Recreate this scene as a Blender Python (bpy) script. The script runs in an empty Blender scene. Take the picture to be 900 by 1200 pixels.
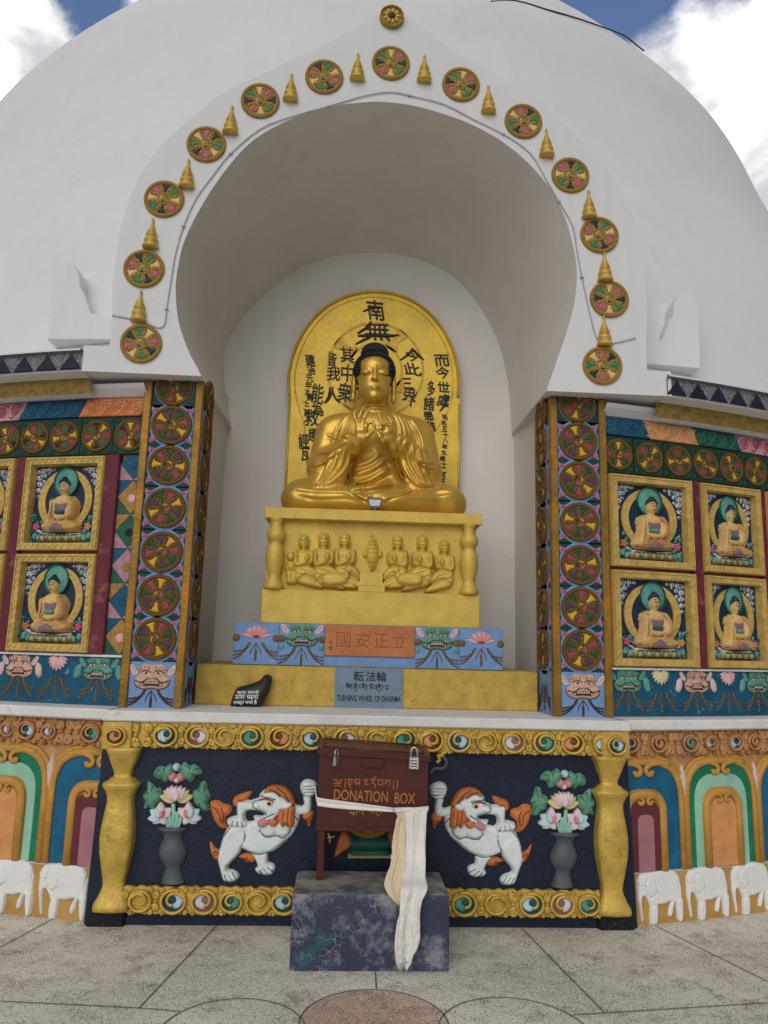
# A white Himalayan stupa with a gilded seated figure in its arched niche
SUN_E = 2.0; SKY_S = .075; CLOUD_B = 23.0; CLOUD_OFF = (0, 0, 0); EXPO = -0.28; HORIZ = .7; FRONT = .26; SUN_D = (-.24, -.83, .50); OPEN = [(110, 3, 3.6, -.14), (735, 15, 9, -.16), (30, 40, 16, .14), (860, 120, 9, .14)]
import bpy, math, random
import numpy as np
from mathutils import Vector, geometry
random.seed(7)
R_ = math.radians
SC = bpy.context.scene
COL = SC.collection
CY = 12.53                     # axis of the round stupa

# ------------------------------------------------------------------ measuring helpers (camera calibration)
FPX = 880.0
CP, CR, CW = np.radians([9.93, 1.475, 2.9])
CAM = np.array([-.187, 0, 1.6])
def ray(x, y):
    a = x-450; b = y-600
    u = a*np.cos(CR)+b*np.sin(CR); v = -a*np.sin(CR)+b*np.cos(CR)
    d = (u/FPX, 1.0, -v/FPX)
    yy = np.cos(CP)*d[1]-np.sin(CP)*d[2]; zz = np.sin(CP)*d[1]+np.cos(CP)*d[2]
    return np.array([d[0]*np.cos(CW)+yy*np.sin(CW), -d[0]*np.sin(CW)+yy*np.cos(CW), zz])
def at(x, y, Y):
    d = ray(x, y); return CAM+d*((Y-CAM[1])/d[1])
def atz(x, y, Z):
    d = ray(x, y); return CAM+d*((Z-CAM[2])/d[2])
def uv(pts, Y, o=(0, 0, 0)):
    """photo measurements -> (x, z) on the vertical plane y=Y, relative to o"""
    out = []
    for q in pts:
        p = at(q[0], q[1], Y); out.append((p[0]-o[0], p[2]-o[2]))
    return out
def zoomed(pts, ox, oy, k):
    return [(ox+p[0]*k, oy+p[1]*k) for p in pts]

# ------------------------------------------------------------------ materials
def lin(c):
    c /= 255.0
    return c/12.92 if c <= .04045 else ((c+.055)/1.055)**2.4
def rgb(r, g, b, k=1.0):
    return tuple(min(.9, lin(x)*k) for x in (r, g, b))
MATS = {}
def mat(name, col, rough=.6, metal=0.0, *, streak=0.0, var=.22, scale=9.0, bump=.15, bscale=60.0, wear=None, wear_amt=.0, wscale=6.0, spec=.35):
    if name in MATS: return MATS[name]
    m = bpy.data.materials.new(name); m.use_nodes = True
    nt = m.node_tree; N = nt.nodes; L = nt.links
    b = N['Principled BSDF']
    b.inputs['Roughness'].default_value = rough; b.inputs['Metallic'].default_value = metal
    b.inputs['Specular IOR Level'].default_value = spec
    tc = N.new('ShaderNodeTexCoord')
    def noise(s, d=4, r=.55):
        n = N.new('ShaderNodeTexNoise'); n.inputs['Scale'].default_value = s; n.inputs['Detail'].default_value = d
        n.inputs['Roughness'].default_value = r; L.new(tc.outputs['Object'], n.inputs['Vector']); return n
    def ramp(a, c, src):
        r = N.new('ShaderNodeMapRange'); r.inputs['From Min'].default_value = a; r.inputs['From Max'].default_value = c
        L.new(src, r.inputs['Value']); return r.outputs['Result']
    def mix(fac, a, c):
        x = N.new('ShaderNodeMix'); x.data_type = 'RGBA'
        if hasattr(fac, 'is_output'): L.new(fac, x.inputs['Factor'])
        else: x.inputs['Factor'].default_value = fac
        for s, i in ((a, 6), (c, 7)):
            if hasattr(s, 'is_output'): L.new(s, x.inputs[i])
            else: x.inputs[i].default_value = (*s, 1)
        return x.outputs[2]
    n1 = noise(scale, 6)
    lo = tuple(x*(1-var) for x in col); hi = tuple(min(.92, x*(1+var*.7)) for x in col)
    c = mix(ramp(.3, .7, n1.outputs['Fac']), lo, hi)
    if wear is not None:
        n2 = noise(wscale, 8, .68)
        c = mix(ramp(.62-wear_amt*.3, .72-wear_amt*.25, n2.outputs['Fac']), c, wear)
    if streak:                                                  # faint rain streaks and brush marks down a plastered face
        mp = N.new('ShaderNodeMapping'); mp.inputs['Scale'].default_value = (5.5, 5.5, .42); L.new(tc.outputs['Object'], mp.inputs[0])
        ns = N.new('ShaderNodeTexNoise'); ns.inputs['Scale'].default_value = 1.6; ns.inputs['Detail'].default_value = 8; ns.inputs['Roughness'].default_value = .62; L.new(mp.outputs[0], ns.inputs['Vector'])
        f1 = ramp(.50, .74, ns.outputs['Fac']); k = N.new('ShaderNodeMath'); k.operation = 'MULTIPLY'; L.new(f1, k.inputs[0]); k.inputs[1].default_value = streak
        c = mix(k.outputs[0], c, tuple(x*.72 for x in col))
        vo = N.new('ShaderNodeTexVoronoi'); vo.feature = 'DISTANCE_TO_EDGE'; vo.inputs['Scale'].default_value = 1.1
        nn = noise(2.5, 6); ad = N.new('ShaderNodeVectorMath'); ad.operation = 'ADD'; L.new(tc.outputs['Object'], ad.inputs[0]); L.new(nn.outputs['Color'], ad.inputs[1]); L.new(ad.outputs[0], vo.inputs['Vector'])
        cr = ramp(.004, .0, vo.outputs['Distance']); n4 = noise(.9, 3); g = ramp(.54, .62, n4.outputs['Fac']); k2 = N.new('ShaderNodeMath'); k2.operation = 'MULTIPLY'; L.new(cr, k2.inputs[0]); L.new(g, k2.inputs[1])
        k3 = N.new('ShaderNodeMath'); k3.operation = 'MULTIPLY'; L.new(k2.outputs[0], k3.inputs[0]); k3.inputs[1].default_value = .45
        c = mix(k3.outputs[0], c, tuple(x*.5 for x in col))
    L.new(c, b.inputs['Base Color'])
    if bump:
        n3 = noise(bscale, 5, .6)
        bp = N.new('ShaderNodeBump'); bp.inputs['Strength'].default_value = bump; bp.inputs['Distance'].default_value = .012
        L.new(n3.outputs['Fac'], bp.inputs['Height']); L.new(bp.outputs['Normal'], b.inputs['Normal'])
        rr = ramp(.2, .8, n3.outputs['Fac'])
        q = N.new('ShaderNodeMapRange'); q.inputs['To Min'].default_value = max(.05, rough-.08); q.inputs['To Max'].default_value = min(1, rough+.1)
        L.new(rr, q.inputs['Value']); L.new(q.outputs['Result'], b.inputs['Roughness'])
    MATS[name] = m
    return m
M = dict(
 white=mat('white_plaster', (.73, .73, .745), .75, var=.03, scale=1.3, bump=.25, bscale=26, streak=.16),
 niche=mat('niche_plaster', (.72, .70, .67), .75, var=.06, scale=1.6, streak=.2, bump=.3, bscale=18),
 ledge=mat('whitewashed_ledge', (.74, .73, .71), .75, var=.12, scale=5, bump=.5, bscale=30, wear=(.52, .49, .45), wear_amt=.05, wscale=5),
 gold=mat('gold_paint', rgb(208, 174, 84), .42, .3, var=.25, scale=14, bump=.4, bscale=55, wear=rgb(150, 116, 50), wear_amt=.0, wscale=16),
 goldp=mat('pedestal_gold_paint', rgb(214, 182, 86), .5, .2, var=.16, scale=7, bump=.3, bscale=60),
 goldflat=mat('ochre_gold_wall_paint', rgb(196, 164, 76), .6, .1, var=.22, scale=12, bump=.6, bscale=45, wear=rgb(140, 112, 52), wear_amt=.05, wscale=11),
 statue=mat('statue_gilding', rgb(212, 172, 78), .36, .55, var=.1, scale=5, bump=.06, bscale=30),
 board=mat('backboard_gilding', rgb(214, 180, 70), .42, .35, var=.2, scale=4, bump=.1, bscale=30),
 bronze=mat('bronze_inlay', rgb(172, 136, 58), .4, .6, var=.2),
 edging=mat('backboard_edging', rgb(190, 156, 66), .45, .5, var=.4, scale=30, bump=.5, bscale=60),
 hair=mat('hair_paint', rgb(30, 32, 42), .55, var=.3, scale=30),
 ink=mat('black_ink', (.012, .011, .012), .5, var=.3),
 rim=mat('medallion_gilding', rgb(176, 142, 66), .45, .35, var=.35, scale=25, bump=.4, bscale=120, wear=rgb(96, 72, 30), wear_amt=.3, wscale=30),
 rimdark=mat('aged_medallion_gilding', rgb(128, 96, 42), .5, .3, var=.4, scale=25, bump=.4, bscale=120, wear=rgb(70, 52, 28), wear_amt=.35, wscale=30),
 cream=mat('cream_enamel', rgb(222, 190, 140), .5, var=.15), yellow=mat('yellow_enamel', rgb(212, 166, 56), .5, var=.2),
 pink=mat('pink_enamel', rgb(190, 92, 130), .5, var=.25), green=mat('green_enamel', rgb(14, 130, 92), .5, var=.25),
 navy=mat('navy_enamel', rgb(24, 36, 62), .5, var=.3),
 pinkd=mat('aged_pink_paint', rgb(150, 68, 92), .6, var=.3, scale=40), greend=mat('aged_green_paint', rgb(22, 78, 56), .6, var=.35, scale=40),
 purple=mat('aged_purple_paint', rgb(68, 58, 92), .6, var=.3, scale=40),
 post=mat('worn_gilded_post', rgb(142, 108, 44), .42, .4, var=.35, scale=6, bump=.4, bscale=40, wear=rgb(180, 122, 30), wear_amt=.35, wscale=3.5),
 sky=mat('sky_blue_paint', rgb(116, 150, 198), .6, var=.18, scale=14, bump=.3, bscale=70),
 deepgreen=mat('deep_green_paint', rgb(24, 62, 50), .6, var=.4, scale=30, bump=.3), 
 rose=mat('rose_paint', rgb(200, 92, 132), .6, var=.3, scale=40),
 maroon=mat('maroon_paint', rgb(104, 38, 52), .6, var=.25, scale=10, bump=.3, wear=rgb(140, 80, 86), wear_amt=.2, wscale=9),
 mauve=mat('weathered_mauve_paint', rgb(150, 108, 112), .7, var=.3, scale=12, bump=.3),
 teal=mat('petrol_blue_paint', rgb(16, 82, 112), .55, var=.3, scale=8, bump=.3, wear=rgb(110, 165, 190), wear_amt=.04, wscale=18),
 framegold=mat('relief_frame_gold', rgb(206, 174, 98), .55, .1, var=.25, scale=20, bump=.5, bscale=90),
 night=mat('relief_night_blue', rgb(26, 48, 70), .55, var=.35, scale=20),
 halo=mat('halo_green', rgb(96, 158, 142), .5, var=.25, scale=18), halod=mat('halo_dark_green', rgb(38, 98, 88), .5, var=.25, scale=18),
 flesh=mat('relief_flesh_gold', rgb(220, 182, 112), .5, .0, var=.18, scale=20), robe=mat('relief_robe_orange', rgb(196, 150, 98), .55, var=.2, scale=20),
 violet=mat('relief_violet', rgb(140, 108, 116), .55, var=.25), leaf=mat('relief_leaf_teal', rgb(104, 158, 148), .55, var=.45, scale=40),
 cloud=mat('relief_cloud_white', rgb(214, 218, 224), .6, var=.12), lotusg=mat('relief_lotus_olive', rgb(178, 166, 112), .6, var=.25, scale=35),
 peach=mat('peach_paint', rgb(214, 150, 96), .6, var=.2, scale=14), orange=mat('orange_paint', rgb(196, 112, 62), .6, var=.22, scale=16, bump=.3),
 black=mat('midnight_wall_paint', rgb(18, 30, 52), .45, var=.35, scale=5, bump=.35, bscale=30, wear=rgb(40, 62, 84), wear_amt=.03, wscale=7),
 wornblack=mat('chipped_plinth_foot', rgb(14, 18, 28), .6, var=.5, scale=20, bump=.6, bscale=40, wear=rgb(70, 70, 68), wear_amt=.12, wscale=40),
 lion=mat('lion_white', rgb(226, 232, 230), .55, var=.08, scale=16, bump=.4, bscale=34), lionline=mat('lion_teal_outline', rgb(62, 128, 128), .55, var=.2),
 mane=mat('lion_orange', rgb(204, 118, 62), .55, var=.25, scale=25), red=mat('red_paint', rgb(180, 54, 52), .5),
 vase=mat('slate_vase_paint', rgb(84, 92, 98), .45, var=.2, scale=12, bump=.3, bscale=40),
 leafg=mat('leaf_green_paint', rgb(98, 152, 126), .55, var=.35, scale=35, bump=.3), stem=mat('pale_stem_green', rgb(150, 196, 176), .55, var=.2),
 petal=mat('pale_pink_petal', rgb(228, 206, 208), .55, var=.12), petalc=mat('cream_petal', rgb(216, 200, 150), .5, var=.15), petalb=mat('ice_blue_petal', rgb(190, 214, 220), .55, var=.12),
 bud=mat('coral_bud', rgb(208, 140, 144), .5, var=.2),
 tan=mat('tan_scroll_paint', rgb(190, 140, 92), .6, var=.22, scale=16, bump=.35), tanline=mat('brown_scroll_shade', rgb(120, 70, 36), .6, var=.3),
 archgold=mat('arch_ochre_paint', rgb(196, 146, 68), .55, var=.2, scale=10, bump=.35), archgreen=mat('arch_green_paint', rgb(22, 122, 88), .5, var=.25, scale=9), archpale=mat('arch_pale_green_paint', rgb(150, 200, 176), .5, var=.15, scale=9),
 archblue=mat('arch_blue_paint', rgb(20, 96, 132), .5, var=.25, scale=8), archmaroon=mat('arch_maroon_paint', rgb(102, 42, 56), .55, var=.2, scale=8), archpink=mat('arch_dusty_pink_paint', rgb(170, 116, 124), .55, var=.2, scale=8),
 elephant=mat('elephant_white', (.80, .80, .79), .7, var=.08, scale=8, bump=.35, bscale=30, wear=(.62, .56, .48), wear_amt=.08, wscale=9), elback=mat('elephant_band_ochre', rgb(186, 146, 82), .65, var=.2, scale=8, bump=.3),
 box=mat('box_maroon_enamel', rgb(80, 36, 30), .38, .05, var=.2, scale=5, bump=.08, bscale=30), boxtext=mat('box_ochre_lettering', rgb(176, 116, 50), .5, var=.2),
 steel=mat('padlock_steel', (.62, .62, .62), .28, .95, var=.12), iron=mat('lamp_iron', (.10, .10, .11), .4, .5), glass=mat('lamp_glass', (.42, .42, .45), .15, .3),
 scarf=mat('white_scarf_silk', (.80, .78, .73), .6, var=.05, bump=.12, bscale=200), scarfc=mat('cream_scarf_silk', rgb(226, 208, 176), .6, var=.08, bump=.12, bscale=200),
 plaque=mat('terracotta_plaque', rgb(186, 116, 72), .6, var=.14, scale=9, bump=.2), plaqueline=mat('incised_brown', rgb(136, 74, 40), .6),
 signb=mat('grey_blue_sign', rgb(118, 136, 156), .55, var=.16, scale=6, bump=.15), stone=mat('painted_black_stone', (.022, .021, .02), .5, var=.4, scale=20, bump=.5, bscale=30, wear=(.06, .035, .02), wear_amt=.2, wscale=14), whitepaint=mat('white_lettering', (.8, .8, .78), .6),
 cable=mat('grey_conduit', (.46, .47, .49), .5), blackcable=mat('black_dome_cable', (.05, .035, .03), .6),
 garland=mat('garland_brown', rgb(112, 92, 62), .6, var=.3, scale=50), corn=mat('cornice_ochre', rgb(150, 124, 62), .6, .1, var=.4, scale=25, bump=.6, bscale=50), 
 tri=mat('cornice_navy', rgb(26, 34, 56), .55, var=.3, scale=14), speck=mat('cornice_speckle', rgb(136, 136, 138), .8, var=.5, scale=90, bump=.3, wear=rgb(70, 72, 80), wear_amt=.45, wscale=70),
 mgreen=mat('mask_green', rgb(92, 150, 128), .55, var=.25, scale=40), mflesh=mat('mask_flesh', rgb(208, 166, 142), .55, var=.25, scale=40), mline=mat('mask_dark_line', rgb(74, 54, 42), .6), mpale=mat('mask_pale', rgb(216, 188, 180), .55, var=.15),
 lotus=mat('frieze_lotus_pink', rgb(222, 178, 180), .55, var=.2, scale=40),
)

# ------------------------------------------------------------------ mesh builder; relief coordinates are (u right, v up, n towards the viewer)
class MB:
    def __init__(s, T=None):
        s.v = []; s.f = []; s.m = []; s.s = []; s.T = T
    def raw(s, vs, fs, mi=0, smooth=True):
        o = len(s.v); s.v.extend(tuple(map(float, p)) for p in vs)
        for f in fs:
            s.f.append(tuple(i+o for i in f)); s.m.append(mi); s.s.append(smooth)
        return s
    def add(s, vs, fs, mi=0, smooth=True):
        if s.T: return s.raw([s.T(*p) for p in vs], fs, mi, smooth)
        return s.raw([(p[0], -p[2], p[1]) for p in vs], fs, mi, smooth)
    def build(s, name, mats, parent=None, loc=(0, 0, 0)):
        me = bpy.data.meshes.new(name); me.from_pydata(s.v, [], s.f)
        if not isinstance(mats, (list, tuple)): mats = [mats]
        for m in mats: me.materials.append(M[m] if isinstance(m, str) else m)
        me.polygons.foreach_set('material_index', s.m); me.polygons.foreach_set('use_smooth', s.s)
        me.update()
        o = bpy.data.objects.new(name, me); COL.objects.link(o); o.location = loc
        if parent: o.parent = parent
        return o
    # ---- solids in plain x, y, z
    def box(s, x0, x1, y0, y1, z0, z1, mi=0, b=0.0):
        if b <= 0:
            vs = [(x, y, z) for z in (z0, z1) for y in (y0, y1) for x in (x0, x1)]
            return s.raw(vs, [(0, 2, 3, 1), (4, 5, 7, 6), (0, 1, 5, 4), (2, 6, 7, 3), (0, 4, 6, 2), (1, 3, 7, 5)], mi, False)
        vs = []; ids = {}
        for a in range(3):
            for sx in (0, 1):
                for sy in (0, 1):
                    for sz in (0, 1):
                        p = [x0+b if sx == 0 else x1-b, y0+b if sy == 0 else y1-b, z0+b if sz == 0 else z1-b]
                        p[a] = (x0, y0, z0)[a] if (sx, sy, sz)[a] == 0 else (x1, y1, z1)[a]
                        ids[(a, sx, sy, sz)] = len(vs); vs.append(p)
        fs = []
        c = np.array([(x0+x1)/2, (y0+y1)/2, (z0+z1)/2])
        def face(l):
            P = np.array([vs[i] for i in l]); n = np.cross(P[1]-P[0], P[2]-P[0])
            fs.append(tuple(l) if n@(P.mean(0)-c) > 0 else tuple(l[::-1]))
        for a in range(3):
            o = [k for k in range(3) if k != a]
            for e in (0, 1):
                l = []
                for (p, q) in ((0, 0), (1, 0), (1, 1), (0, 1)):
                    k = [0, 0, 0]; k[a] = e; k[o[0]] = p; k[o[1]] = q; l.append(ids[(a, *k)])
                face(l)
        for a in range(3):
            for b2 in range(a+1, 3):
                c3 = 3-a-b2
                for e in (0, 1):
                    for g in (0, 1):
                        k = [0, 0, 0]; k[a] = e; k[b2] = g
                        k0 = list(k); k1 = list(k); k0[c3] = 0; k1[c3] = 1
                        face([ids[(a, *k0)], ids[(a, *k1)], ids[(b2, *k1)], ids[(b2, *k0)]])
        for sx in (0, 1):
            for sy in (0, 1):
                for sz in (0, 1): face([ids[(a, sx, sy, sz)] for a in range(3)])
        return s.raw(vs, fs, mi, False)
    def lathe_z(s, prof, cx=0, cy=0, seg=24, mi=0, smooth=True, square=0.0):
        vs = []; n = len(prof)
        for r, z in prof:
            for k in range(seg):
                a = 2*math.pi*k/seg; q = 1.0
                if square: q = 1+square*(1/max(abs(math.cos(a)), abs(math.sin(a)))-1)
                vs.append((cx+r*q*math.cos(a), cy+r*q*math.sin(a), z))
        fs = [(i*seg+k, i*seg+(k+1) % seg, (i+1)*seg+(k+1) % seg, (i+1)*seg+k) for i in range(n-1) for k in range(seg)]
        fs.append(tuple((n-1)*seg+k for k in range(seg))); fs.append(tuple(k for k in reversed(range(seg))))
        return s.raw(vs, fs, mi, smooth)
    def pipe(s, pts, rad, seg=8, mi=0, flat=1.0, raw=True, cap=True):
        """tube along 3-D points (plain xyz when raw, else u, v, n)"""
        P = np.array(pts, float); n = len(P)
        rad = [rad]*n if np.isscalar(rad) else list(rad)
        T = np.gradient(P, axis=0); T /= np.linalg.norm(T, axis=1)[:, None]+1e-12
        up = np.array([0, 1.0, 0]) if raw else np.array([0, 0, 1.0])
        vs = []
        for i in range(n):
            a = np.cross(T[i], up)
            if np.linalg.norm(a) < 1e-3: a = np.cross(T[i], (1.0, 0, 0.01))
            a /= np.linalg.norm(a); b = np.cross(a, T[i])
            for k in range(seg):
                t = 2*math.pi*k/seg
                vs.append(P[i]+rad[i]*(a*math.cos(t)+b*flat*math.sin(t)))
        fs = [(i*seg+k, i*seg+(k+1) % seg, (i+1)*seg+(k+1) % seg, (i+1)*seg+k) for i in range(n-1) for k in range(seg)]
        if cap: fs += [tuple(reversed(range(seg))), tuple((n-1)*seg+k for k in range(seg))]
        return (s.raw if raw else s.add)(vs, fs, mi, True)
    # ---- reliefs
    def plate(s, poly, n0=0.0, n1=.01, bev=.003, mi=0, smooth=False):
        P = ccw(poly); k = len(P); I = inset(P, bev) if bev else P
        vs = [(p[0], p[1], n0) for p in P]+[(p[0], p[1], n1-bev) for p in P]+[(p[0], p[1], n1) for p in I]
        fs = []
        for i in range(k):
            j = (i+1) % k
            fs += [(i, j, k+j, k+i), (k+i, k+j, 2*k+j, 2*k+i)]
        fs += [tuple(2*k+i for i in t) for t in fill(I)]
        return s.add(vs, fs, mi, smooth)
    def puff(s, poly, H=.02, r=.03, n0=0.0, step=None, mi=0, base=.01, smooth_in=0):
        """a polygon swelling out of the wall: rounded edges, flat or domed top"""
        P = np.array(ccw(poly)); L = np.linalg.norm(np.roll(P, -1, 0)-P, axis=1)
        ext = min(np.ptp(P[:, 0]), np.ptp(P[:, 1]))
        step = step or max(.0025, min(r*.5, ext/5))
        Q = []
        for i in range(len(P)):
            m = max(1, int(math.ceil(L[i]/(step*1.3))))
            for t in range(m): Q.append(P[i]+(P[(i+1) % len(P)]-P[i])*t/m)
        Q = np.array(Q)
        x0, z0 = Q.min(0); x1, z1 = Q.max(0)
        gx, gz = np.meshgrid(np.arange(x0, x1, step), np.arange(z0, z1, step*.87))
        gx = gx+(np.arange(gx.shape[0]) % 2)[:, None]*step/2
        G = np.stack([gx.ravel(), gz.ravel()], 1)
        d = sdist(G, Q); G = G[d < -.45*step]
        A = [Vector(q) for q in Q]+[Vector(q) for q in G]
        nb = len(Q)
        try:
            vo, eo, fo, _, _, _ = geometry.delaunay_2d_cdt(A, [(i, (i+1) % nb) for i in range(nb)], [], 1, 1e-6)
        except Exception:
            return s.plate(poly, n0, n0+H, min(.003, H*.4), mi)
        V = np.array([tuple(v) for v in vo]); dd = np.maximum(-sdist(V, Q), 0)
        dd[dd < 1e-5] = 0
        t = np.minimum(dd/r, 1); h = n0+H*np.sqrt(np.maximum(0, 1-(1-t)**2))
        vs = [(V[i, 0], V[i, 1], h[i]) for i in range(len(V))]
        fs = []
        for f in fo:
            a, b, c = (V[i] for i in f[:3])
            fs.append(tuple(f) if (b[0]-a[0])*(c[1]-a[1])-(b[1]-a[1])*(c[0]-a[0]) > 0 else tuple(reversed(f)))
        s.add(vs, fs, mi, True)
        if base:
            vs = [(q[0], q[1], n0) for q in Q]+[(q[0], q[1], n0-base) for q in Q]
            s.add(vs, [(nb+i, nb+(i+1) % nb, (i+1) % nb, i) for i in range(nb)], mi, True)
        return s
    def line(s, pts, w=.004, n=.0, mi=0, flat=.7, taper=False, smooth=3, seg=6):
        P = spline(pts, smooth) if smooth and len(pts) > 2 else pts
        k = len(P); rad = [w*(1 if not taper else max(.15, math.sin(math.pi*min(.97, max(.06, i/(k-1)))))) for i in range(k)]
        return s.pipe([(p[0], p[1], p[2] if len(p) > 2 else n) for p in P], rad, seg, mi, flat, raw=False)
    def disc(s, prof, cu=0, cv=0, seg=32, mi=0, n0=0, smooth=False, ku=1.0, kv=1.0, rib=0):
        """lathe about the n axis; prof = [(r, n)] from the centre outwards"""
        vs = []; n = len(prof)
        for j, (r, h) in enumerate(prof):
            for k in range(seg):
                a = 2*math.pi*k/seg; hh = h-(rib if (rib and k % 2 and 0 < j < n-1 and r > .8*prof[-1][0]) else 0)
                vs.append((cu+r*ku*math.cos(a), cv+r*kv*math.sin(a), n0+hh))
        fs = [(i*seg+k, (i+1)*seg+k, (i+1)*seg+(k+1) % seg, i*seg+(k+1) % seg) for i in range(n-1) for k in range(seg)]
        if prof[0][0] > 0: pass
        return s.add(vs, fs, mi, smooth)
    def band(s, outer, inner, n0, n1, mi=0, smooth=False):
        """flat raised ring between two loops with the same point count (both counter-clockwise)"""
        k = len(outer)
        vs = [(*p, n0) for p in outer]+[(*p, n1) for p in outer]+[(*p, n1) for p in inner]+[(*p, n0) for p in inner]
        fs = []
        for i in range(k):
            j = (i+1) % k
            fs += [(i, j, k+j, k+i), (k+i, k+j, 2*k+j, 2*k+i), (2*k+i, 2*k+j, 3*k+j, 3*k+i)]
        return s.add(vs, fs, mi, smooth)
    def text(s, txt, cu, cv, size, n=.002, ext=.001, mi=0, bold=0.0, width=None, rot=0.0, shear=0.0, spacing=1.0):
        c = bpy.data.curves.new('lettering', 'FONT'); c.body = txt; c.size = 1.0; c.align_x = 'CENTER'; c.align_y = 'CENTER'
        c.offset = bold; c.resolution_u = 3; c.shear = shear; c.space_character = spacing
        o = bpy.data.objects.new('lettering', c); COL.objects.link(o)
        me = bpy.data.meshes.new_from_object(o.evaluated_get(bpy.context.evaluated_depsgraph_get()))
        V = np.array([tuple(v.co) for v in me.vertices]); F = [tuple(p.vertices) for p in me.polygons]
        bpy.data.objects.remove(o); bpy.data.curves.remove(c); bpy.data.meshes.remove(me)
        if not len(V): return s
        V = V[:, :2]-(V[:, :2].max(0)+V[:, :2].min(0))/2
        e = np.ptp(V, axis=0); k = size/e[1] if width is None else None
        if width is not None: V = V*np.array([width/e[0], size/e[1]])
        else: V = V*k
        ca, sa = math.cos(rot), math.sin(rot)
        V = np.stack([V[:, 0]*ca-V[:, 1]*sa+cu, V[:, 0]*sa+V[:, 1]*ca+cv], 1)
        m = len(V)
        ed = {}
        for f in F:
            for i in range(len(f)):
                a, b = f[i], f[(i+1) % len(f)]; ed[(a, b)] = 1
        bnd = [(a, b) for (a, b) in ed if (b, a) not in ed]
        vs = [(*p, n+ext) for p in V]+[(*p, n-.002) for p in V]
        fl = []
        for f in F:
            A = sum((V[f[i]][0]*V[f[(i+1) % len(f)]][1]-V[f[(i+1) % len(f)]][0]*V[f[i]][1]) for i in range(len(f)))
            fl.append(f if A > 0 else tuple(reversed(f)))
        return s.add(vs, fl+[(b, a, a+m, b+m) for a, b in bnd], mi, False)

def ccw(P):
    P = [tuple(p[:2]) for p in P]
    A = sum(P[i][0]*P[(i+1) % len(P)][1]-P[(i+1) % len(P)][0]*P[i][1] for i in range(len(P)))
    return P if A > 0 else P[::-1]
def inset(P, d):
    out = []; k = len(P)
    for i in range(k):
        a = np.array(P[i-1]); b = np.array(P[i]); c = np.array(P[(i+1) % k])
        e1 = b-a; e2 = c-b
        n1 = np.array([-e1[1], e1[0]])/(np.linalg.norm(e1)+1e-12); n2 = np.array([-e2[1], e2[0]])/(np.linalg.norm(e2)+1e-12)
        m = n1+n2; q = m@m
        m = m*2/q if q > .25 else n1
        out.append(tuple(b+m*d))
    return out
def fill(P):
    return [tuple(t) for t in fill_(P)]
def fill_(P):
    r = geometry.tessellate_polygon([[Vector((p[0], p[1], 0)) for p in P]])
    out = []
    for t in r:
        a, b, c = (P[i] for i in t)
        out.append(t if (b[0]-a[0])*(c[1]-a[1])-(b[1]-a[1])*(c[0]-a[0]) > 0 else t[::-1])
    return out
def sdist(G, Q):
    """signed distance to a closed polygon, negative inside"""
    G = np.asarray(G, float); Q = np.asarray(Q, float)
    d = np.full(len(G), 1e9); ins = np.zeros(len(G), bool)
    for i in range(len(Q)):
        a = Q[i]; b = Q[(i+1) % len(Q)]; ab = b-a
        t = np.clip(((G-a)@ab)/(ab@ab+1e-18), 0, 1)
        e = G-a-t[:, None]*ab; d = np.minimum(d, e[:, 0]**2+e[:, 1]**2)
        c = ((a[1] > G[:, 1]) != (b[1] > G[:, 1]))
        if c.any():
            xx = a[0]+(G[:, 1]-a[1])/(b[1]-a[1]+1e-18)*ab[0]; ins ^= c & (G[:, 0] < xx)
    d = np.sqrt(d); return np.where(ins, -d, d)
def spline(pts, m=4, closed=False):
    P = np.array(pts, float); n = len(P); out = []
    for i in range(n if closed else n-1):
        p0 = P[(i-1) % n] if closed or i > 0 else 2*P[0]-P[1]
        p1 = P[i]; p2 = P[(i+1) % n]; p3 = P[(i+2) % n] if closed or i+2 < n else 2*P[-1]-P[-2]
        for k in range(m):
            t = k/m
            out.append(.5*((2*p1)+(-p0+p2)*t+(2*p0-5*p1+4*p2-p3)*t*t+(-p0+3*p1-3*p2+p3)*t**3))
    if not closed: out.append(P[-1])
    return [tuple(p) for p in out]
def blob(pts, m=3): return spline(pts, m, True)
def oval(cu, cv, ru, rv=None, seg=24, rot=0.0):
    rv = rv or ru; o = []
    for k in range(seg):
        a = 2*math.pi*k/seg; x = ru*math.cos(a); y = rv*math.sin(a)
        o.append((cu+x*math.cos(rot)-y*math.sin(rot), cv+x*math.sin(rot)+y*math.cos(rot)))
    return o
def rect(u0, u1, v0, v1): return [(u0, v0), (u1, v0), (u1, v1), (u0, v1)]
def leafshape(cu, cv, L, w, ang, tip=1.0, seg=9):
    """petal from its base point outwards"""
    a = []; b = []
    for i in range(seg+1):
        t = i/seg; ww = w*math.sin(math.pi*min(1, t**.8))**.8 if 0 < t < 1 else 0
        a.append((t*L, ww)); b.append((t*L, -ww))
    P = a[:-1]+[a[-1]]+b[1:-1][::-1]
    c, s = math.cos(ang), math.sin(ang)
    return [(cu+x*c-y*s, cv+x*s+y*c) for x, y in P]
def spiral(cu, cv, r, turns=1.6, a0=0.0, dirn=1, n=22, r1=.12):
    return [(cu+(r+(r*r1-r)*t)*math.cos(a0+dirn*2*math.pi*turns*t), cv+(r+(r*r1-r)*t)*math.sin(a0+dirn*2*math.pi*turns*t)) for t in (i/n for i in range(n+1))]
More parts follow.
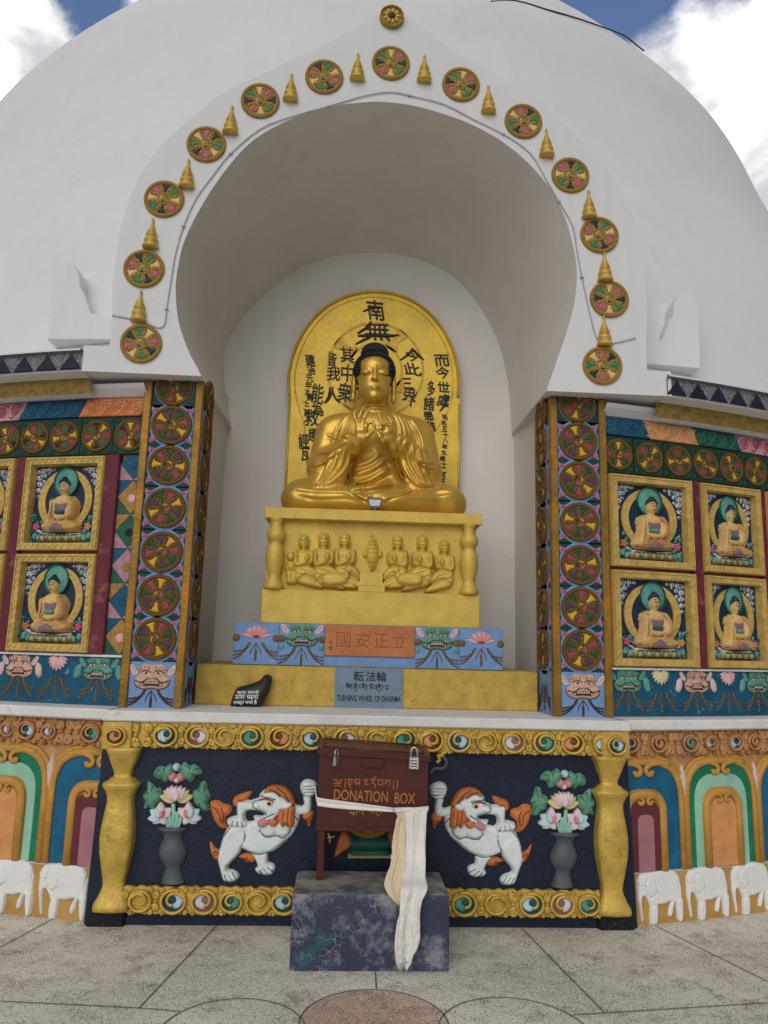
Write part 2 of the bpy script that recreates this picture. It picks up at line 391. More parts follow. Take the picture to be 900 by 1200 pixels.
def relief(mb, shapes, res=.004, k=.004, mi=0, n0=0.0, pad=.012, grooves=()):
    """several swelling shapes melted into ONE continuous relief; shapes = [(polygon, height, edge radius, base height)]"""
    A = np.concatenate([np.array(s[0]) for s in shapes]); x0, z0 = A.min(0)-pad; x1, z1 = A.max(0)+pad
    X = np.arange(x0, x1, res); Z = np.arange(z0, z1, res); gx, gz = np.meshgrid(X, Z); G = np.stack([gx.ravel(), gz.ravel()], 1)
    Hh = np.full(len(G), -1.0)
    for sh in shapes:
        P, H, r = sh[:3]; b = sh[3] if len(sh) > 3 else 0
        Q = np.array(P); m = (G[:, 0] > Q[:, 0].min()-pad) & (G[:, 0] < Q[:, 0].max()+pad) & (G[:, 1] > Q[:, 1].min()-pad) & (G[:, 1] < Q[:, 1].max()+pad)
        d = sdist(G[m], Q); t = np.clip(-d/r, 0, 1)
        h = np.where(d <= 0, b+H*np.sqrt(np.maximum(0, 1-(1-t)**2)), b-d*3.0)
        o = Hh[m]; kk = np.clip(.5+.5*(h-o)/k, 0, 1); Hh[m] = np.where(o < -.5, h, o*(1-kk)+h*kk+k*kk*(1-kk))
    for pts, w, dep in grooves:
        Q = np.array(spline(pts, 4)); dmin = np.full(len(G), 9.0)
        for i in range(len(Q)-1):
            a = Q[i]; ab = Q[i+1]-a; t = np.clip(((G-a)@ab)/(ab@ab+1e-18), 0, 1)
            dmin = np.minimum(dmin, np.linalg.norm(G-a-t[:, None]*ab, axis=1))
        Hh = np.where(Hh > 0, Hh-dep*np.exp(-(dmin/w)**2), Hh)
    nx = len(X); ok = Hh > -.009; idx = -np.ones(len(G), int); vs = []; fs = []
    keep = ok.reshape(len(Z), nx)
    c = keep[:-1, :-1] & keep[1:, :-1] & keep[:-1, 1:] & keep[1:, 1:]
    js, is_ = np.nonzero(c)
    q = np.stack([js*nx+is_, js*nx+is_+1, (js+1)*nx+is_+1, (js+1)*nx+is_], 1)
    use = np.unique(q); idx[use] = np.arange(len(use))
    hg = Hh.reshape(len(Z), nx)
    mb.hs = lambda u, v: n0+float(hg[min(len(Z)-1, max(0, int(round((v-z0)/res)))), min(nx-1, max(0, int(round((u-x0)/res))))])
    mb.add([(G[i, 0], G[i, 1], n0+Hh[i]) for i in use], [tuple(idx[r]) for r in q], mi, True)
    return mb
def surface_nets(F, org, h):
    """smooth mesh of F<0 on a regular grid"""
    nx, ny, nz = F.shape; S = F < 0
    cs = np.zeros((nx-1, ny-1, nz-1), int)
    for dx in (0, 1):
        for dy in (0, 1):
            for dz in (0, 1): cs += S[dx:nx-1+dx, dy:ny-1+dy, dz:nz-1+dz]
    act = (cs > 0) & (cs < 8); ci = np.argwhere(act); idx = -np.ones(act.shape, int); idx[act] = np.arange(len(ci))
    acc = np.zeros((len(ci), 3)); cnt = np.zeros(len(ci))
    cor = [(a, b, c) for a in (0, 1) for b in (0, 1) for c in (0, 1)]
    for p in cor:
        for ax in range(3):
            if p[ax]: continue
            q = list(p); q[ax] = 1
            f0 = F[ci[:, 0]+p[0], ci[:, 1]+p[1], ci[:, 2]+p[2]]; f1 = F[ci[:, 0]+q[0], ci[:, 1]+q[1], ci[:, 2]+q[2]]
            m = (f0 < 0) != (f1 < 0); t = np.where(m, f0/(f0-f1+1e-30), 0)
            pos = np.array(p, float)[None]+t[:, None]*np.eye(3)[ax][None]
            acc[m] += pos[m]; cnt[m] += 1
    V = np.array(org)+(ci+acc/cnt[:, None])*h
    fs = []
    for ax in range(3):
        b, c = [(1, 2), (2, 0), (0, 1)][ax]
        sl0 = [slice(None)]*3; sl1 = [slice(None)]*3; sl0[ax] = slice(0, -1); sl1[ax] = slice(1, None)
        A = S[tuple(sl0)]; B = S[tuple(sl1)]; e = np.argwhere(A != B)
        e = e[(e[:, b] > 0) & (e[:, c] > 0) & (e[:, b] < F.shape[b]-1) & (e[:, c] < F.shape[c]-1)]
        inside0 = A[e[:, 0], e[:, 1], e[:, 2]]
        def cell(db, dc):
            k = e.copy(); k[:, b] += db; k[:, c] += dc; return idx[k[:, 0], k[:, 1], k[:, 2]]
        q = np.stack([cell(-1, -1), cell(0, -1), cell(0, 0), cell(-1, 0)], 1)
        q = np.where(inside0[:, None], q, q[:, ::-1]); fs.append(q[(q >= 0).all(1)])
    return V, np.concatenate(fs)

# ------------------------------------------------------------------ things, parts and copies
def tag(o, label=None, cat=None, group=None, kind=None):
    if label: o['label'] = label
    if cat: o['category'] = cat
    if group: o['group'] = group
    if kind: o['kind'] = kind
    return o
def empty(name, loc, rz=0.0):
    o = bpy.data.objects.new(name, None); COL.objects.link(o); o.location = loc; o.rotation_euler = (0, 0, rz); o.empty_display_size = .1
    return o
def copy_tree(o, parent=None):
    c = o.copy(); COL.objects.link(c); c.parent = parent
    for ch in KIDS(o): copy_tree(ch, c)
    return c
def KIDS(o): return [x for x in list(o.children)]
ORD = ['first', 'second', 'third', 'fourth', 'fifth', 'sixth', 'seventh', 'eighth', 'ninth', 'tenth', 'eleventh', 'twelfth', 'thirteenth']
def cyl(R, u, z, n=0.0):
    """a point on the round wall: arc length u, height z, n outwards"""
    a = u/R; return ((R+n)*math.sin(a), CY-(R+n)*math.cos(a), z)
def wrap(R): return lambda u, v, n: cyl(R, u, v, n)
def on_wall(R, u, z): 
    a = u/R; return cyl(R, u, z), a          # location and turn about z for a flat thing on the round wall

# ================================================================== the setting
KN = [3.3, 3.4, 4.2, 5, 6, 7, 8, 9, 10, 11, 12, 13.2, 14.0, 14.4]
KR = [7.82, 7.80, 7.64, 7.33, 6.86, 6.50, 6.15, 5.489, 4.648, 3.808, 2.97, 1.6, .6, 0]
def dome_r(z): return float(np.interp(z, KN2, KR2))
_s = spline(list(zip(KN, KR)), 8)
KN2 = [p[0] for p in _s]; KR2 = [max(0, p[1]) for p in _s]
def on_dome(x, y, off=0.0):
    """the point of the dome seen at a photo position"""
    d = ray(x, y); t = 4.0; last = None
    d = d/np.linalg.norm(d); best = (9, None)
    while t < 18:
        p = CAM+d*t; g = math.hypot(p[0], p[1]-CY)-dome_r(p[2])-off
        if g < 0: return p
        if g < best[0]: best = (g, p)
        t += .01
    return best[1]

stupa = tag(empty('stupa', (0, CY, 0)), 'great white round stupa with a domed body and a gilded arched niche', 'stupa')
def spart(mb, name, mats, parent=None):
    """a piece of the stupa built in world coordinates, hung under the stupa"""
    o = mb.build(name, mats, parent or stupa)
    o.matrix_parent_inverse.identity()
    if parent is None: o.data.transform(__import__('mathutils').Matrix.Translation((0, -CY, 0)))
    return o
# -- the gate: outline of its front face (x, z on the plane y = 4.66)
GY = 4.66
NB = 6.12                                                    # back wall of the niche
arch_px = [(235.8, 438.9), (220.6, 410.6), (209.4, 377), (206, 344), (208, 316), (217, 280), (240, 235), (270, 192), (300, 162), (340, 140), (380, 126), (425, 120), (450, 119.5), (480, 123),
           (515, 132), (555, 147), (590, 167), (620, 192), (645, 222), (662, 255), (673, 295), (676, 325), (672, 360), (662, 395), (650, 430), (640.5, 457.5)]
arch = spline(uv(arch_px, GY), 4)
ZG = 3.262                                                   # underside of the gate block
arch[0] = (arch[0][0], ZG); arch[-1] = (arch[-1][0], ZG)
outl_px = [(131.7, 369), (131.5, 350), (135, 305), (145, 255), (160, 215), (185, 175), (220, 142), (260, 110), (300, 90), (350, 67), (390, 47.5), (420, 31), (443, 16), (460, 2)]
ol = spline(uv(outl_px, GY), 4); ol[-1] = (.017, ol[-1][1])
outline = [(-1.905, ZG), (-1.905, 3.435), (ol[0][0], 3.435)]+ol
outline = outline+[(.034-p[0], p[1]) for p in reversed(outline[:-1])]
def simplify(P, e=.002):
    o = [P[0]]
    for p in P[1:]:
        if math.dist(p, o[-1]) > e: o.append(p)
    return o
outline = simplify(outline); arch = simplify(arch)
ring = outline+arch[::-1]                                    # one loop: up the outside, back down the inside
mb = MB()
fr = ccw(ring); ft = fill(fr)
mb.raw([(p[0], GY, p[1]) for p in fr], ft, 0, False)
n = len(outline)
mb.raw([(p[0], GY, p[1]) for p in outline]+[(p[0], NB-.12, p[1]) for p in outline], [(i, i+1, n+i+1, n+i) for i in range(n-1)], 0, False)
UNDER = []
for sgn, xi, xo in ((-1, arch[0][0], -1.905), (1, arch[-1][0], 1.939)):
    UNDER.append((sgn, xo))
gate = spart(mb, 'arch_gate', 'white')
# -- side wings of the gate, stepped plates with rounded tops in front of the dome
for sgn in (-1, 1):
    WY = 4.93; wp = uv([(55, 397), (57, 340), (58, 320), (61, 308), (68, 302), (76, 300.5), (84, 305), (89.5, 318), (90.5, 331), (97, 344), (104, 364), (112, 367), (134, 369), (134, 397)], WY)
    if sgn > 0: wp = [(.03-p[0], p[1]) for p in wp]
    mb = MB(T=lambda u, v, n: (u, WY-n+(v-3.5)*.10, v)); mb.plate(wp, -.45, 0, .004)
    spart(mb, 'side_wing', 'white')
# -- dome, with the niche opening cut out of it
mb = MB(); vs = []; NA = 240; zs = list(np.linspace(3.36, 5, 18))+list(np.linspace(5.1, 14.4, 62))
rs = [dome_r(z) for z in zs]
for z, r in zip(zs, rs):
    for k in range(NA):
        a = 2*math.pi*k/NA; wob = 1+.0016*math.sin(5*a+z*1.7)+.001*math.sin(11*a-z*2.3)
        vs.append((r*wob*math.sin(a), CY-r*wob*math.cos(a), z))
cut = np.array([((p[0])*1.07, (p[1]-4.2)*1.07+4.2) for p in arch]+[(1.25, 3.2), (-1.25, 3.2)])
V = np.array(vs); inside = (sdist(V[:, [0, 2]], cut) < 0) & (V[:, 1] < CY)
fs = []
for i in range(len(zs)-1):
    for k in range(NA):
        f = (i*NA+k, i*NA+(k+1) % NA, (i+1)*NA+(k+1) % NA, (i+1)*NA+k)
        if not any(inside[j] for j in f): fs.append(f)
mb.raw(vs, fs); dome = spart(mb, 'dome', 'white')
# -- niche: flared vault, back wall, side walls below the vault, floor
def resample(P, n):
    P = np.array(P); L = np.concatenate([[0], np.cumsum(np.linalg.norm(np.diff(P, axis=0), axis=1))]); t = np.linspace(0, L[-1], n)
    return np.stack([np.interp(t, L, P[:, i]) for i in range(P.shape[1])], 1)
back_px = [(269, 497), (263, 460), (259.5, 422), (262, 402), (272, 381), (292, 355), (315, 333), (338, 316), (364, 302), (393, 293), (430, 289), (465, 291), (500, 300), (530, 315), (555, 340), (580, 380), (592, 415), (599, 450), (602.5, 504.7)]
back = spline(uv(back_px, NB-.1), 4)
A = resample(arch, 90); B = resample(back, 90); mb = MB(); NL = 14; vs = []
for j in range(NL+1):
    t = j/NL; w = t**.85
    for k in range(90):
        p = A[k]*(1-w)+B[k]*w
        vs.append((p[0], GY+(NB-GY)*t, p[1]+.03*math.sin(math.pi*t)*math.sin(math.pi*k/89)))
mb.raw(vs, [(j*90+k, j*90+k+1, (j+1)*90+k+1, (j+1)*90+k) for j in range(NL) for k in range(89)])
for sgn, xo in UNDER:                                       # underside of the gate block, from the vault's edge outwards
    e = [vs[j*90+(0 if sgn < 0 else 89)] for j in range(NL+1)]
    q = [(xo, p[1], ZG+.004*(j/NL)) for j, p in enumerate(e)]
    mb.raw(e+q, [(j, j+1, NL+2+j, NL+1+j) for j in range(NL)], 0, False)
vault = spart(mb, 'niche_vault', 'niche')
mb = MB()
mb.raw([(-1.6, NB, 1.0), (1.6, NB, 1.0), (1.6, NB, 5.3), (-1.6, NB, 5.3)], [(0, 1, 2, 3)], 0, False)
for x in (-1.205, 1.215):
    mb.raw([(x, 5.0, 1.0), (x, NB, 1.0), (x, NB, ZG+.35), (x, 5.0, ZG+.012)], [(0, 1, 2, 3)], 0, False)
spart(mb, 'niche_wall', 'niche')
# -- drum: painted wall behind the reliefs, cove, cornice rings, ledge, base wall (nothing across the niche)
def ringwall(name, mats, prof, u0, u1=9.5, R=8.0, seg=48, mi=None, both=True):
    for sg in (-1, 1):
        mb = MB(); vs = []; k = len(prof)
        for i in range(seg+1):
            a = (u0+(u1-u0)*i/seg)/R*sg
            for r, z in prof: vs.append((r*math.sin(a), CY-r*math.cos(a), z))
        for i in range(seg):
            for j in range(k-1):
                f = (i*k+j, (i+1)*k+j, (i+1)*k+j+1, i*k+j+1)
                o = 0
                mb.f.append(tuple(q+o for q in (f if sg > 0 else f[::-1]))); mb.m.append(mi[j] if mi else 0); mb.s.append(False)
        mb.v.extend(vs)
        spart(mb, name, mats)
ringwall('drum_wall', ['mauve', 'white'], [(7.845, 1.1), (7.845, 3.155), (7.87, 3.16), (7.93, 3.20), (7.95, 3.225)], 1.545, mi=[0, 1, 1, 1])
ringwall('cornice', ['white', 'corn', 'white', 'speck', 'white'], [(7.93, 3.15), (7.97, 3.155), (7.99, 3.255), (8.085, 3.262), (8.10, 3.27), (8.10, 3.385), (8.13, 3.39), (8.13, 3.402), (7.5, 3.42)], 1.90, mi=[0, 1, 0, 0, 3, 3, 0, 0])
for sg in (-1, 1):
    mb = MB(T=wrap(8.104))
    for k in range(44):
        c = sg*(2.0+.172*k); mb.plate([(c-.075, 3.276), (c+.075, 3.276), (c, 3.378)], -.002, .007, .003)
    spart(mb, 'cornice_zigzag', 'tri')
ringwall('ledge', 'ledge', [(7.8, 1.115), (8.045, 1.115), (8.055, 1.125), (8.055, 1.165), (8.045, 1.178), (7.8, 1.182)], 1.545)
mb = MB(); mb.box(-1.565, 1.567, 4.585, 5.3, 1.115, 1.176, b=.008); spart(mb, 'ledge', 'ledge')
ringwall('base_wall', ['elback', 'ledge', 'tan'], [(8.0, -.05), (8.0, .285), (8.006, .292), (7.985, .296), (7.985, 1.116)], 1.50, mi=[0, 1, 1, 2])
# -- maroon posts between the relief columns and the thin sills
mb_sets = [(-2.375, .05), (-1.715, .075), (2.228, .055), (2.842, .035), (3.47, .05), (-3.03, .05)]
for c, w in mb_sets:
    mb = MB(T=wrap(7.845)); mb.plate(rect(c-w/2-.01, c+w/2+.01, 1.485, 2.765), -.01, .05, .006); spart(mb, 'wall_post', 'maroon')
for sg in (-1, 1):
    mb = MB(T=wrap(7.845))
    for k in range(12):
        a = sg*(1.54+.15*k); b = sg*(1.69+.15*k)
        mb.plate(rect(min(a, b), max(a, b), 1.474, 1.488), -.01, .045, 0)
    spart(mb, 'wall_sill', 'ledge')

# ---- plaza floor
def floor_mat():
    m = bpy.data.materials.new('terrazzo_floor'); m.use_nodes = True; nt = m.node_tree; N = nt.nodes; L = nt.links; b = N['Principled BSDF']
    tc = N.new('ShaderNodeTexCoord'); 
    def noise(s, d=5, r=.6):
        n = N.new('ShaderNodeTexNoise'); n.inputs['Scale'].default_value = s; n.inputs['Detail'].default_value = d; n.inputs['Roughness'].default_value = r
        L.new(tc.outputs['Object'], n.inputs['Vector']); return n.outputs['Fac']
    def mr(src, a, c, d=0, e=1):
        r = N.new('ShaderNodeMapRange'); r.inputs[1].default_value = a; r.inputs[2].default_value = c; r.inputs[3].default_value = d; r.inputs[4].default_value = e; L.new(src, r.inputs[0]); return r.outputs[0]
    def mix(f, a, c, bl='MIX'):
        x = N.new('ShaderNodeMix'); x.data_type = 'RGBA'; x.blend_type = bl
        if hasattr(f, 'is_output'): L.new(f, x.inputs[0])
        else: x.inputs[0].default_value = f
        for s, i in ((a, 6), (c, 7)):
            if hasattr(s, 'is_output'): L.new(s, x.inputs[i])
            else: x.inputs[i].default_value = (*s, 1)
        return x.outputs[2]
    v = N.new('ShaderNodeTexVoronoi'); v.inputs['Scale'].default_value = 145; L.new(tc.outputs['Object'], v.inputs['Vector'])
    sp = N.new('ShaderNodeSeparateColor'); L.new(v.outputs['Color'], sp.inputs[0])
    cell = sp.outputs[0]
    big = noise(1.6, 6, .6); mid = noise(6.5, 6, .65)
    base = mix(mr(big, .40, .60), (.57, .53, .44), (.77, .73, .63))
    base = mix(mr(mid, .50, .68, 0, .75), base, (.30, .26, .20))
    v2 = N.new('ShaderNodeTexVoronoi'); v2.inputs['Scale'].default_value = 145; v2.feature = 'F1'; L.new(tc.outputs['Object'], v2.inputs['Vector'])
    dens = N.new('ShaderNodeMath'); dens.operation = 'GREATER_THAN'
    thr = mr(mid, .3, .72, .78, .30); L.new(cell, dens.inputs[0]); L.new(thr, dens.inputs[1])
    dot = N.new('ShaderNodeMath'); dot.operation = 'LESS_THAN'; L.new(v.outputs['Distance'], dot.inputs[0]); dot.inputs[1].default_value = .42
    mul = N.new('ShaderNodeMath'); mul.operation = 'MULTIPLY'; L.new(dens.outputs[0], mul.inputs[0]); L.new(dot.outputs[0], mul.inputs[1])
    chip = mix(mr(sp.outputs[1], .2, .8), (.05, .042, .036), (.22, .18, .14))
    base = mix(mul.outputs[0], base, chip)
    inv = N.new('ShaderNodeMath'); inv.operation = 'LESS_THAN'; L.new(sp.outputs[2], inv.inputs[0]); inv.inputs[1].default_value = .12
    base = mix(inv.outputs[0], base, (.76, .74, .69))
    return m, N, L, b, base, mix
fm, N_, L_, b_, base_, mix_ = floor_mat()
L_.new(base_, b_.inputs['Base Color']); b_.inputs['Roughness'].default_value = .72
fp, N_, L_, b_, base_, mix_ = floor_mat(); fp.name = 'pink_terrazzo_floor'
L_.new(mix_(.85, base_, (.86, .62, .55), 'MULTIPLY'), b_.inputs['Base Color']); b_.inputs['Roughness'].default_value = .72
mb = MB(); k = 96; mb.raw([(17.5*math.sin(2*math.pi*i/k), CY-17.5*math.cos(2*math.pi*i/k), 0) for i in range(k)]+[(17.5*math.sin(2*math.pi*i/k), CY-17.5*math.cos(2*math.pi*i/k), -4) for i in range(k)], [tuple(range(k))]+[(i, k+i, k+(i+1) % k, (i+1) % k) for i in range(k)], 0, False)
tag(mb.build('plaza_floor', fm), kind='structure')
gm = mat('bare_hillside', (.10, .085, .07), .95, var=.35, scale=.3, bump=0)
mb = MB(); mb.raw([(-250, -250, -3.5), (250, -250, -3.5), (250, 250, -3.5), (-250, 250, -3.5)], [(0, 1, 2, 3)], 0, False); tag(mb.build('ground', gm), kind='structure')
# joints: straight seams and the flower of round inlays in front of the altar
joint = mat('floor_joint', (.12, .105, .09), .9, bump=0)
def circ3(a, b, c):
    ax, ay = a[:2]; bx, by = b[:2]; cx, cy = c[:2]; d = 2*(ax*(by-cy)+bx*(cy-ay)+cx*(ay-by))
    ux = ((ax*ax+ay*ay)*(by-cy)+(bx*bx+by*by)*(cy-ay)+(cx*cx+cy*cy)*(ay-by))/d
    uy = ((ax*ax+ay*ay)*(cx-bx)+(bx*bx+by*by)*(ax-cx)+(cx*cx+cy*cy)*(bx-ax))/d
    return ux, uy, math.hypot(ax-ux, ay-uy)
cP = circ3(atz(352, 1193, 0), atz(440, 1160.5, 0), atz(520, 1190, 0))
cL = circ3(atz(193, 1200, 0), atz(277, 1171, 0), atz(352, 1193, 0))
cR = circ3(atz(520, 1190, 0), atz(608, 1171, 0), atz(676, 1195, 0))
jb = MB()
def seam(pts, w=.0030):
    P = [np.array(p[:2]) for p in pts]; vs = []; 
    for i, p in enumerate(P):
        t = P[min(i+1, len(P)-1)]-P[max(i-1, 0)]; t = t/np.linalg.norm(t); nn = np.array([-t[1], t[0]])*w
        vs += [(*(p-nn), .004), (*(p+nn), .004)]
    jb.raw(vs, [(2*i, 2*i+2, 2*i+3, 2*i+1) for i in range(len(P)-1)], 0, False)
def seam_px(*q): seam(resample([atz(x, y, 0)[:2] for x, y in q], 12))
seam_px((64, 1076), (0, 1111)); seam_px((253, 1086), (163, 1182)); seam_px((0, 1174), (163, 1182), (211, 1186)); seam_px((440, 1139), (441, 1160))
seam_px((612, 1089), (708, 1187)); seam_px((672, 1190), (900, 1176)); seam_px((769, 1086), (900, 1151))
for (x, y, r) in (cL, cP, cR):
    seam([(x+r*math.cos(a), y+r*math.sin(a)) for a in np.linspace(0, 2*math.pi, 73)])
tag(jb.build('floor_joints', joint), kind='structure')
pb = MB(); k = 72
pb.raw([(cP[0]+(cP[2]-.005)*math.cos(2*math.pi*i/k), cP[1]+(cP[2]-.005)*math.sin(2*math.pi*i/k), .003) for i in range(k)], [tuple(range(k))], 0, False)
tag(pb.build('floor_inlay', fp), kind='structure')

# ---- camera, sun, sky
cam = bpy.data.cameras.new('camera'); cam.sensor_fit = 'VERTICAL'; cam.sensor_height = 36; cam.lens = 36*FPX/1200; cam.clip_end = 500
co = bpy.data.objects.new('camera', cam); COL.objects.link(co); SC.camera = co
from mathutils import Matrix
co.matrix_world = Matrix.Translation(tuple(CAM)) @ Matrix.Rotation(-CW, 4, 'Z') @ Matrix.Rotation(math.pi/2+CP, 4, 'X') @ Matrix.Rotation(CR, 4, 'Z')
SUN = Vector(SUN_D).normalized()
sl = bpy.data.lights.new('sun', 'SUN'); sl.energy = SUN_E; sl.angle = R_(60); sl.color = (1, .98, .95)
so = bpy.data.objects.new('sun', sl); COL.objects.link(so); so.rotation_euler = SUN.to_track_quat('Z', 'Y').to_euler(); so.location = (-8, 0, 16)
w = bpy.data.worlds.new('World'); SC.world = w; w.use_nodes = True; nt = w.node_tree; N = nt.nodes; L = nt.links
bg = N['Background']; bg.inputs['Strength'].default_value = SKY_S
st = N.new('ShaderNodeTexSky'); st.sky_type = 'NISHITA'; st.sun_disc = False; st.sun_elevation = math.asin(SUN.z); st.sun_rotation = math.atan2(SUN.x, SUN.y); st.altitude = 900
tc = N.new('ShaderNodeTexCoord'); mp = N.new('ShaderNodeMapping'); mp.inputs['Location'].default_value = CLOUD_OFF; mp.inputs['Scale'].default_value = (1, 1, 1.25)
L.new(tc.outputs['Generated'], mp.inputs['Vector'])
def wn(s, d, r):
    n = N.new('ShaderNodeTexNoise'); n.inputs['Scale'].default_value = s; n.inputs['Detail'].default_value = d; n.inputs['Roughness'].default_value = r; n.inputs['Distortion'].default_value = .25; L.new(mp.outputs[0], n.inputs['Vector']); return n.outputs['Fac']
def wr(src, a, c, d=0, e=1):
    r = N.new('ShaderNodeMapRange'); r.interpolation_type = 'SMOOTHSTEP'; r.inputs[1].default_value = a; r.inputs[2].default_value = c; r.inputs[3].default_value = d; r.inputs[4].default_value = e; L.new(src, r.inputs[0]); return r.outputs[0]
def toward(px, py, a, amt):
    d = ray(px, py); d = d/np.linalg.norm(d); dp = N.new('ShaderNodeVectorMath'); dp.operation = 'DOT_PRODUCT'; L.new(tc.outputs['Generated'], dp.inputs[0]); dp.inputs[1].default_value = tuple(d)
    return wr(dp.outputs['Value'], math.cos(R_(a)), 1.0, 0, amt)
def plus(a, b):
    q = N.new('ShaderNodeMath'); q.operation = 'ADD'; L.new(a, q.inputs[0]); L.new(b, q.inputs[1]); return q.outputs[0]
raw_ = wn(2.6, 9, .56)
for px, py, a, amt in OPEN: raw_ = plus(raw_, toward(px, py, a, amt))
cover = wr(raw_, .43, .52)
shade = wr(wn(4.4, 8, .6), .40, .58)
gz_ = N.new('ShaderNodeSeparateXYZ'); L.new(tc.outputs['Generated'], gz_.inputs[0]); el = wr(gz_.outputs[2], .08, .58, HORIZ, 1)
mx = N.new('ShaderNodeMix'); mx.data_type = 'RGBA'; L.new(shade, mx.inputs[0]); mx.inputs[6].default_value = (*[CLOUD_B*.46*q for q in (.97, .985, 1.04)], 1); mx.inputs[7].default_value = (*[CLOUD_B*q for q in (1, .99, .975)], 1)
m2 = N.new('ShaderNodeMix'); m2.data_type = 'RGBA'; L.new(cover, m2.inputs[0]); sb = N.new('ShaderNodeMix'); sb.data_type = 'RGBA'; sb.blend_type = 'MULTIPLY'; sb.inputs[0].default_value = 1; sb.inputs[7].default_value = (2.2, 2.2, 2.45, 1); L.new(st.outputs[0], sb.inputs[6]); L.new(sb.outputs[2], m2.inputs[6]); L.new(mx.outputs[2], m2.inputs[7])
m3 = N.new('ShaderNodeMix'); m3.data_type = 'RGBA'; m3.blend_type = 'MULTIPLY'; m3.inputs[0].default_value = 1; cb = N.new('ShaderNodeCombineXYZ')
fb = wr(gz_.outputs[1], -.2, .5, FRONT, 1); em_ = N.new('ShaderNodeMath'); em_.operation = 'MULTIPLY'; L.new(el, em_.inputs[0]); L.new(fb, em_.inputs[1])
for i_ in range(3): L.new(em_.outputs[0], cb.inputs[i_])
L.new(m2.outputs[2], m3.inputs[6]); L.new(cb.outputs[0], m3.inputs[7]); L.new(m3.outputs[2], bg.inputs['Color'])
vs_ = SC.view_settings; vs_.view_transform = 'Standard'; vs_.look = 'None'; vs_.exposure = EXPO; vs_.gamma = 1
SC.display_settings.display_device = 'sRGB'

# ================================================================== wheels
# one wheel of radius 1 facing the viewer; parts share these meshes
def wheel_meshes():
    d = MB()
    d.disc([(0, .07), (.80, .07), (.82, .12), (.86, .15), (.95, .15), (.985, .12), (1, .06), (1, -.04)], seg=96, rib=.028)
    d.disc([(.13, .075), (.25, .085), (.27, .12), (.31, .12), (.34, .07)], seg=32, smooth=True)
    for k in range(8):                                       # little gilded scrolls between the spokes
        a = math.pi*(k+.5)/4
        d.puff(leafshape(.40*math.cos(a), .40*math.sin(a), .36, .07, a), .05, .05, .065, base=.0)
        for sg in (-1, 1):
            b = a+sg*.13; d.disc([(0, .13), (.035, .11), (.05, .06)], .70*math.cos(b), .70*math.sin(b), 8, smooth=True)
    sp = MB(); P = []
    prof = [(.34, .075), (.42, .072), (.52, .085), (.62, .125), (.71, .20), (.765, .24), (.785, .12), (.79, 0)]
    P = [(h, r) for r, h in prof]+[(-h, r) for r, h in prof[:-1][::-1]]
    sp.puff(P, .035, .04, .068, base=.0, step=.04)
    co = []
    for k in range(3):
        m = MB(); a = 2*math.pi*k/3; T = []
        for i in range(9):
            t = i/8; T.append((.205*math.cos(a+1.75*t), .205*math.sin(a+1.75*t)))
        I = [(.205*(1-.62*(i/6))*math.cos(a+1.75-2.0*i/6), .205*(1-.62*(i/6))*math.sin(a+1.75-2.0*i/6)) for i in range(1, 6)]
        m.puff(T+I+[(0, 0)], .03, .05, .085, base=.0, step=.04); co.append(m)
    return d, sp, co
_d, _s2, _c = wheel_meshes()
def proto(mb, name, mats):
    o = mb.build(name, mats); me = o.data; bpy.data.objects.remove(o); return me
W_DISC = {k: proto(_d, 'disc', k) for k in ('rim', 'rimdark')}
W_SPOKE = {}; W_SW = [{}, {}, {}]
def wheel(parent, loc, r, rot, pal, rim='rim', name='disc', hub=('green', 'cream', 'navy'), flat=1.0):
    """a wheel as a part: disc with its eight painted spokes and the threefold swirl"""
    d = bpy.data.objects.new(name, W_DISC[rim]); COL.objects.link(d); d.parent = parent; d.location = loc; d.scale = (r, r*flat, r); d.rotation_euler = (0, rot, 0)
    for k in range(8):
        m = pal[k % len(pal)]
        if m not in W_SPOKE: W_SPOKE[m] = proto(_s2, 'spoke', m)
        s = bpy.data.objects.new('spoke', W_SPOKE[m]); COL.objects.link(s); s.parent = d; s.rotation_euler = (0, k*math.pi/4, 0)
    for k in range(3):
        m = hub[k]
        if m not in W_SW[k]: W_SW[k][m] = proto(_c[k], 'hub_swirl', m)
        s = bpy.data.objects.new('hub_swirl', W_SW[k][m]); COL.objects.link(s); s.parent = d
    return d
# ---- medallions and small gilded finials set round the arch
side = 'left'
MED = [((165.6, 403), .6, 'left', 0), ((169, 315.6), .4, 'left', 1), ((192.5, 234), .1, 'left', 2), ((242, 170), .0, 'left', 3), ((305, 119), -.1, 'left', 4), ((380, 91), .3, 'left', 5),
       ((458, 75), 0, 'top', 0), ((540, 100), .2, 'right', 5), ((613, 143), -.2, 'right', 4), ((668, 206), .05, 'right', 3), ((702, 276), .45, 'right', 2), ((713.6, 351), .02, 'right', 1), ((705.6, 428.9), .0, 'right', 0)]
where = {'left': 'left limb', 'right': 'right limb'}
cols = ['cream', 'pink', 'navy', 'green']
for (q, rot, sd, i) in MED:
    p = at(*q, GY)
    t = empty('wheel_medallion', (p[0], GY-.002, p[2]))
    lab = 'gilded wheel medallion at the crown of the arch, below the small flower boss' if sd == 'top' else \
          f'gilded wheel medallion with coloured spokes, {["lowest", "second", "third", "fourth", "fifth", "sixth"][i]} up the {where[sd]} of the arch'
    tag(t, lab, 'medallion', 'wheel medallions round the arch')
    sh = (i*3+(1 if sd == 'right' else 0)) % 4
    wheel(t, (0, 0, 0), .133, rot, cols[sh:]+cols[:sh])
p = at(459, 22, GY)
t = tag(empty('flower_boss', (p[0], GY-.002, p[2])), 'small round gilded flower boss at the pointed tip of the arch', 'medallion')
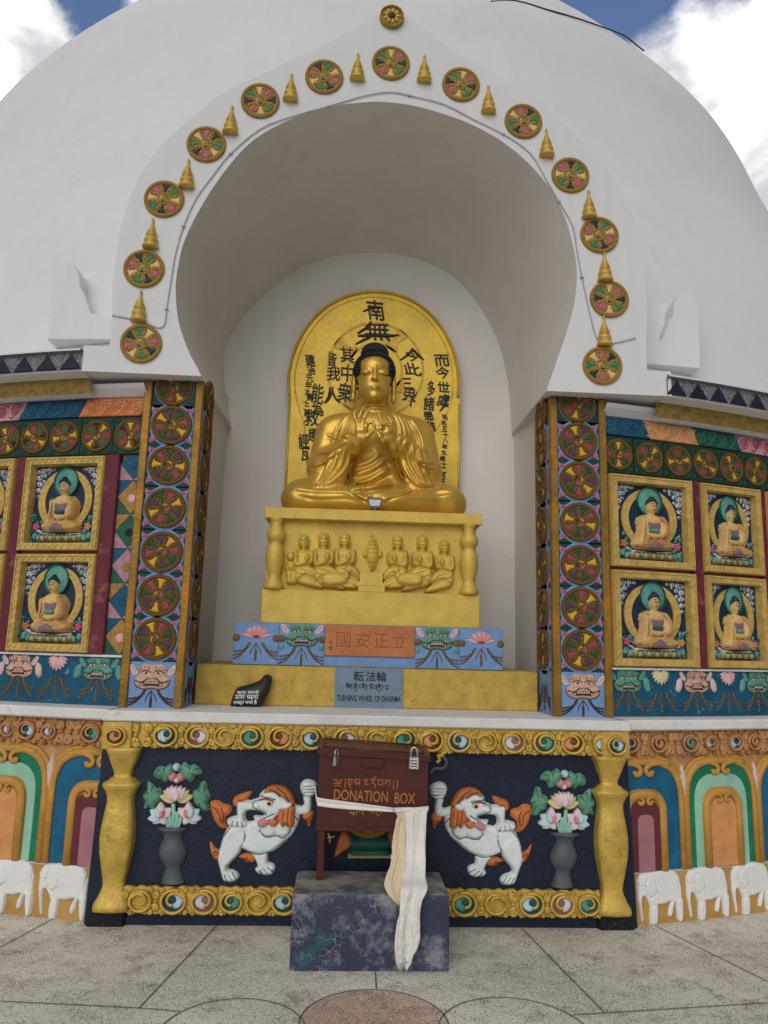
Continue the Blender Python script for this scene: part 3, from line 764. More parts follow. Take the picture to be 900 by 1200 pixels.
m = MB(); m.disc([(0, .02), (.072, .02), (.078, .034), (.084, .034), (.088, .0), (.088, -.01)], seg=48, rib=.004); m.build('disc', 'rim', t)
for k in range(9):
    m = MB(); m.puff(leafshape(.02*math.cos(k*.698), .02*math.sin(k*.698), .05, .015, k*.698), .014, .012, .02, base=0); m.build('petal', 'gold', t)
m = MB(); m.disc([(0, .042), (.018, .038), (.026, .02)], seg=16, smooth=True); m.build('centre', 'purple', t)
fin = MB()
fin.lathe_z([(.046, 0), (.053, .005), (.053, .020), (.040, .028), (.037, .036), (.045, .046), (.044, .066), (.034, .078), (.026, .082), (.035, .090), (.035, .104), (.023, .108), (.028, .116), (.028, .124), (.019, .128), (.022, .136), (.016, .142), (.018, .150), (.012, .156), (.013, .166), (.008, .176), (.006, .196), (.010, .202), (.009, .210), (.003, .218)], seg=20)
FM = proto(fin, 'finial', 'gold')
FIN = [((164, 361), 'left', 0), ((178, 276), 'left', 1), ((220, 206), 'left', 2), ((271, 143), 'left', 3), ((341, 105), 'left', 4), ((419, 81), 'left', 5), ((497, 83), 'right', 5), ((572, 119), 'right', 4), ((640, 170), 'right', 3), ((689.5, 242), 'right', 2), ((708, 315), 'right', 1), ((707.5, 390), 'right', 0)]
for q, sd, i in FIN:
    p = at(*q, GY)
    o = bpy.data.objects.new('stupa_finial', FM); COL.objects.link(o); o.location = (p[0], GY-.012, p[2]-.1)
    tag(o, f'little gilded stupa-shaped finial, {["lowest", "second", "third", "fourth", "fifth", "topmost"][i]} on the {where[sd]} of the arch', 'finial', 'little finials between the medallions')
# ---- cables
def cable(name, pts, r, m, lab, cat='cable'):
    mb = MB(); mb.pipe(pts, r, 8); return tag(mb.build(name, m), lab, cat)
cp = [(131, 369), (150, 373), (170, 378), (186, 384), (193, 379), (195, 362), (200, 330), (206, 295), (215, 265), (230, 232), (250, 205), (270, 180), (305, 151), (340, 137), (385, 124.5), (430, 111.5), (458, 108), (480, 112), (520, 122), (555, 140), (590, 157), (622, 180), (640, 210), (655, 236), (671, 264), (676, 292), (682, 325), (692, 370), (699, 395), (708, 404), (722, 401.5), (745, 396)]
pp = spline([at(x, y, GY-.008) for x, y in cp], 3)
o = cable('electric_cable', pp, .0038, 'cable', 'thin grey electric cable clipped along the inner edge of the white arch')
for i in range(6, len(pp)-4, 9):
    q = np.array(pp[i]); mb = MB(); mb.box(q[0]-.012, q[0]+.012, q[1]-.007, GY, q[2]-.004, q[2]+.004, b=.001); mb.build('cable_clip', 'cable', o)
cable('dome_cable', spline([on_dome(x, y, .012) for x, y in ((575, 2), (605, 1), (640, 11), (665, 18), (690, 26), (715, 35), (732, 42), (745, 52), (755, 60))], 3), .008, 'blackcable', 'dark cable running over the upper right shoulder of the dome')

# ================================================================== pillars either side of the niche
def mask_face(mb_face, mb_line, mb_pale, cu, cv, s):
    """a grinning guardian mask about 1*s wide: face, painted lines, pale teeth and horned ears"""
    f = lambda pts: [(cu+x*s*1.2, cv+y*s*.95) for x, y in pts]; ears = []
    mb_face.puff(f(blob([(-.36, .30), (-.22, .44), (0, .40), (.22, .44), (.36, .30), (.33, .10), (.47, -.08), (.42, -.30), (.20, -.40), (0, -.36), (-.20, -.40), (-.42, -.30), (-.47, -.08), (-.33, .10)], 2)), .05*s, .16*s, .001)
    for sg in (-1, 1):
        mb_face.puff(f(blob([(sg*.04, .24), (sg*.16, .34), (sg*.33, .36), (sg*.38, .26), (sg*.20, .22)], 2)), .035*s, .04*s, .048*s, base=0)
        mb_face.puff(f(oval(sg*.30, -.10, .13, .10, 12)), .035*s, .08*s, .045*s, base=0)
        mb_pale.puff(f(blob([(sg*.06, .13), (sg*.15, .19), (sg*.28, .15), (sg*.18, .08)], 2)), .015*s, .03*s, .05*s, base=0)
        mb_line.puff(f(oval(sg*.16, .135, .04, .04, 8)), .012*s, .03*s, .066*s, base=0)
        for k in range(3): mb_line.line(f([(sg*(.08+.09*k), .26), (sg*(.12+.10*k), .35)]), .012*s, .078*s, smooth=0, seg=5)
        mb_line.line(f(spline([(sg*.05, .16), (sg*.16, .215), (sg*.31, .15)], 3)), .016*s, .062*s)
        mb_line.line(f(spline([(sg*.10, -.03), (sg*.26, -.17), (sg*.44, -.12)], 3)), .018*s, .07*s)
        e = MB(T=mb_pale.T); e.puff(f(blob([(sg*.38, .12), (sg*.54, .40), (sg*.64, .36), (sg*.58, .16), (sg*.48, .04)], 2)), .02*s, .05*s, .001); ears.append(e)
        mb_line.line(f([(sg*.44, .14), (sg*.56, .33)]), .012*s, .02*s, smooth=0)
        mb_pale.puff(f([(sg*.20, -.20), (sg*.27, -.21), (sg*.25, -.36)]), .02*s, .03*s, .05*s, base=0)
    mb_face.puff(f(blob([(-.11, .0), (-.04, .16), (.04, .16), (.11, .0), (.10, -.07), (-.10, -.07)], 2)), .05*s, .07*s, .05*s, base=0)
    for sg in (-1, 1): mb_line.puff(f(oval(sg*.055, -.045, .025, .02, 8)), .008*s, .02*s, .096*s, base=0)
    mb_line.puff(f(blob([(-.30, -.15), (0, -.11), (.30, -.15), (.26, -.31), (0, -.29), (-.26, -.31)], 2)), .012*s, .05*s, .046*s, base=0)
    for k in range(6): mb_pale.puff(f(rect(-.185+.063*k, -.135+.063*k, -.225, -.155)), .018*s, .02*s, .055*s, base=0)
    mb_line.line(f(spline([(-.47, -.08), (-.42, -.30), (-.20, -.41), (0, -.37), (.20, -.41), (.42, -.30), (.47, -.08)], 3)), .016*s, .012*s)
    return ears
def garlands(mb, cu, cv, w, h, n=3):
    """strings of beads hanging from a mask in a tile w wide, h high below cv"""
    for sg in (-1, 1):
        for k in range(n):
            t = (k+1)/n; P = [(cu+sg*w*(.12+.02*k), cv), (cu+sg*w*(.2+.1*t), cv-h*(.25+.35*t)), (cu+sg*w*.48, cv-h*(.32+.56*t))]
            S = spline(P, 6); mb.line(P, .004, .002, smooth=4)
            for q in S[3::2]: mb.puff(oval(q[0], q[1], .0085, .0075, 8), .006, .008, .001, base=0)
    mb.line([(cu, cv), (cu, cv-h*.9)], .003, .002, smooth=0)
    for j in range(4): mb.puff(oval(cu, cv-h*(.45+.14*j), .009, .012, 8), .006, .008, .001, base=0)
    for sg in (-1, 1): mb.line([(cu, cv-.03*h), (cu+sg*w*.09, cv-h*.35), (cu+sg*w*.12, cv-h*.62)], .003, .002)
PIX0, PIX1, PIY, PIZ0, PIZ1 = 1.152, 1.535, 4.80, 1.176, 3.262
wz = [1.592, 1.862, 2.136, 2.418, 2.697, 2.966, 3.218]
pald = [['yellow', 'pinkd', 'greend', 'purple'], ['yellow', 'purple', 'greend', 'pinkd']]
def quarter_tile(cu, cv, w, h, mb_sky, mb_green, mb_rose):
    mb_green.plate(rect(cu-w/2, cu+w/2, cv-h/2, cv+h/2), -.02, .004, .002)
    mb_sky.disc([(0, .006), (.5*w, .006), (.53*w, .003), (.53*w, -.01)], cu, cv, 40)
    for sx in (-1, 1):
        for sy in (-1, 1):
            x = cu+sx*w*.40; y = cv+sy*h*.40
            for k in range(3): mb_rose.puff(oval(x+sx*(k-1)*.012, y-sy*(.004+.010*abs(k-1)), .013, .011, 8), .008, .01, .004, base=0)
            mb_sky.puff(oval(cu+sx*w*.455, cv+sy*h*.36, .012, .03, 10, -sx*sy*.25), .006, .01, .003, base=0)
def pillar(sgn):
    ox = sgn*(PIX0+PIX1)/2; t = empty('painted_pillar', (ox, PIY, PIZ0)); hw = (PIX1-PIX0)/2; D = .38; H = PIZ1-PIZ0
    sdn = 'left' if sgn < 0 else 'right'
    tag(t, f'square pillar of painted wheel tiles with gilded corner strips, {sdn} of the niche', 'pillar', 'painted pillars beside the niche')
    mb = MB(); mb.box(-hw+.008, hw-.008, .012, D, 0, H); mb.build('core', 'deepgreen', t)
    ps = .052
    for x0, x1, y0, y1 in ((-hw, -hw+ps, -.022, .03), (hw-ps, hw, -.022, .03)):
        mb = MB(); mb.box(x0, x1, y0, y1, 0, H, b=.006); mb.build('corner_post', 'post', t)
    mb = MB(); xi = -sgn*hw
    mb.box(min(xi, xi-sgn*-.014), max(xi, xi-sgn*-.014), D-.03, D+.012, 0, H, b=.004); mb.build('corner_post', 'post', t)
    # front face tiles
    tw = 2*hw-2*ps
    a, b, c = MB(), MB(), MB()
    zc = [z-PIZ0 for z in wz]
    for z in zc: 
        top = min(z+.137, H-.003); quarter_tile(0, z, tw, .272, a, b, c) if z+.137 < H else b.plate(rect(-tw/2, tw/2, z-.137, H-.002), -.02, .004, .002)
    zl = zc[-1]; a.disc([(0, .006), (.46*tw, .006), (.46*tw, -.01)], 0, zl, 40)
    b.build('tile_corner', 'deepgreen', t); a.build('tile_ring', 'sky', t); c.build('tile_flower', 'rose', t)
    for i, z in enumerate(zc): wheel(t, (0, -.006, z), .131 if i < 6 else .122, .5*i+sgn*.35, pald[i % 2], 'rimdark', 'wheel', ('rose', 'yellow', 'navy'))
    # inner side face: the same tiles, turned to face the niche
    rz = math.pi/2*(-sgn); 
    e = bpy.data.objects.new('side_face', None)
    a, b, c = MB(), MB(), MB(); sw = D-.05
    def T(u, v, n): return (-sgn*(hw+n-.008), D/2+ (u if sgn < 0 else -u)+.005, v)
    for m in (a, b, c): m.T = T
    for z in zc:
        if z+.137 < H: quarter_tile(0, z, sw, .272, a, b, c)
        else: b.plate(rect(-sw/2, sw/2, z-.137, H-.002), -.02, .004, .002)
    b.build('tile_corner', 'deepgreen', t); a.build('tile_ring', 'sky', t); c.build('tile_flower', 'rose', t)
    for i, z in enumerate(zc):
        w_ = wheel(t, (-sgn*(hw-.004), D/2+.005, z), .131 if i < 6 else .122, .0, pald[(i+1) % 2], 'rimdark', 'wheel', ('rose', 'yellow', 'navy'))
        w_.rotation_euler = (0, .6*i, 0); w_.rotation_mode = 'XYZ'
        w_.rotation_euler = Matrix.Rotation(-sgn*math.pi/2, 4, 'Z').to_euler() if False else (Matrix.Rotation(math.pi/2*(1 if sgn < 0 else -1), 4, 'Z') @ Matrix.Rotation(.6*i, 4, 'Y')).to_euler()
    # mask tiles at the foot
    for face in (0, 1):
        mk = [MB(), MB(), MB(), MB(), MB()]
        if face:
            for m in mk: m.T = T
        ww = tw if face == 0 else sw
        mk[0].plate(rect(-ww/2, ww/2, .0, zc[0]-.139), -.02, .006, .002)
        for m in mk[1:]:
            t0 = m.T
            m.T = (lambda f: (lambda u, v, n: f(u, v, n+.006)))(t0 or (lambda u, v, n: (u, -n, v)))
        if face == 0:
            ears = mask_face(mk[1], mk[2], mk[3], 0, .185, .19); garlands(mk[4], 0, .105, tw, .105)
        else:
            for k in range(5): mk[3].puff(leafshape(0, .19, .07, .015, math.pi*(k+.5)/5), .008, .012, .001, base=0)
            garlands(mk[4], 0, .18, sw*.9, .17, 4)
        mk[0].build('mask_tile', 'sky', t)
        if face == 0: mk[1].build('mask_face', 'mflesh', t); mk[2].build('mask_line', 'mline', t); mk[3].build('mask_teeth', 'mpale', t); [e.build('mask_ear', 'mpale', t) for e in ears]
        else: mk[3].build('tile_lotus', 'halo', t)
        mk[4].build('garland', 'mline', t)
    return t
pillar(-1); pillar(1)

# ================================================================== round wall: frieze tiles, scroll strips, mask band
RW = 7.855
tile = MB(); tile.plate(rect(-.116, .116, -.125, .125), -.01, .012, .003)
for sx in (-1, 1):
    for sy in (-1, 1): tile.puff(oval(sx*.094, sy*.100, .018, .02, 10), .008, .012, .011, base=0)
WT = proto(tile, 'tile', 'deepgreen')
fcol = ['yellow', 'pinkd', 'greend', 'navy', 'yellow', 'pink', 'halo', 'ink']
def wheel_tile(u, z, sd, i, tone):
    loc, a = on_wall(RW, u, z)
    t = empty('wheel_tile', loc, a)
    tag(t, f'dark green wheel tile in the row above the reliefs, {ORD[i]} from the {sd} pillar', 'tile', f'wheel tiles above the {sd} reliefs')
    o = bpy.data.objects.new('tile', WT); COL.objects.link(o); o.parent = t
    wheel(t, (0, -.010, 0), .108, .7*i, ['yellow', 'pinkd', 'halod', 'ink'] if tone else ['yellow', 'greend', 'pinkd', 'greend'], 'rimdark', 'wheel', ('peach', 'navy', 'yellow'))
for i, u in enumerate([-1.625, -1.858, -2.093, -2.320, -2.545]): wheel_tile(u, 2.897, 'left', i, 1)
for i, u in enumerate([1.640, 1.880, 2.118, 2.352, 2.586, 2.820, 3.054]): wheel_tile(u, 2.897, 'right', i, 0)
def scroll_tile(u0, u1, mkey, lkey, label, flip):
    c = (u0+u1)/2; loc, a = on_wall(RW, c, 3.03); h = .122; t = empty('scroll_tile', loc, a); tag(t, label, 'tile', 'carved scroll tiles under the cornice')
    T = (lambda u, v, n: (lambda q: (q[0], q[1], q[2]))(( (RW+n)*math.sin(u/RW), RW-(RW+n)*math.cos(u/RW), v)))
    w = u1-u0; sk = .03*flip
    mb = MB(T=T); mb.plate([(-w/2-sk, h), (-w/2+sk, 0), (w/2+sk, 0), (w/2-sk, h)], -.01, .02, .004); mb.build('tile', mkey, t)
    mb = MB(T=T); k = max(2, round(w/.105))
    for j in range(k):
        cu = -w/2+w*(j+.5)/k
        mb.line(spiral(cu, h*.5+(.008 if j % 2 else -.008), .042, 1.9, (0 if j % 2 else math.pi), 1 if j % 2 else -1, 26, .12), .0045, .021, smooth=0)
        mb.line([(cu-.05, h*.2), (cu-.02, h*.12), (cu+.03, h*.85), (cu+.055, h*.75)], .004, .021)
    mb.build('scroll', lkey, t)
L2 = lambda n, c, k=1: mat(n, rgb(*c, k), .6, var=.3, scale=25, bump=.3)
L2('scroll_orange', (206, 120, 70)); L2('scroll_orange_light', (224, 160, 110)); L2('scroll_blue', (20, 78, 110)); L2('scroll_blue_light', (50, 110, 140)); L2('scroll_pink', (206, 150, 160)); L2('scroll_pink_light', (170, 86, 104))
L2('scroll_peach', (222, 156, 106)); L2('scroll_peach_light', (236, 186, 140)); L2('scroll_green', (30, 92, 80)); L2('scroll_green_light', (70, 136, 118))
M.update({k: v for k, v in MATS.items() if k.startswith('scroll_')})
scroll_tile(-1.975, -1.53, 'scroll_orange', 'scroll_orange_light', 'orange carved scroll tile beside the left pillar, under the cornice', -1)
scroll_tile(-2.435, -1.975, 'scroll_blue', 'scroll_blue_light', 'blue carved scroll tile between the orange and the pink ones, left of the niche', -1)
scroll_tile(-2.90, -2.435, 'scroll_pink', 'scroll_pink_light', 'pink carved scroll tile at the left edge, next to a blue one', -1)
scroll_tile(1.535, 1.865, 'scroll_blue', 'scroll_blue_light', 'blue carved scroll tile beside the right pillar, under the cornice', 1)
scroll_tile(1.865, 2.27, 'scroll_peach', 'scroll_peach_light', 'peach carved scroll tile between the blue and the green ones, right of the niche', 1)
scroll_tile(2.27, 2.66, 'scroll_green', 'scroll_green_light', 'green carved scroll tile between the peach and the pink ones, right of the niche', 1)
scroll_tile(2.66, 3.02, 'scroll_pink', 'scroll_pink_light', 'pink carved scroll tile right of the green one, under the cornice', 1)
scroll_tile(3.02, 3.40, 'scroll_blue', 'scroll_blue_light', 'dark blue scroll tile at the far right edge under the cornice', 1)
# mask band under the reliefs
def mask_band(sgn, items):
    sd = 'left' if sgn < 0 else 'right'; R = 7.858
    t = empty('mask_frieze', cyl(R, sgn*2.1, 1.182)); o = t.location.copy(); g = (lambda n0: (lambda u, v, n: tuple(np.array(cyl(R, u, v, n+n0))-np.array(o))))
    tag(t, f'petrol blue frieze of guardian masks and lotuses below the {sd} reliefs', 'frieze')
    mb = MB(T=g(0)); us = np.linspace(1.538, 3.6, 17)
    for i in range(16):
        a, b = sgn*us[i], sgn*us[i+1]; mb.plate(rect(min(a, b), max(a, b), 1.182, 1.473), -.012, .012, 0)
    mb.build('frieze_board', 'teal', t)
    for (u, kind, colr) in items:
        if kind == 'm':
            f, l, p = MB(T=g(.012)), MB(T=g(.012)), MB(T=g(.012)); ears = mask_face(f, l, p, u, 1.40, .175); paws = [MB(T=g(.012)), MB(T=g(.012))]
            for sg in (-1, 1): paws[sg > 0].puff(blob([(u+sg*.12, 1.425), (u+sg*.155, 1.41), (u+sg*.165, 1.35), (u+sg*.14, 1.335), (u+sg*.115, 1.37)], 2), .012, .02, .001)
            fo = f.build('mask', colr, t); l.build('mask_line', 'mline', fo); p.build('mask_teeth', 'mpale', fo); [e.build('mask_ear', 'mpale' if colr != 'mgreen' else 'halo', fo) for e in ears]; [e.build('mask_hand', 'mpale' if colr != 'mgreen' else 'halo', fo) for e in paws]
        else:
            f = MB(T=g(.012))
            for k in range(9): f.puff(leafshape(u, 1.462, .085-.012*abs(k-4)*.3, .017, math.pi+math.pi*(k+.5)/9), .010, .014, .001+.0015*(4-abs(k-4)), base=0)
            f.build('lotus', colr, t)
        f = MB(T=g(.012)); garlands(f, u, 1.335, .235, .14); f.build('garland', 'garland', t)
mask_band(-1, [(-1.70, 'm', 'mgreen'), (-1.98, 'l', 'lotus'), (-2.25, 'm', 'mflesh'), (-2.53, 'l', 'lotus')])
mask_band(1, [(1.66, 'm', 'mgreen'), (1.905, 'l', 'petalc'), (2.185, 'm', 'mflesh'), (2.45, 'l', 'lotus'), (2.715, 'm', 'mgreen'), (2.98, 'l', 'petalc')])
# diamond tiles between the left reliefs and the pillar
t = empty('diamond_panel', cyl(RW, -1.575, 1.49)); o0 = np.array(t.location); tag(t, 'narrow strip of diamond patterned tiles between the left reliefs and the left pillar', 'tile panel')
Tt = lambda u, v, n: tuple(np.array(cyl(RW, -1.575+u, 1.49+v, n))-o0)
hw = .098; hh = 1.272/5.75
mat('diamond_gold', rgb(172, 128, 62), .6, var=.3, scale=20, bump=.4); mat('diamond_green', rgb(36, 92, 74), .6, var=.3, scale=20, bump=.4); mat('diamond_pink', rgb(178, 132, 146), .6, var=.25, scale=20, bump=.4)
M.update({k: v for k, v in MATS.items() if k.startswith('diamond_')})
for k in range(6):
    v0 = hh*k; c = ['diamond_gold', 'teal', 'diamond_pink', 'diamond_green'][k % 4]; vt = min(v0+hh-.002, 1.272)
    mb = MB(T=Tt); P = [(-hw, v0+hh/2), (0, v0+.002), (hw, v0+hh/2), (0, v0+hh-.002)]
    if v0+hh > 1.28: y = 1.272; q = hw*(v0+hh-y)/(hh/2); P = [(-hw, v0+hh/2), (0, v0+.002), (hw, v0+hh/2), (q, y), (-q, y)]
    mb.plate(P, -.01, .014, .002); d = mb.build('diamond', c, t)
    f = MB(T=Tt)
    for j in range(8): f.puff(leafshape(0, v0+hh*.46, .034, .009, j*math.pi/4), .006, .008, .013, base=0)
    f.build('flower', ['lotus', 'teal', 'diamond_gold', 'ink'][k % 4], d)
    lo_, hi_ = [('diamond_green', 'teal'), ('diamond_pink', 'diamond_gold')][k % 2]
    for x0 in (-hw, hw):
        for yy, e, cm in ((v0, 1, lo_), (v0+hh, -1, hi_)):
            if yy > 1.28: continue
            mb = MB(T=Tt); mb.plate([(x0, yy+.001*e), (0, yy+.001*e), (x0, yy+e*hh/2-.001*e)], -.01, .012, .001); mb.build('triangle', cm, t)

# ================================================================== framed reliefs of the seated Buddha
def buddha_relief(var=0):
    t = empty('buddha_relief', (0, 0, 0)); W, H = .60, .612
    ln_ = [-.05, .0, .04][var]; f = lambda pts: [((x-.5+ln_*max(0, .72-y)*.55)*W*(1+.03*(var-1)*(y < .6)), (1-y)*H) for x, y in pts]
    fr = .047
    mb = MB(); o = rect(-W/2, W/2, 0, H); i = rect(-W/2+fr, W/2-fr, fr, H-fr)
    mb.band(o, rect(-W/2+.006, W/2-.006, .006, H-.006), -.01, .058); mb.band(rect(-W/2+.006, W/2-.006, .006, H-.006), i, .058, .060)
    mb.band(rect(-W/2+.006, W/2-.006, .006, H-.006), rect(-W/2+.014, W/2-.014, .014, H-.014), .058, .066)
    k = 4
    vs = [(*p, .060) for p in i]+[(*p, .0) for p in rect(-W/2+fr+.008, W/2-fr-.008, fr+.008, H-fr-.008)]
    mb.add(vs, [(j, (j+1) % 4, 4+(j+1) % 4, 4+j) for j in range(4)], 0, False)
    for sd in range(4):                                         # slanting notches along the frame
        n = 13
        for q in range(n):
            s0 = (q+.5)/n
            if sd < 2: cu, cv = -W/2+s0*W, (fr*.55 if sd == 0 else H-fr*.55); P = [(cu-.014, cv-.014), (cu+.014, cv+.014)]
            else: cu, cv = (-W/2+fr*.55 if sd == 2 else W/2-fr*.55), s0*H; P = [(cu-.014, cv-.014), (cu+.014, cv+.014)]
            mb.line(P, .004, .061, smooth=0, seg=5)
    mb.build('frame', 'framegold', t)
    mb = MB(); mb.plate(rect(-W/2+fr-.002, W/2-fr+.002, fr-.002, H-fr+.002), -.012, .004, 0); mb.build('backdrop', 'night', t)
    c = (0, H*.555); f0 = f; f = lambda pts: f0([((x-.5)*.90+.5, .31+(y-.245)*.905) for x, y in pts])
    mb = MB(); mb.band(oval(0, c[1]-.008, .204, .205, 40), oval(0, c[1]-.008, .152, .168, 40), .0, .016)
    for q in range(26):
        a = 2*math.pi*q/26; mb.line(spiral(1*.178*math.cos(a), c[1]-.008+.187*math.sin(a), .013, 1.2, a, 1, 10), .003, .016, smooth=0, seg=5)
    mb.build('aureole', 'framegold', t)
    mb = MB(); mb.disc([(0, .026), (.062, .026), (.066, .022), (.078, .024), (.088, .018), (.088, 0)], 0, H*.737, 40, smooth=True, kv=1.06); h = mb.build('halo', ['halo', 'halo2', 'halo'][var], t)
    mb = MB(); mb.band(oval(0, H*.737, .093, .098, 40), oval(0, H*.737, .087, .092, 40), .0, .028); mb.build('halo_rim', 'halod', h)
    b = MB()
    sh = [(f(oval(.5, .265, .068, .085, 16)), .045, .045, .022), (f(rect(.455, .545, .38, .30)), .03, .03, .02),
          (f(blob([(.36, .40), (.43, .355), (.57, .355), (.64, .40), (.66, .50), (.62, .62), (.38, .62), (.34, .50)])), .05, .06, .008),
          (f(blob([(.36, .40), (.33, .44), (.335, .55), (.30, .67), (.265, .735), (.29, .765), (.33, .75), (.375, .65), (.40, .53), (.40, .42)])), .04, .025, .03),
          (f(blob([(.64, .40), (.67, .44), (.675, .55), (.64, .635), (.52, .645), (.44, .63), (.44, .60), (.52, .60), (.58, .56), (.60, .42)])), .04, .025, .035),
          (f(blob([(.23, .72), (.30, .655), (.45, .64), (.60, .645), (.72, .68), (.78, .73), (.72, .775), (.50, .785), (.28, .775)])), .06, .05, .015),
          (f(blob([(.42, .60), (.50, .585), (.58, .605), (.57, .645), (.50, .66), (.43, .645)])), .025, .02, .05)]
    relief(b, sh, .006, .008, n0=.002, grooves=[(f([(.462, .26), (.485, .268)]), .005, .006), (f([(.515, .268), (.538, .26)]), .005, .006), (f([(.48, .315), (.52, .315)]), .005, .006), (f([(.455, .345), (.5, .355), (.545, .345)]), .005, .006)])
    body = b.build('figure', ['flesh', 'flesh2', 'flesh'][var], t)
    mb = MB(); mb.puff(f(blob([(.425, .245), (.43, .20), (.465, .165), (.485, .135), (.515, .135), (.535, .165), (.57, .20), (.575, .245), (.55, .222), (.50, .212), (.45, .222)])), .042, .04, .034); mb.build('hair', 'night', body)
    mb = MB(); relief(mb, [(f(blob([(.60, .375), (.655, .41), (.70, .48), (.705, .57), (.66, .645), (.56, .655), (.59, .60), (.62, .52), (.585, .42)])), .05, .03, .04),
                           (f(blob([(.29, .73), (.36, .665), (.50, .665), (.64, .665), (.76, .715), (.73, .765), (.50, .78), (.30, .77)])), .025, .04, .062)], .006, .006, grooves=[(f(q), .006, .008) for q in ([(.62, .42), (.665, .52), (.63, .62)], [(.65, .41), (.69, .52), (.66, .62)], [(.32, .72), (.5, .70), (.66, .69)], [(.36, .75), (.55, .735), (.72, .72)])])
    mb.build('robe', ['robe', 'robe2', 'robe3'][var], body)
    mb = MB(); mb.puff(f(blob([(.42, .455), (.50, .465), (.585, .455), (.575, .54), (.50, .575), (.43, .54)])), .014, .02, .056); mb.build('undergarment', 'violet', body); mb = MB(); mb.puff(f(blob([(.40, .775), (.47, .705), (.53, .705), (.60, .775), (.5, .785)])), .012, .02, .086); mb.build('undergarment', 'violet', body)
    mb = MB()
    for q in ([(.455, .235), (.475, .225), (.492, .238)], [(.508, .238), (.525, .225), (.545, .235)], [(.462, .258), (.475, .262), (.49, .258)], [(.51, .258), (.525, .262), (.538, .258)], [(.497, .245), (.495, .285), (.508, .288)], [(.475, .312), (.5, .308), (.525, .312)]): mb.line(f(q), .0022, .066, seg=5)
    mb.build('face_line', 'tanline', body)
    mb = MB(); mb.puff(f(blob([(.44, .545), (.50, .535), (.565, .545), (.55, .585), (.45, .585)])), .02, .02, .066); mb.build('sash', ['halo', 'halod', 'halo'][var], body)
    f = f0
    mb = MB()
    for q in ([(.385, .44), (.40, .56), (.37, .66)], [(.615, .44), (.60, .56), (.60, .62)], [(.27, .775), (.42, .745), (.55, .77)], [(.45, .80), (.58, .765), (.70, .765)], [(.44, .675), (.50, .69), (.56, .675)]): mb.line(f(q), .0026, .062, seg=5)
    mb.build('fold_line', 'tanline', body)
    mb = MB(); mb.puff(f([(.19, .765), (.25, .805), (.50, .822), (.75, .805), (.81, .765), (.80, .795), (.72, .835), (.28, .835), (.20, .795)]), .058, .02, .01); seat = mb.build('seat_rim', 'cloud', t)
    mb = MB(); mb.puff(f([(.215, .822), (.785, .822), (.77, .875), (.74, .905), (.26, .905), (.23, .875)]), .05, .03, .004)
    for q in range(5): mb.puff(f(oval(.30+.10*q, .868, .036, .03, 12)), .016, .015, .04, base=.0)
    mb.build('lotus_throne', 'lotusg', t)
    mb = MB()
    for q in range(5): mb.line(f(spline([(.262+.10*q, .90), (.268+.10*q, .85), (.30+.10*q, .832), (.332+.10*q, .85), (.338+.10*q, .90)], 2)), .0034, .052, smooth=0, seg=5)
    mb.build('throne_line', 'halod', t)
    rnd = random.Random(3+var)
    for sg in (-1, 1):
        mb = MB(); X = lambda x: .5+sg*(.5-x)
        for (x, y, r) in ((.13, .14, .036), (.175, .125, .036), (.24, .12, .034), (.30, .118, .024), (.13, .205, .04), (.185, .185, .034), (.14, .275, .04), (.185, .25, .026), (.128, .345, .034), (.128, .41, .024), (.24, .155, .022)):
            mb.puff(f(oval(X(x), y, r*1.05, r*.8, 12)), .012, .014, .004, base=0)
            mb.line(f(spiral(X(x), y, r*.8, 1.2, rnd.random()*6, sg, 9)), .0030, .0155, mi=1, smooth=0, seg=5)
        mb.build('clouds', ['cloud', 'night'], t)
        mb = MB()
        for q in range(40):
            x = .11+rnd.random()**1.3*.14; y = .90-rnd.random()*.27*(1-(x-.11)*2.0); a_ = rnd.random()*6.28; n_ = .003+.012*rnd.random()
            mb.puff(f(leafshape(X(x), y, .062, .020, a_, seg=5)), .012, .012, n_, mi=q % 3 // 2, base=0, step=.02)
            mb.line(f([(X(x), y), (X(x)+.05*math.cos(a_), y+.05*math.sin(a_))]), .0018, n_+.011, mi=2, smooth=0, seg=4)
        for (x, y) in ((.16, .84), (.215, .865)): mb.puff(f(oval(X(x), y, .04, .045, 12)), .022, .02, .006, base=0)
        mb.build('foliage', ['leaf', 'halod', 'night'], t)
        mb = MB()
        for q in range(5): mb.puff(f(leafshape(X(.175), .745, .05, .02, q*1.256)), .012, .01, .020, base=0)
        mb.build('flower', ['orange', 'rose', 'peach'][(sg > 0)+(var % 2)], t)
    return t
M['flesh2'] = mat('relief_flesh_pale', rgb(210, 176, 120), .5, var=.2, scale=20); M['robe2'] = mat('relief_robe_ochre', rgb(200, 158, 92), .55, var=.2, scale=20); M['robe3'] = mat('relief_robe_rust', rgb(186, 134, 88), .55, var=.2, scale=20); M['halo2'] = mat('relief_halo_blue_green', rgb(88, 150, 140), .5, var=.25, scale=18)
prt = [buddha_relief(q) for q in range(3)]; used = [False]*3; rowname = ['lower', 'upper']
spots = [(-2.045, .575, 'left', 0), (-2.70, .57, 'left', 1), (1.865, .64, 'right', 0), (2.535, .535, 'right', 1), (3.165, .56, 'right', 2)]
desc = {('left', 0): 'nearest the left pillar', ('left', 1): 'cut off by the left edge of the photo', ('right', 0): 'beside the right pillar', ('right', 1): 'second column right of the right pillar', ('right', 2): 'at the extreme right edge'}
first = True
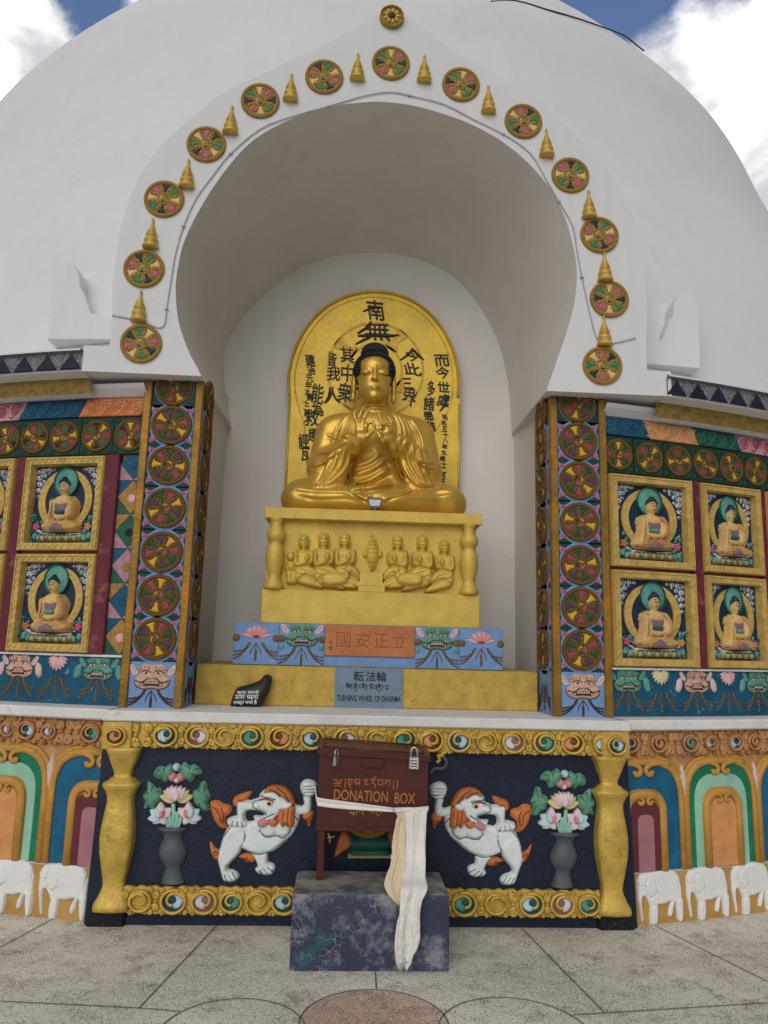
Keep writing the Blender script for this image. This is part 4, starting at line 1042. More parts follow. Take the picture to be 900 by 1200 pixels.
for u, w_, sd, ci in spots:
    for row, z in enumerate((1.496, 2.136)):
        vq = {('left', 0): (0, 1), ('left', 1): (2, 0), ('right', 0): (1, 2), ('right', 1): (0, 1), ('right', 2): (2, 0)}[(sd, ci)][row]; t = copy_tree(prt[vq]) if used[vq] else prt[vq]; used[vq] = True
        loc, a = on_wall(RW-.004, u, z); t.location = loc; t.rotation_euler = (0, 0, a); t.scale = (w_/.60, 1, 1.005)
        tag(t, f'gold framed Buddha relief, {rowname[row]} row, {desc[(sd, ci)]}', 'relief panel', 'framed Buddha reliefs on the round wall')

# ================================================================== the altar plinth below the niche
PY = 4.645
pl = tag(empty('altar_plinth', (0, PY, 0)), 'dark blue painted altar plinth with gold scroll friezes and gilded corner columns', 'altar')
mb = MB()
vs = [(-1.582, 0, 0), (1.592, 0, 0), (1.556, .0, 1.116), (-1.556, .0, 1.116), (-1.582, .6, 0), (1.592, .6, 0), (1.556, .6, 1.116), (-1.556, .6, 1.116)]
mb.raw(vs, [(0, 1, 2, 3), (4, 7, 6, 5), (0, 3, 7, 4), (1, 5, 6, 2), (3, 2, 6, 7)], 0, False); mb.build('panel', 'black', pl)
for sg in (-1, 1):
    mb = MB(); mb.box(sg*1.46-.105, sg*1.46+.105, -.035, .02, -.01, .085, b=.012); mb.build('column_foot', 'wornblack', pl)
def volute_unit(g, cells, cu, cv, r, typ, flip, T=None, kv=.92, goldkey='gold'):
    """an oval scroll: raised ring, painted eye in two tones and a curling tendril"""
    g.band(oval(cu, cv, r, r*kv, 28), oval(cu, cv, r*.80, r*kv*.78, 28), .0, .022)
    a0 = math.pi*(.35 if flip > 0 else .65); g.line([(cu+r*.88*math.cos(a), cv+r*kv*.86*math.sin(a)) for a in np.linspace(a0, a0+flip*5.6, 25)]+[(cu+q*math.cos(a), cv+q*kv*math.sin(a)) for q, a in [(r*(.78-.055*i), a0+flip*(5.7+.42*i)) for i in range(11)]], r*.12, .024, smooth=0)
    if typ:
        d, l = {'b': ('teal', 'petalb'), 'w': ('mauve', 'cloud'), 'g': ('halod', 'halo'), 'o': ('tanline', 'peach')}[typ]
        for key, P, H in ((d, oval(cu, cv, r*.84, r*kv*.82, 20), .006), (l, oval(cu+flip*r*.16, cv+.0, r*.62, r*kv*.66, 20), .009), (d, oval(cu-flip*r*.12, cv+r*.10, r*.46, r*kv*.46, 18), .012)):
            m = MB(T=T); m.puff(P, H, r*.3, .002, base=0); cells.append((m, key))
def filler(g, cu, cv, h, rnd):
    """acanthus curls between two scrolls"""
    for sy in (-1, 1):
        g.line(spiral(cu+rnd.uniform(-.004, .004), cv+sy*h*.27, h*.17, 1.5, rnd.random()*6.28, rnd.choice((-1, 1)), 16, .2), h*.055, .016, smooth=0)
        g.puff(leafshape(cu, cv, h*.52, h*.12, sy*math.pi/2+rnd.uniform(-.4, .4)), .02, .02, .006, base=0)
    g.puff(oval(cu, cv, h*.1, h*.1, 10), .026, .015, .006, base=0)
def frieze(parent, name, mats, cells_spec, u0, u1, v0, v1, T, wavy=True, seed=1, cellname='scroll_eye', top=False):
    rnd = random.Random(seed); cv = (v0+v1)/2; h = v1-v0; g = MB(T=T); cells = []
    n = max(8, int((u1-u0)/.028)); lo = []; hi = []
    for i in range(n+1):
        x = u0+(u1-u0)*i/n; wv = abs(math.sin(i*math.pi/2.5+seed))*.018 if wavy else 0
        lo.append((x, v0+.012-wv+.006)); hi.append((x, v1-.012+(abs(math.sin(i*math.pi/2.7))*.016 if top else .012)))
    k = n+1; vsl = []
    for L in (lo, hi): 
        for p in L: vsl.append((*p, .012))
    for L in (lo, hi):
        for p in L: vsl.append((*p, -.012))
    fs = []
    for i in range(n): fs += [(i, i+1, k+i+1, k+i), (2*k+i, 2*k+i+1, i+1, i), (k+i, k+i+1, 3*k+i+1, 3*k+i)]
    fs += [(0, k, 3*k, 2*k), (k-1, 3*k-1, 4*k-1, 2*k-1)]
    g.add(vsl, fs, 0, False)
    t0 = g.T; g.T = (lambda f: (lambda u, v, n: f(u, v, n+.012)))(t0)
    Tc = g.T
    xs = [c[0] for c in cells_spec]
    for (x, r, typ, fl) in cells_spec: volute_unit(g, cells, x, cv, r, typ, fl, Tc)
    for i in range(len(xs)+1):
        a = (xs[i-1]+cells_spec[i-1][1]) if i else u0; b = (xs[i]-cells_spec[i][1]) if i < len(xs) else u1
        w = b-a
        if w < .02: continue
        m = max(1, round(w/.06))
        for j in range(m): filler(g, a+w*(j+.5)/m, cv, h*(1 if w > .05 else .8), rnd)
    for (x, r, typ, fl) in cells_spec:
        for sx in (-1, 1):
            for sy in (-1, 1):
                g.line(spiral(x+sx*r*.86, cv+sy*h*.40, h*.09, 1.3, sx*1.57, sx*sy, 12, .2), h*.035, .012, smooth=0)
                if wavy: g.puff(oval(x+sx*r*.55, v0+.012, .016, .014, 8), .02, .012, .0, base=.01)
    o = g.build(name, mats, parent)
    for m, key in cells: m.build(cellname, key, o)
    return o
Tp = lambda u, v, n: (u, -n-.02, v)
XF = lambda px, py=865: float(at(px, py, 4.60)[0])
top = [(137, 'o', 1), (194, 'b', -1), (231, 'w', 1), (263, 0, 1), (295, 'g', -1), (328, 'o', 1), (366, 'b', -1), (405, 'w', 1), (440, 0, 1), (475, 'g', -1), (506, 'o', -1), (538, 'b', 1), (570, 0, -1), (602, 'w', -1), (638, 'g', 1), (671, 'o', -1), (708, 'b', -1)]
frieze(pl, 'upper_frieze', 'gold', [(XF(x), (.073 if t else .064), t, f) for x, t, f in top], -1.545, 1.545, .966, 1.114, Tp, True, 2)
XL = lambda px: float(at(px, 1057, 4.60)[0])
bot = [(164, 'o', -1), (203, 'b', 1), (239, 'w', -1), (271, 'g', 1), (303, 'o', -1), (333, 'b', -1), (368, 'w', 1), (403, 'g', -1), (438, 'o', 1), (473, 'b', -1), (508, 'w', 1), (544, 'g', -1), (581, 'o', 1), (623, 'b', -1), (659, 'w', 1), (690, 'g', -1)]
frieze(pl, 'lower_frieze', 'gold', [(XL(x), .076 if i % 3 else .066, t if t != 'o' or i % 2 else 0, f) for i, (x, t, f) in enumerate(bot)], -1.385, 1.36, .066, .214, Tp, True, 5, top=True)
for sg in (-1, 1):
    mb = MB(); k = .00168; prof = []
    for hw_, v in ((60, 50), (61, 62), (56, 74), (46, 108), (36, 138), (31, 158), (33, 170), (44, 176), (48, 184), (63, 192), (64, 200), (56, 216), (47, 240), (46, 268), (51, 305), (57, 360), (59, 405), (56, 455), (48, 510), (40, 560), (38, 586), (42, 604), (53, 634), (62, 652), (63, 668), (60, 678)):
        prof.append((hw_*k, .97-(v-50)*(.97-.088)/628))
    prof = prof[::-1]
    mb.lathe_z([(r*1.0, z) for r, z in prof], sg*1.435+.005, .015, 32, square=.55); mb.build('column', 'gold', pl)
    mb = MB(); mb.box(sg*1.47-.085, sg*1.47+.085, -.068, .0, .958, 1.112, b=.008)
    mb.build('column_block', 'gold', pl)
    c = []; g = MB(T=lambda u, v, n: (u, -.068-n, v)); volute_unit(g, c, sg*1.47, 1.036, .062, 'o' if sg < 0 else 'b', sg, g.T); o = g.build('block_scroll', 'gold', pl)
    for m, key in c: m.build('scroll_eye', key, o)

# ---- lion reliefs; traced on the left panel, the right one is its mirror image
def make_lion(flip, dx, name, label):
    k = .3111; O = at(308, 1030, PY); O[0] += 0
    f = lambda pts: [((-1 if flip else 1)*x+(.008*math.sin(z*14+x*6) if flip else 0), z+(.006*math.sin(x*15) if flip else 0)) for x, z in uv(zoomed(pts, 100, 860, k), PY, O)]
    x0 = O[0] if not flip else -O[0]+dx
    t = tag(empty(name, (x0, PY-.001, O[2])), label, 'lion relief', 'painted lion reliefs on the altar plinth')
    bd = MB()
    torso = f(blob([(525, 375), (545, 345), (600, 332), (650, 322), (700, 300), (760, 280), (805, 285), (806, 330), (780, 378), (745, 412), (710, 440), (665, 452), (620, 446), (585, 428), (545, 440), (520, 420)], 2))
    hind = f(blob([(522, 385), (545, 360), (590, 400), (592, 425), (575, 455), (548, 482), (535, 505), (562, 514), (580, 530), (572, 547), (545, 554), (522, 548), (513, 522), (505, 490), (500, 458), (510, 425)], 2))
    fore = f(blob([(628, 440), (685, 440), (688, 478), (705, 486), (716, 500), (710, 520), (690, 530), (652, 524), (640, 508), (650, 496), (640, 470)], 2))
    arm1 = f(blob([(574, 256), (600, 250), (655, 258), (690, 275), (690, 300), (650, 284), (606, 286), (600, 318), (612, 333), (606, 346), (580, 348), (542, 342), (538, 322), (562, 312), (576, 306)], 2))
    arm2 = f(blob([(770, 262), (812, 272), (826, 262), (822, 235), (846, 230), (853, 245), (850, 288), (830, 302), (790, 302), (770, 295)], 2))
    fist = f(blob([(812, 205), (816, 184), (835, 172), (860, 178), (872, 192), (868, 222), (845, 236), (822, 228)], 2))
    head = f(blob([(634, 262), (640, 250), (660, 244), (664, 228), (690, 208), (725, 212), (752, 236), (772, 258), (760, 275), (738, 284), (722, 312), (690, 326), (672, 318), (684, 298), (676, 286), (648, 278)], 2))
    jaw = f(blob([(640, 312), (668, 314), (690, 304), (716, 296), (712, 326), (690, 334), (655, 326)], 2))
    g = [(f(q), .0035, .012) for q in ([(600, 345), (604, 390), (590, 420)], [(588, 430), (640, 446), (700, 440), (760, 395)], [(540, 520), (555, 545)], [(528, 525), (538, 552)], [(672, 505), (690, 525)], [(660, 508), (668, 526)], [(690, 500), (710, 515)],
         [(820, 196), (868, 192)], [(818, 206), (868, 204)], [(822, 216), (866, 216)], [(655, 365), (690, 380), (760, 378), (785, 350)], [(560, 322), (555, 345)], [(578, 326), (576, 347)], [(594, 328), (598, 346)])]
    relief(bd, [(torso, .036, .030), (hind, .036, .022, .010), (fore, .030, .022, .004), (arm1, .030, .018, .020), (arm2, .028, .018, .008), (fist, .034, .020, .014), (head, .034, .024, .030), (jaw, .026, .014, .030),
                (f(oval(691, 352, 31, 29)), .018, .02, .032), (f(oval(742, 354, 29, 28)), .018, .02, .030), (f(oval(650, 262, 13, 11)), .012, .010, .058)], .004, .006, n0=-.002, grooves=g)
    body = bd.build('body', 'lion', t)
    ln = MB()
    for q in ([(500, 458), (510, 425), (524, 385), (548, 350)], [(592, 425), (640, 448), (700, 442), (748, 412), (785, 372)], [(660, 352), (672, 378), (700, 384), (720, 376)], [(716, 374), (740, 386), (766, 376), (774, 350)], [(660, 244), (640, 250), (634, 262), (650, 278), (678, 288), (684, 300)], [(664, 228), (690, 232), (720, 240)], [(668, 318), (690, 304), (716, 290)], [(545, 554), (575, 546), (580, 530)], [(650, 525), (692, 530), (714, 515)], [(541, 522), (556, 548)], [(526, 524), (536, 551)], [(556, 516), (573, 540)], [(672, 505), (691, 526)], [(656, 508), (668, 526)], [(688, 500), (708, 516)], [(818, 196), (866, 192)], [(818, 207), (868, 205)], [(824, 218), (864, 217)], [(560, 322), (554, 344)], [(577, 326), (575, 346)], [(593, 328), (597, 345)], [(588, 428), (600, 400), (604, 360)], [(505, 490), (500, 458)], [(806, 330), (790, 305), (770, 295)]):
        S_ = spline(f(q), 5); ln.pipe([(p[0], p[1], bd.hs(*p)+.0005) for p in S_], .0030 if len(q) == 2 else .0038, 6, 0, .9, raw=False)
    ln.build('outline', 'lionline', body)
    m = MB(); m.puff(f(oval(698, 252, 15, 12)), .012, .012, .060, base=.02); e = m.build('eye', 'petalc', body)
    m = MB(); m.puff(f(oval(697, 253, 7, 7)), .008, .008, .070, base=.01); m.build('pupil', 'ink', e)
    m = MB(); m.line(f([(662, 240), (682, 236), (712, 246)]), .005, .066); m.build('brow', 'red', body); m = MB(); m.line(f([(690, 318), (712, 316), (724, 300)]), .006, .06); m.build('lip', 'red', body)
    m = MB(); m.puff(f(blob([(655, 318), (680, 312), (700, 318), (690, 334), (668, 345), (652, 336)], 2)), .014, .012, .054, base=.02); m.build('tongue', 'bud', body)
    m = MB()
    for P, h in (([(676, 218), (690, 196), (722, 190), (757, 200), (782, 228), (792, 262), (782, 258), (752, 234), (715, 212)], .044), ([(745, 272), (775, 262), (792, 270), (790, 300), (788, 335), (770, 346), (756, 330), (745, 345), (733, 325), (728, 300), (738, 284)], .048), ([(688, 318), (712, 308), (730, 322), (716, 342), (697, 338)], .044)):
        m.puff(f(blob(P, 2)), .024, .014, h, base=h)
    for q in ([(695, 200), (712, 206), (740, 228)], [(725, 195), (752, 214), (770, 245)], [(750, 280), (746, 310), (752, 336)], [(768, 275), (764, 310), (766, 338)], [(782, 275), (778, 310), (780, 335)]):
        m.line(f(q), .0035, .071, mi=1)
    m.build('mane', ['mane', 'tanline'], body)
    m = MB(); m.puff(f(blob([(742, 258), (764, 250), (782, 256), (770, 272), (748, 274)], 2)), .016, .014, .068, base=.03); m.build('ear', 'lion', body)
    m = MB(); m.puff(f(blob([(470, 255), (505, 250), (520, 262), (548, 268), (552, 290), (538, 306), (528, 318), (530, 340), (540, 352), (515, 356), (492, 335), (478, 305)], 2)), .035, .03, .0); m.line(f([(485, 270), (505, 290), (512, 330)]), .004, .034, mi=1); m.line(f([(515, 275), (522, 295), (520, 330)]), .004, .034, mi=1)
    tail = m.build('tail', ['mane', 'tanline'], body)
    for P in ([(556, 262), (560, 240), (582, 226), (628, 214), (616, 240), (590, 262), (596, 278), (570, 276)], [(470, 402), (486, 424), (505, 434), (522, 434), (520, 462), (500, 478), (480, 462), (472, 435)], [(576, 462), (605, 446), (636, 452), (638, 480), (612, 482), (598, 470)], [(818, 300), (850, 284), (862, 300), (856, 325), (846, 348), (838, 345), (834, 328), (820, 318)]):
        m = MB(); m.puff(f(blob(P, 2)), .032, .025, .002); c = P[len(P)//2]; m.line(f(spiral(sum(p[0] for p in P)/len(P), sum(p[1] for p in P)/len(P), 12, 1.2, 0, 1, 10)), .003, .034, mi=1); m.build('flame', ['mane', 'tanline'], body)
    return t, f
lion, fl_ = make_lion(False, 0, 'lion_relief', 'white lion relief with orange mane facing left, its fist raised beside the donation box')
lion2, fr_ = make_lion(True, .055, 'lion_relief', 'white lion relief with orange mane facing right, gripping a small hook')
m = MB(); h = [((505, 903), .0), ((509, 898), 0), ((520, 897), 0), ((521, 889), 0), ((515, 884), 0)]
O2 = np.array(lion2.location); fx = lambda pts: [(x-O2[0], z-O2[2]) for x, z in uv(pts, PY)]
m.line(fx([(503, 905), (508, 899), (518, 899), (522, 892), (519, 886)]), .010, .05); hk = m.build('hook_handle', 'vase', lion2)
m = MB(); m.line(fx([(510, 892), (514, 889), (512, 884), (519, 883)]), .009, .055); m.line(fx([(516, 886), (518, 881), (522, 880)]), .008, .055); m.build('hook_finial', 'yellow', hk)
# ---- vases of flowers
def make_vase(flip, dx, label):
    k = .3111; O = at(202, 1033, PY)
    f = lambda pts: [((-1 if flip else 1)*x, z) for x, z in uv(zoomed(pts, 100, 860, k), PY, O)]
    x0 = O[0] if not flip else -O[0]+dx
    t = tag(empty('flower_vase_relief', (x0, PY-.001, O[2])), label, 'vase relief', 'vases of flowers on the altar plinth')
    prof = [(58, 350), (57, 357), (44, 364), (34, 382), (36, 398), (48, 418), (54, 440), (50, 464), (38, 486), (29, 498), (31, 515), (43, 550), (44, 558)]
    def half(m, prof, cx, fl=.75, seg=20):
        vs = []; P = [(f([(cx+s*r, y)])) for r, y in prof for s in (-1, 1)]
        for i in range(len(prof)):
            (xa, za), (xb, zb) = P[2*i][0], P[2*i+1][0]; c = ((xa+xb)/2, (za+zb)/2); r = abs(xb-xa)/2
            for q in range(seg+1):
                a = math.pi*q/seg; vs.append((c[0]-r*math.cos(a), c[1], fl*r*math.sin(a)))
        fs = [(i*(seg+1)+q, (i+1)*(seg+1)+q, (i+1)*(seg+1)+q+1, i*(seg+1)+q+1) for i in range(len(prof)-1) for q in range(seg)]
        fs.append(tuple(range(seg, -1, -1))[::-1]); m.add(vs, fs)
    m = MB(); half(m, prof, 331); m.build('vase', 'vase', t)
    m = MB()
    for a in ((322, 350, 318, 300), (332, 352, 334, 260), (342, 352, 348, 290), (350, 350, 362, 310), (315, 350, 300, 305)): m.line(f([(a[0], a[1]), ((a[0]+a[2])/2+3, (a[1]+a[3])/2), (a[2], a[3])]), .012, .02)
    m.build('stems', 'stem', t)
    for P, n0 in (([(258, 155), (268, 128), (290, 118), (303, 124), (322, 110), (338, 128), (336, 158), (318, 172), (300, 182), (290, 170), (270, 166)], .012), ([(360, 158), (356, 128), (376, 103), (396, 118), (412, 112), (432, 126), (443, 148), (418, 156), (404, 180), (385, 174)], .012),
                 ([(216, 232), (232, 214), (236, 178), (258, 190), (270, 205), (288, 204), (288, 245), (270, 262), (262, 285), (238, 276), (220, 280), (226, 255)], .004), ([(405, 218), (428, 205), (436, 182), (456, 178), (462, 208), (474, 236), (462, 256), (470, 284), (446, 290), (430, 272), (412, 262)], .004)):
        m = MB(); m.puff(f(blob(P, 2)), .028, .03, n0); c = (sum(p[0] for p in P)/len(P), sum(p[1] for p in P)/len(P))
        for p in P[1::2]: m.line(f([c, ((c[0]+p[0])/2, (c[1]+p[1])/2-3), p]), .0025, n0+.026, mi=1)
        m.build('leaf', ['leafg', 'halod'], t)
    def flower(cx, cy, s, spec, name='lotus'):
        fl = None
        for i, (ang, L, w_, key, n0) in enumerate(spec):
            m = MB(); m.puff(f(leafshape(cx, cy, L*s, w_*s, ang)), .012, .009, n0, base=n0); o = m.build('petal', key, t)
    PI = math.pi
    flower(346, 248, 1, [(PI+.25, 66, 18, 'petalc', .02), (-.25, 66, 18, 'petalc', .02), (PI+.65, 62, 16, 'petalc', .025), (-.65, 62, 16, 'petalc', .025), (PI+.95, 60, 15, 'petal', .034), (-.95, 60, 15, 'petal', .034), (-PI/2-.32, 60, 14, 'petal', .04), (-PI/2+.32, 60, 14, 'petal', .04), (-PI/2, 56, 15, 'petal', .05)])
    for sg, cx in ((-1, 288), (1, 392)):
        flower(cx, 310, 1, [(-PI/2-sg*.9, 52, 18, 'petal', .02), (-PI/2+sg*1.0, 50, 18, 'petalb', .02), (-PI/2, 58, 18, 'petal', .03), (PI/2-sg*.9, 40, 16, 'petalb', .02), (-PI/2+sg*1.7, 50, 16, 'petalb', .028), (PI/2+sg*.6, 34, 14, 'petal', .026), (-PI/2+sg*.5, 40, 12, 'petalb', .044), (-PI/2-sg*.4, 34, 9, 'bud', .05)])
    for cx, cy, r, key in ((346, 124, 15, 'petalb'), (331, 160, 17, 'bud'), (363, 160, 17, 'bud'), (347, 172, 12, 'petal')):
        m = MB(); m.puff(f(oval(cx, cy, r, r*1.05, 14)), .034, .03, .015); m.build('bud', key, t)
    return t
make_vase(False, 0, 'slate vase with pale lotus flowers, in relief between the left column and its lion')
make_vase(True, .045, 'slate vase with pale lotus flowers, in relief between its lion and the right column')
# ---- wheel on a lotus foot with ribbons, half hidden behind the donation box
O = at(431, 1003, PY); t = tag(empty('lotus_wheel_relief', (O[0], PY-.001, O[2])), 'green lotus foot with orange ribbons, in relief behind the donation box', 'relief')
f = lambda pts: uv(pts, PY, O)
m = MB(); m.puff(f(blob([(412, 980), (455, 980), (460, 990), (452, 996), (416, 996), (408, 988)], 2)), .05, .05); m.puff(f([(414, 994), (452, 994), (460, 1003), (409, 1003)]), .04, .03); m.build('lotus_foot', 'halod', t)
m = MB(); m.puff(f([(408, 1000), (460, 1000), (462, 1005), (407, 1005)]), .05, .015); m.build('foot_rim', 'lotusg', t)
for P in ([(404, 974), (412, 982), (411, 992), (400, 1000), (392, 1004), (395, 990), (399, 978)], [(456, 974), (462, 980), (468, 995), (474, 1003), (462, 999), (455, 988)]):
    m = MB(); m.puff(f(blob(P, 2)), .03, .02); m.build('ribbon', 'mane', t)
wheel(t, (0, -.012, .27), .17, 0, ['cream', 'pink', 'navy', 'green'])

# ================================================================== base wall of the drum: friezes, arches, elephants
RB = 7.987
def gcyl(R, u0, z0):
    o = np.array(cyl(R, u0, z0)); return tuple(o), (lambda n0=0.0: (lambda u, v, n: tuple(np.array(cyl(R, u, v, n+n0))-o)))
for sgn, sd, cells in ((-1, 'left', [(-1.66, 'g', 1), (-1.93, 'w', -1), (-2.08, 'b', 1), (-2.21, 'w', -1), (-2.42, 'g', 1), (-2.62, 'b', -1), (-2.85, 'w', 1), (-3.05, 'g', -1)]), (1, 'right', [(1.60, 'b', -1), (1.80, 'o', 1), (2.03, 'g', 1), (2.19, 'w', -1), (2.385, 'b', -1), (2.545, 'o', 1), (2.75, 'w', -1), (2.95, 'g', 1), (3.1, 'b', 1)])):
    loc, G = gcyl(RB, sgn*2.2, .95)
    t = tag(empty('scroll_frieze', loc), f'tan carved scroll frieze above the {"left" if sgn < 0 else "right"} row of painted arches', 'frieze', 'tan scroll friezes of the base wall')
    frieze(t, 'frieze_board', 'tan', [(u, .060 if ty != 'w' else .05, ty, fl) for u, ty, fl in sorted(cells)], -3.25 if sgn < 0 else 1.555, -1.555 if sgn < 0 else 3.25, .955, 1.112, G(.0), True, 9+sgn)
def arch_relief(c, colr, sd, label):
    loc, G0 = gcyl(RB, c, .297)
    lim = 1.578
    def G(n0=0.0):                                             # the arch next to the plinth is cut off by its side
        g = G0(n0); return (lambda u, v, n: g(max(u, lim) if c > 0 else min(u, -lim), v, n))
    t = tag(empty('arch_relief', loc), label, 'arch relief', 'painted arches of the base wall')
    def U(hw, z1, sh=.62, n=15):
        """an arch outline, counter-clockwise from bottom left... as an open path"""
        P = [(c-hw, .297)]
        for i in range(n+1):
            a = math.pi-math.pi*i/n; P.append((c+hw*math.copysign(abs(math.cos(a))**sh, math.cos(a)), z1-hw*.9+hw*.9*abs(math.sin(a))**.8))
        P.append((c+hw, .297)); return P
    def strip(m, P, r, n): m.pipe([(p[0], p[1], n) for p in P], r, 8, 0, .6, raw=False, cap=True)
    m = MB(T=G()); m.plate(U(.262, .905)[::1], -.01, .008, 0); fo = m.build('field', {'g': 'archgreen', 'b': 'archblue'}[colr], t)
    if colr == 'g':
        m = MB(T=G()); m.plate(U(.205, .845), -.01, .012, .003); m.build('inner_band', 'archpale', t)
    m = MB(T=G()); strip(m, U(.268, .925), .022, .012); strip(m, U(.292, .952), .016, .006)
    for sg in (-1, 1):
        m.line([(c+sg*q[0], q[1]) for q in ((.19, .905), (.11, .918), (.045, .905), (.018, .878), (.03, .852), (.055, .852), (.06, .872))], .017, .016)
    m.build('outer_arch', 'archgold', t)
    m = MB(T=G()); m.plate(U(.150, .765), -.01, .018, .003); strip(m, U(.125, .735), .027, .022)
    for sg in (-1, 1): m.line([(c+sg*q[0], q[1]) for q in ((.085, .728), (.045, .724), (.016, .705), (.02, .684), (.04, .684), (.042, .700))], .012, .03)
    m.build('inner_arch', 'archgold', t)
    m = MB(T=G()); m.plate(U(.100, .700), -.01, .026, .003); m.build('inner_panel', 'peach' if colr == 'g' else 'archmaroon', t)
    if colr == 'b': m = MB(T=G()); m.plate(U(.055, .62), -.01, .029, .002); m.build('inner_stripe', 'archpink', t)
    return t
arch_relief(1.690, 'b', 'right', 'blue painted arch with a maroon heart, half hidden by the plinth, right side')
arch_relief(2.262, 'g', 'right', 'green painted arch with a peach heart, right of the altar plinth')
arch_relief(2.834, 'b', 'right', 'blue painted arch cut off by the right edge of the photo')
arch_relief(-1.615, 'b', 'left', 'blue painted arch with a maroon heart, half hidden by the plinth, left side')
arch_relief(-2.195, 'g', 'left', 'green painted arch with a peach heart, at the left edge of the photo')
arch_relief(-2.775, 'b', 'left', 'blue painted arch beyond the green one on the left')
for i, (c, sd) in enumerate(((1.976, 'right'), (2.548, 'right'), (-1.905, 'left'), (-2.485, 'left'))):
    loc, G = gcyl(RB, c, .80); m = MB(T=G()); m.puff([(c, .91), (c+.03, .83), (c+.012, .70), (c-.012, .70), (c-.03, .83)], .022, .02, .0)
    tag(m.build('lotus_bud', 'mpale', None, loc), f'pink bud-shaped inlay between the blue and green arches, {["near right", "far right", "near left", "far left"][i]} of the plinth', 'inlay')
# elephants
RE = 8.002
def elephant():
    k = .00153; cx = 345; f = lambda pts: [((x-cx)*k, (1042-y)*k) for x, y in pts]
    b = f(blob([(250, 885), (262, 860), (300, 852), (350, 849), (400, 851), (430, 866), (442, 900), (446, 960), (443, 1030), (432, 1038), (422, 1030), (425, 990), (412, 970), (404, 1000), (396, 1020), (382, 1018), (385, 990), (396, 966), (360, 975), (332, 978), (326, 1034), (318, 1043), (302, 1040), (303, 990), (290, 955), (272, 938), (264, 965), (270, 1025), (263, 1030), (255, 985), (247, 935)], 2))
    m = MB(); relief(m, [(b, .018, .02), (f(blob([(285, 880), (310, 870), (328, 890), (325, 930), (302, 945), (285, 920)], 2)), .006, .012, .016), (f(blob([(250, 885), (268, 866), (295, 880), (290, 930), (262, 935)], 2)), .007, .02, .014), (f(blob([(303, 985), (332, 978), (328, 1036), (318, 1043), (302, 1040)], 2)), .010, .014, .012), (f(blob([(420, 960), (446, 960), (443, 1032), (428, 1036)], 2)), .010, .014, .012)], .003, .004, n0=-.002,
           grooves=[(f([(286, 882), (284, 920), (300, 946), (326, 932)]), .0045, .010), (f([(262, 905), (276, 902)]), .003, .008), (f([(440, 880), (436, 930)]), .003, .008), (f([(300, 860), (330, 900), (345, 960)]), .004, .005)])
    m.disc([(0, .040), (.0035, .039), (.005, .030)], *f([(276, 898)])[0], 10)
    return m
EM = proto(elephant(), 'elephant', 'elephant')
for c, lab in ((1.775, 'white elephant relief beside the right corner of the plinth'), (2.115, 'middle white elephant relief under the green arch on the right'), (2.455, 'white elephant relief partly cut off by the right edge'), (2.80, 'white elephant relief beyond the right edge of the photo'),
               (-1.755, 'white elephant relief beside the left corner of the plinth'), (-2.095, 'white elephant relief under the green arch at the left edge'), (-2.435, 'white elephant relief beyond the left edge of the photo')):
    loc, a = on_wall(RE, c, .004); o = bpy.data.objects.new('elephant_relief', EM); COL.objects.link(o); o.location = loc; o.rotation_euler = (0, 0, a); tag(o, lab, 'elephant relief', 'elephants along the foot of the wall')

# ================================================================== risers and signs inside the niche
def boxthing(name, m, x0, x1, y0, y1, z0, z1, lab, cat, b=.006, group=None):
    c = ((x0+x1)/2, y0, z0); mb = MB(); mb.box(x0-c[0], x1-c[0], 0, y1-y0, 0, z1-z0, b=b)
    return tag(mb.build(name, m, None, c), lab, cat, group)
ZL = 1.176
boxthing('ochre_riser', 'goldflat', -1.142, 1.142, 5.12, 6.1, ZL, 1.436, 'rough ochre painted riser at the front of the niche, behind the small sign', 'riser', .008)
boxthing('blue_riser', 'sky', -.918, .918, 5.185, 6.05, 1.437, 1.718, 'sky blue step under the golden pedestal', 'riser', .004)
t = tag(empty('dharma_sign', (.0, 5.119, ZL)), 'grey-blue sign lettered TURNING WHEEL OF DHARMA under the pedestal', 'sign')
mb = MB(); mb.plate(rect(-.226, .230, .0, .258), -.002, .006, .001); mb.build('sign_board', 'signb', t)
mb = MB(); 
for i, ch in enumerate('転法輪'): mb.text(ch, -.068+.076*i+(.004 if i == 1 else 0), .206, .068, .006, .001, bold=.012)
mb.text('TURNING WHEEL OF DHARMA', .003, .062, .039, .006, .001, bold=.016, width=.425, shear=.0)
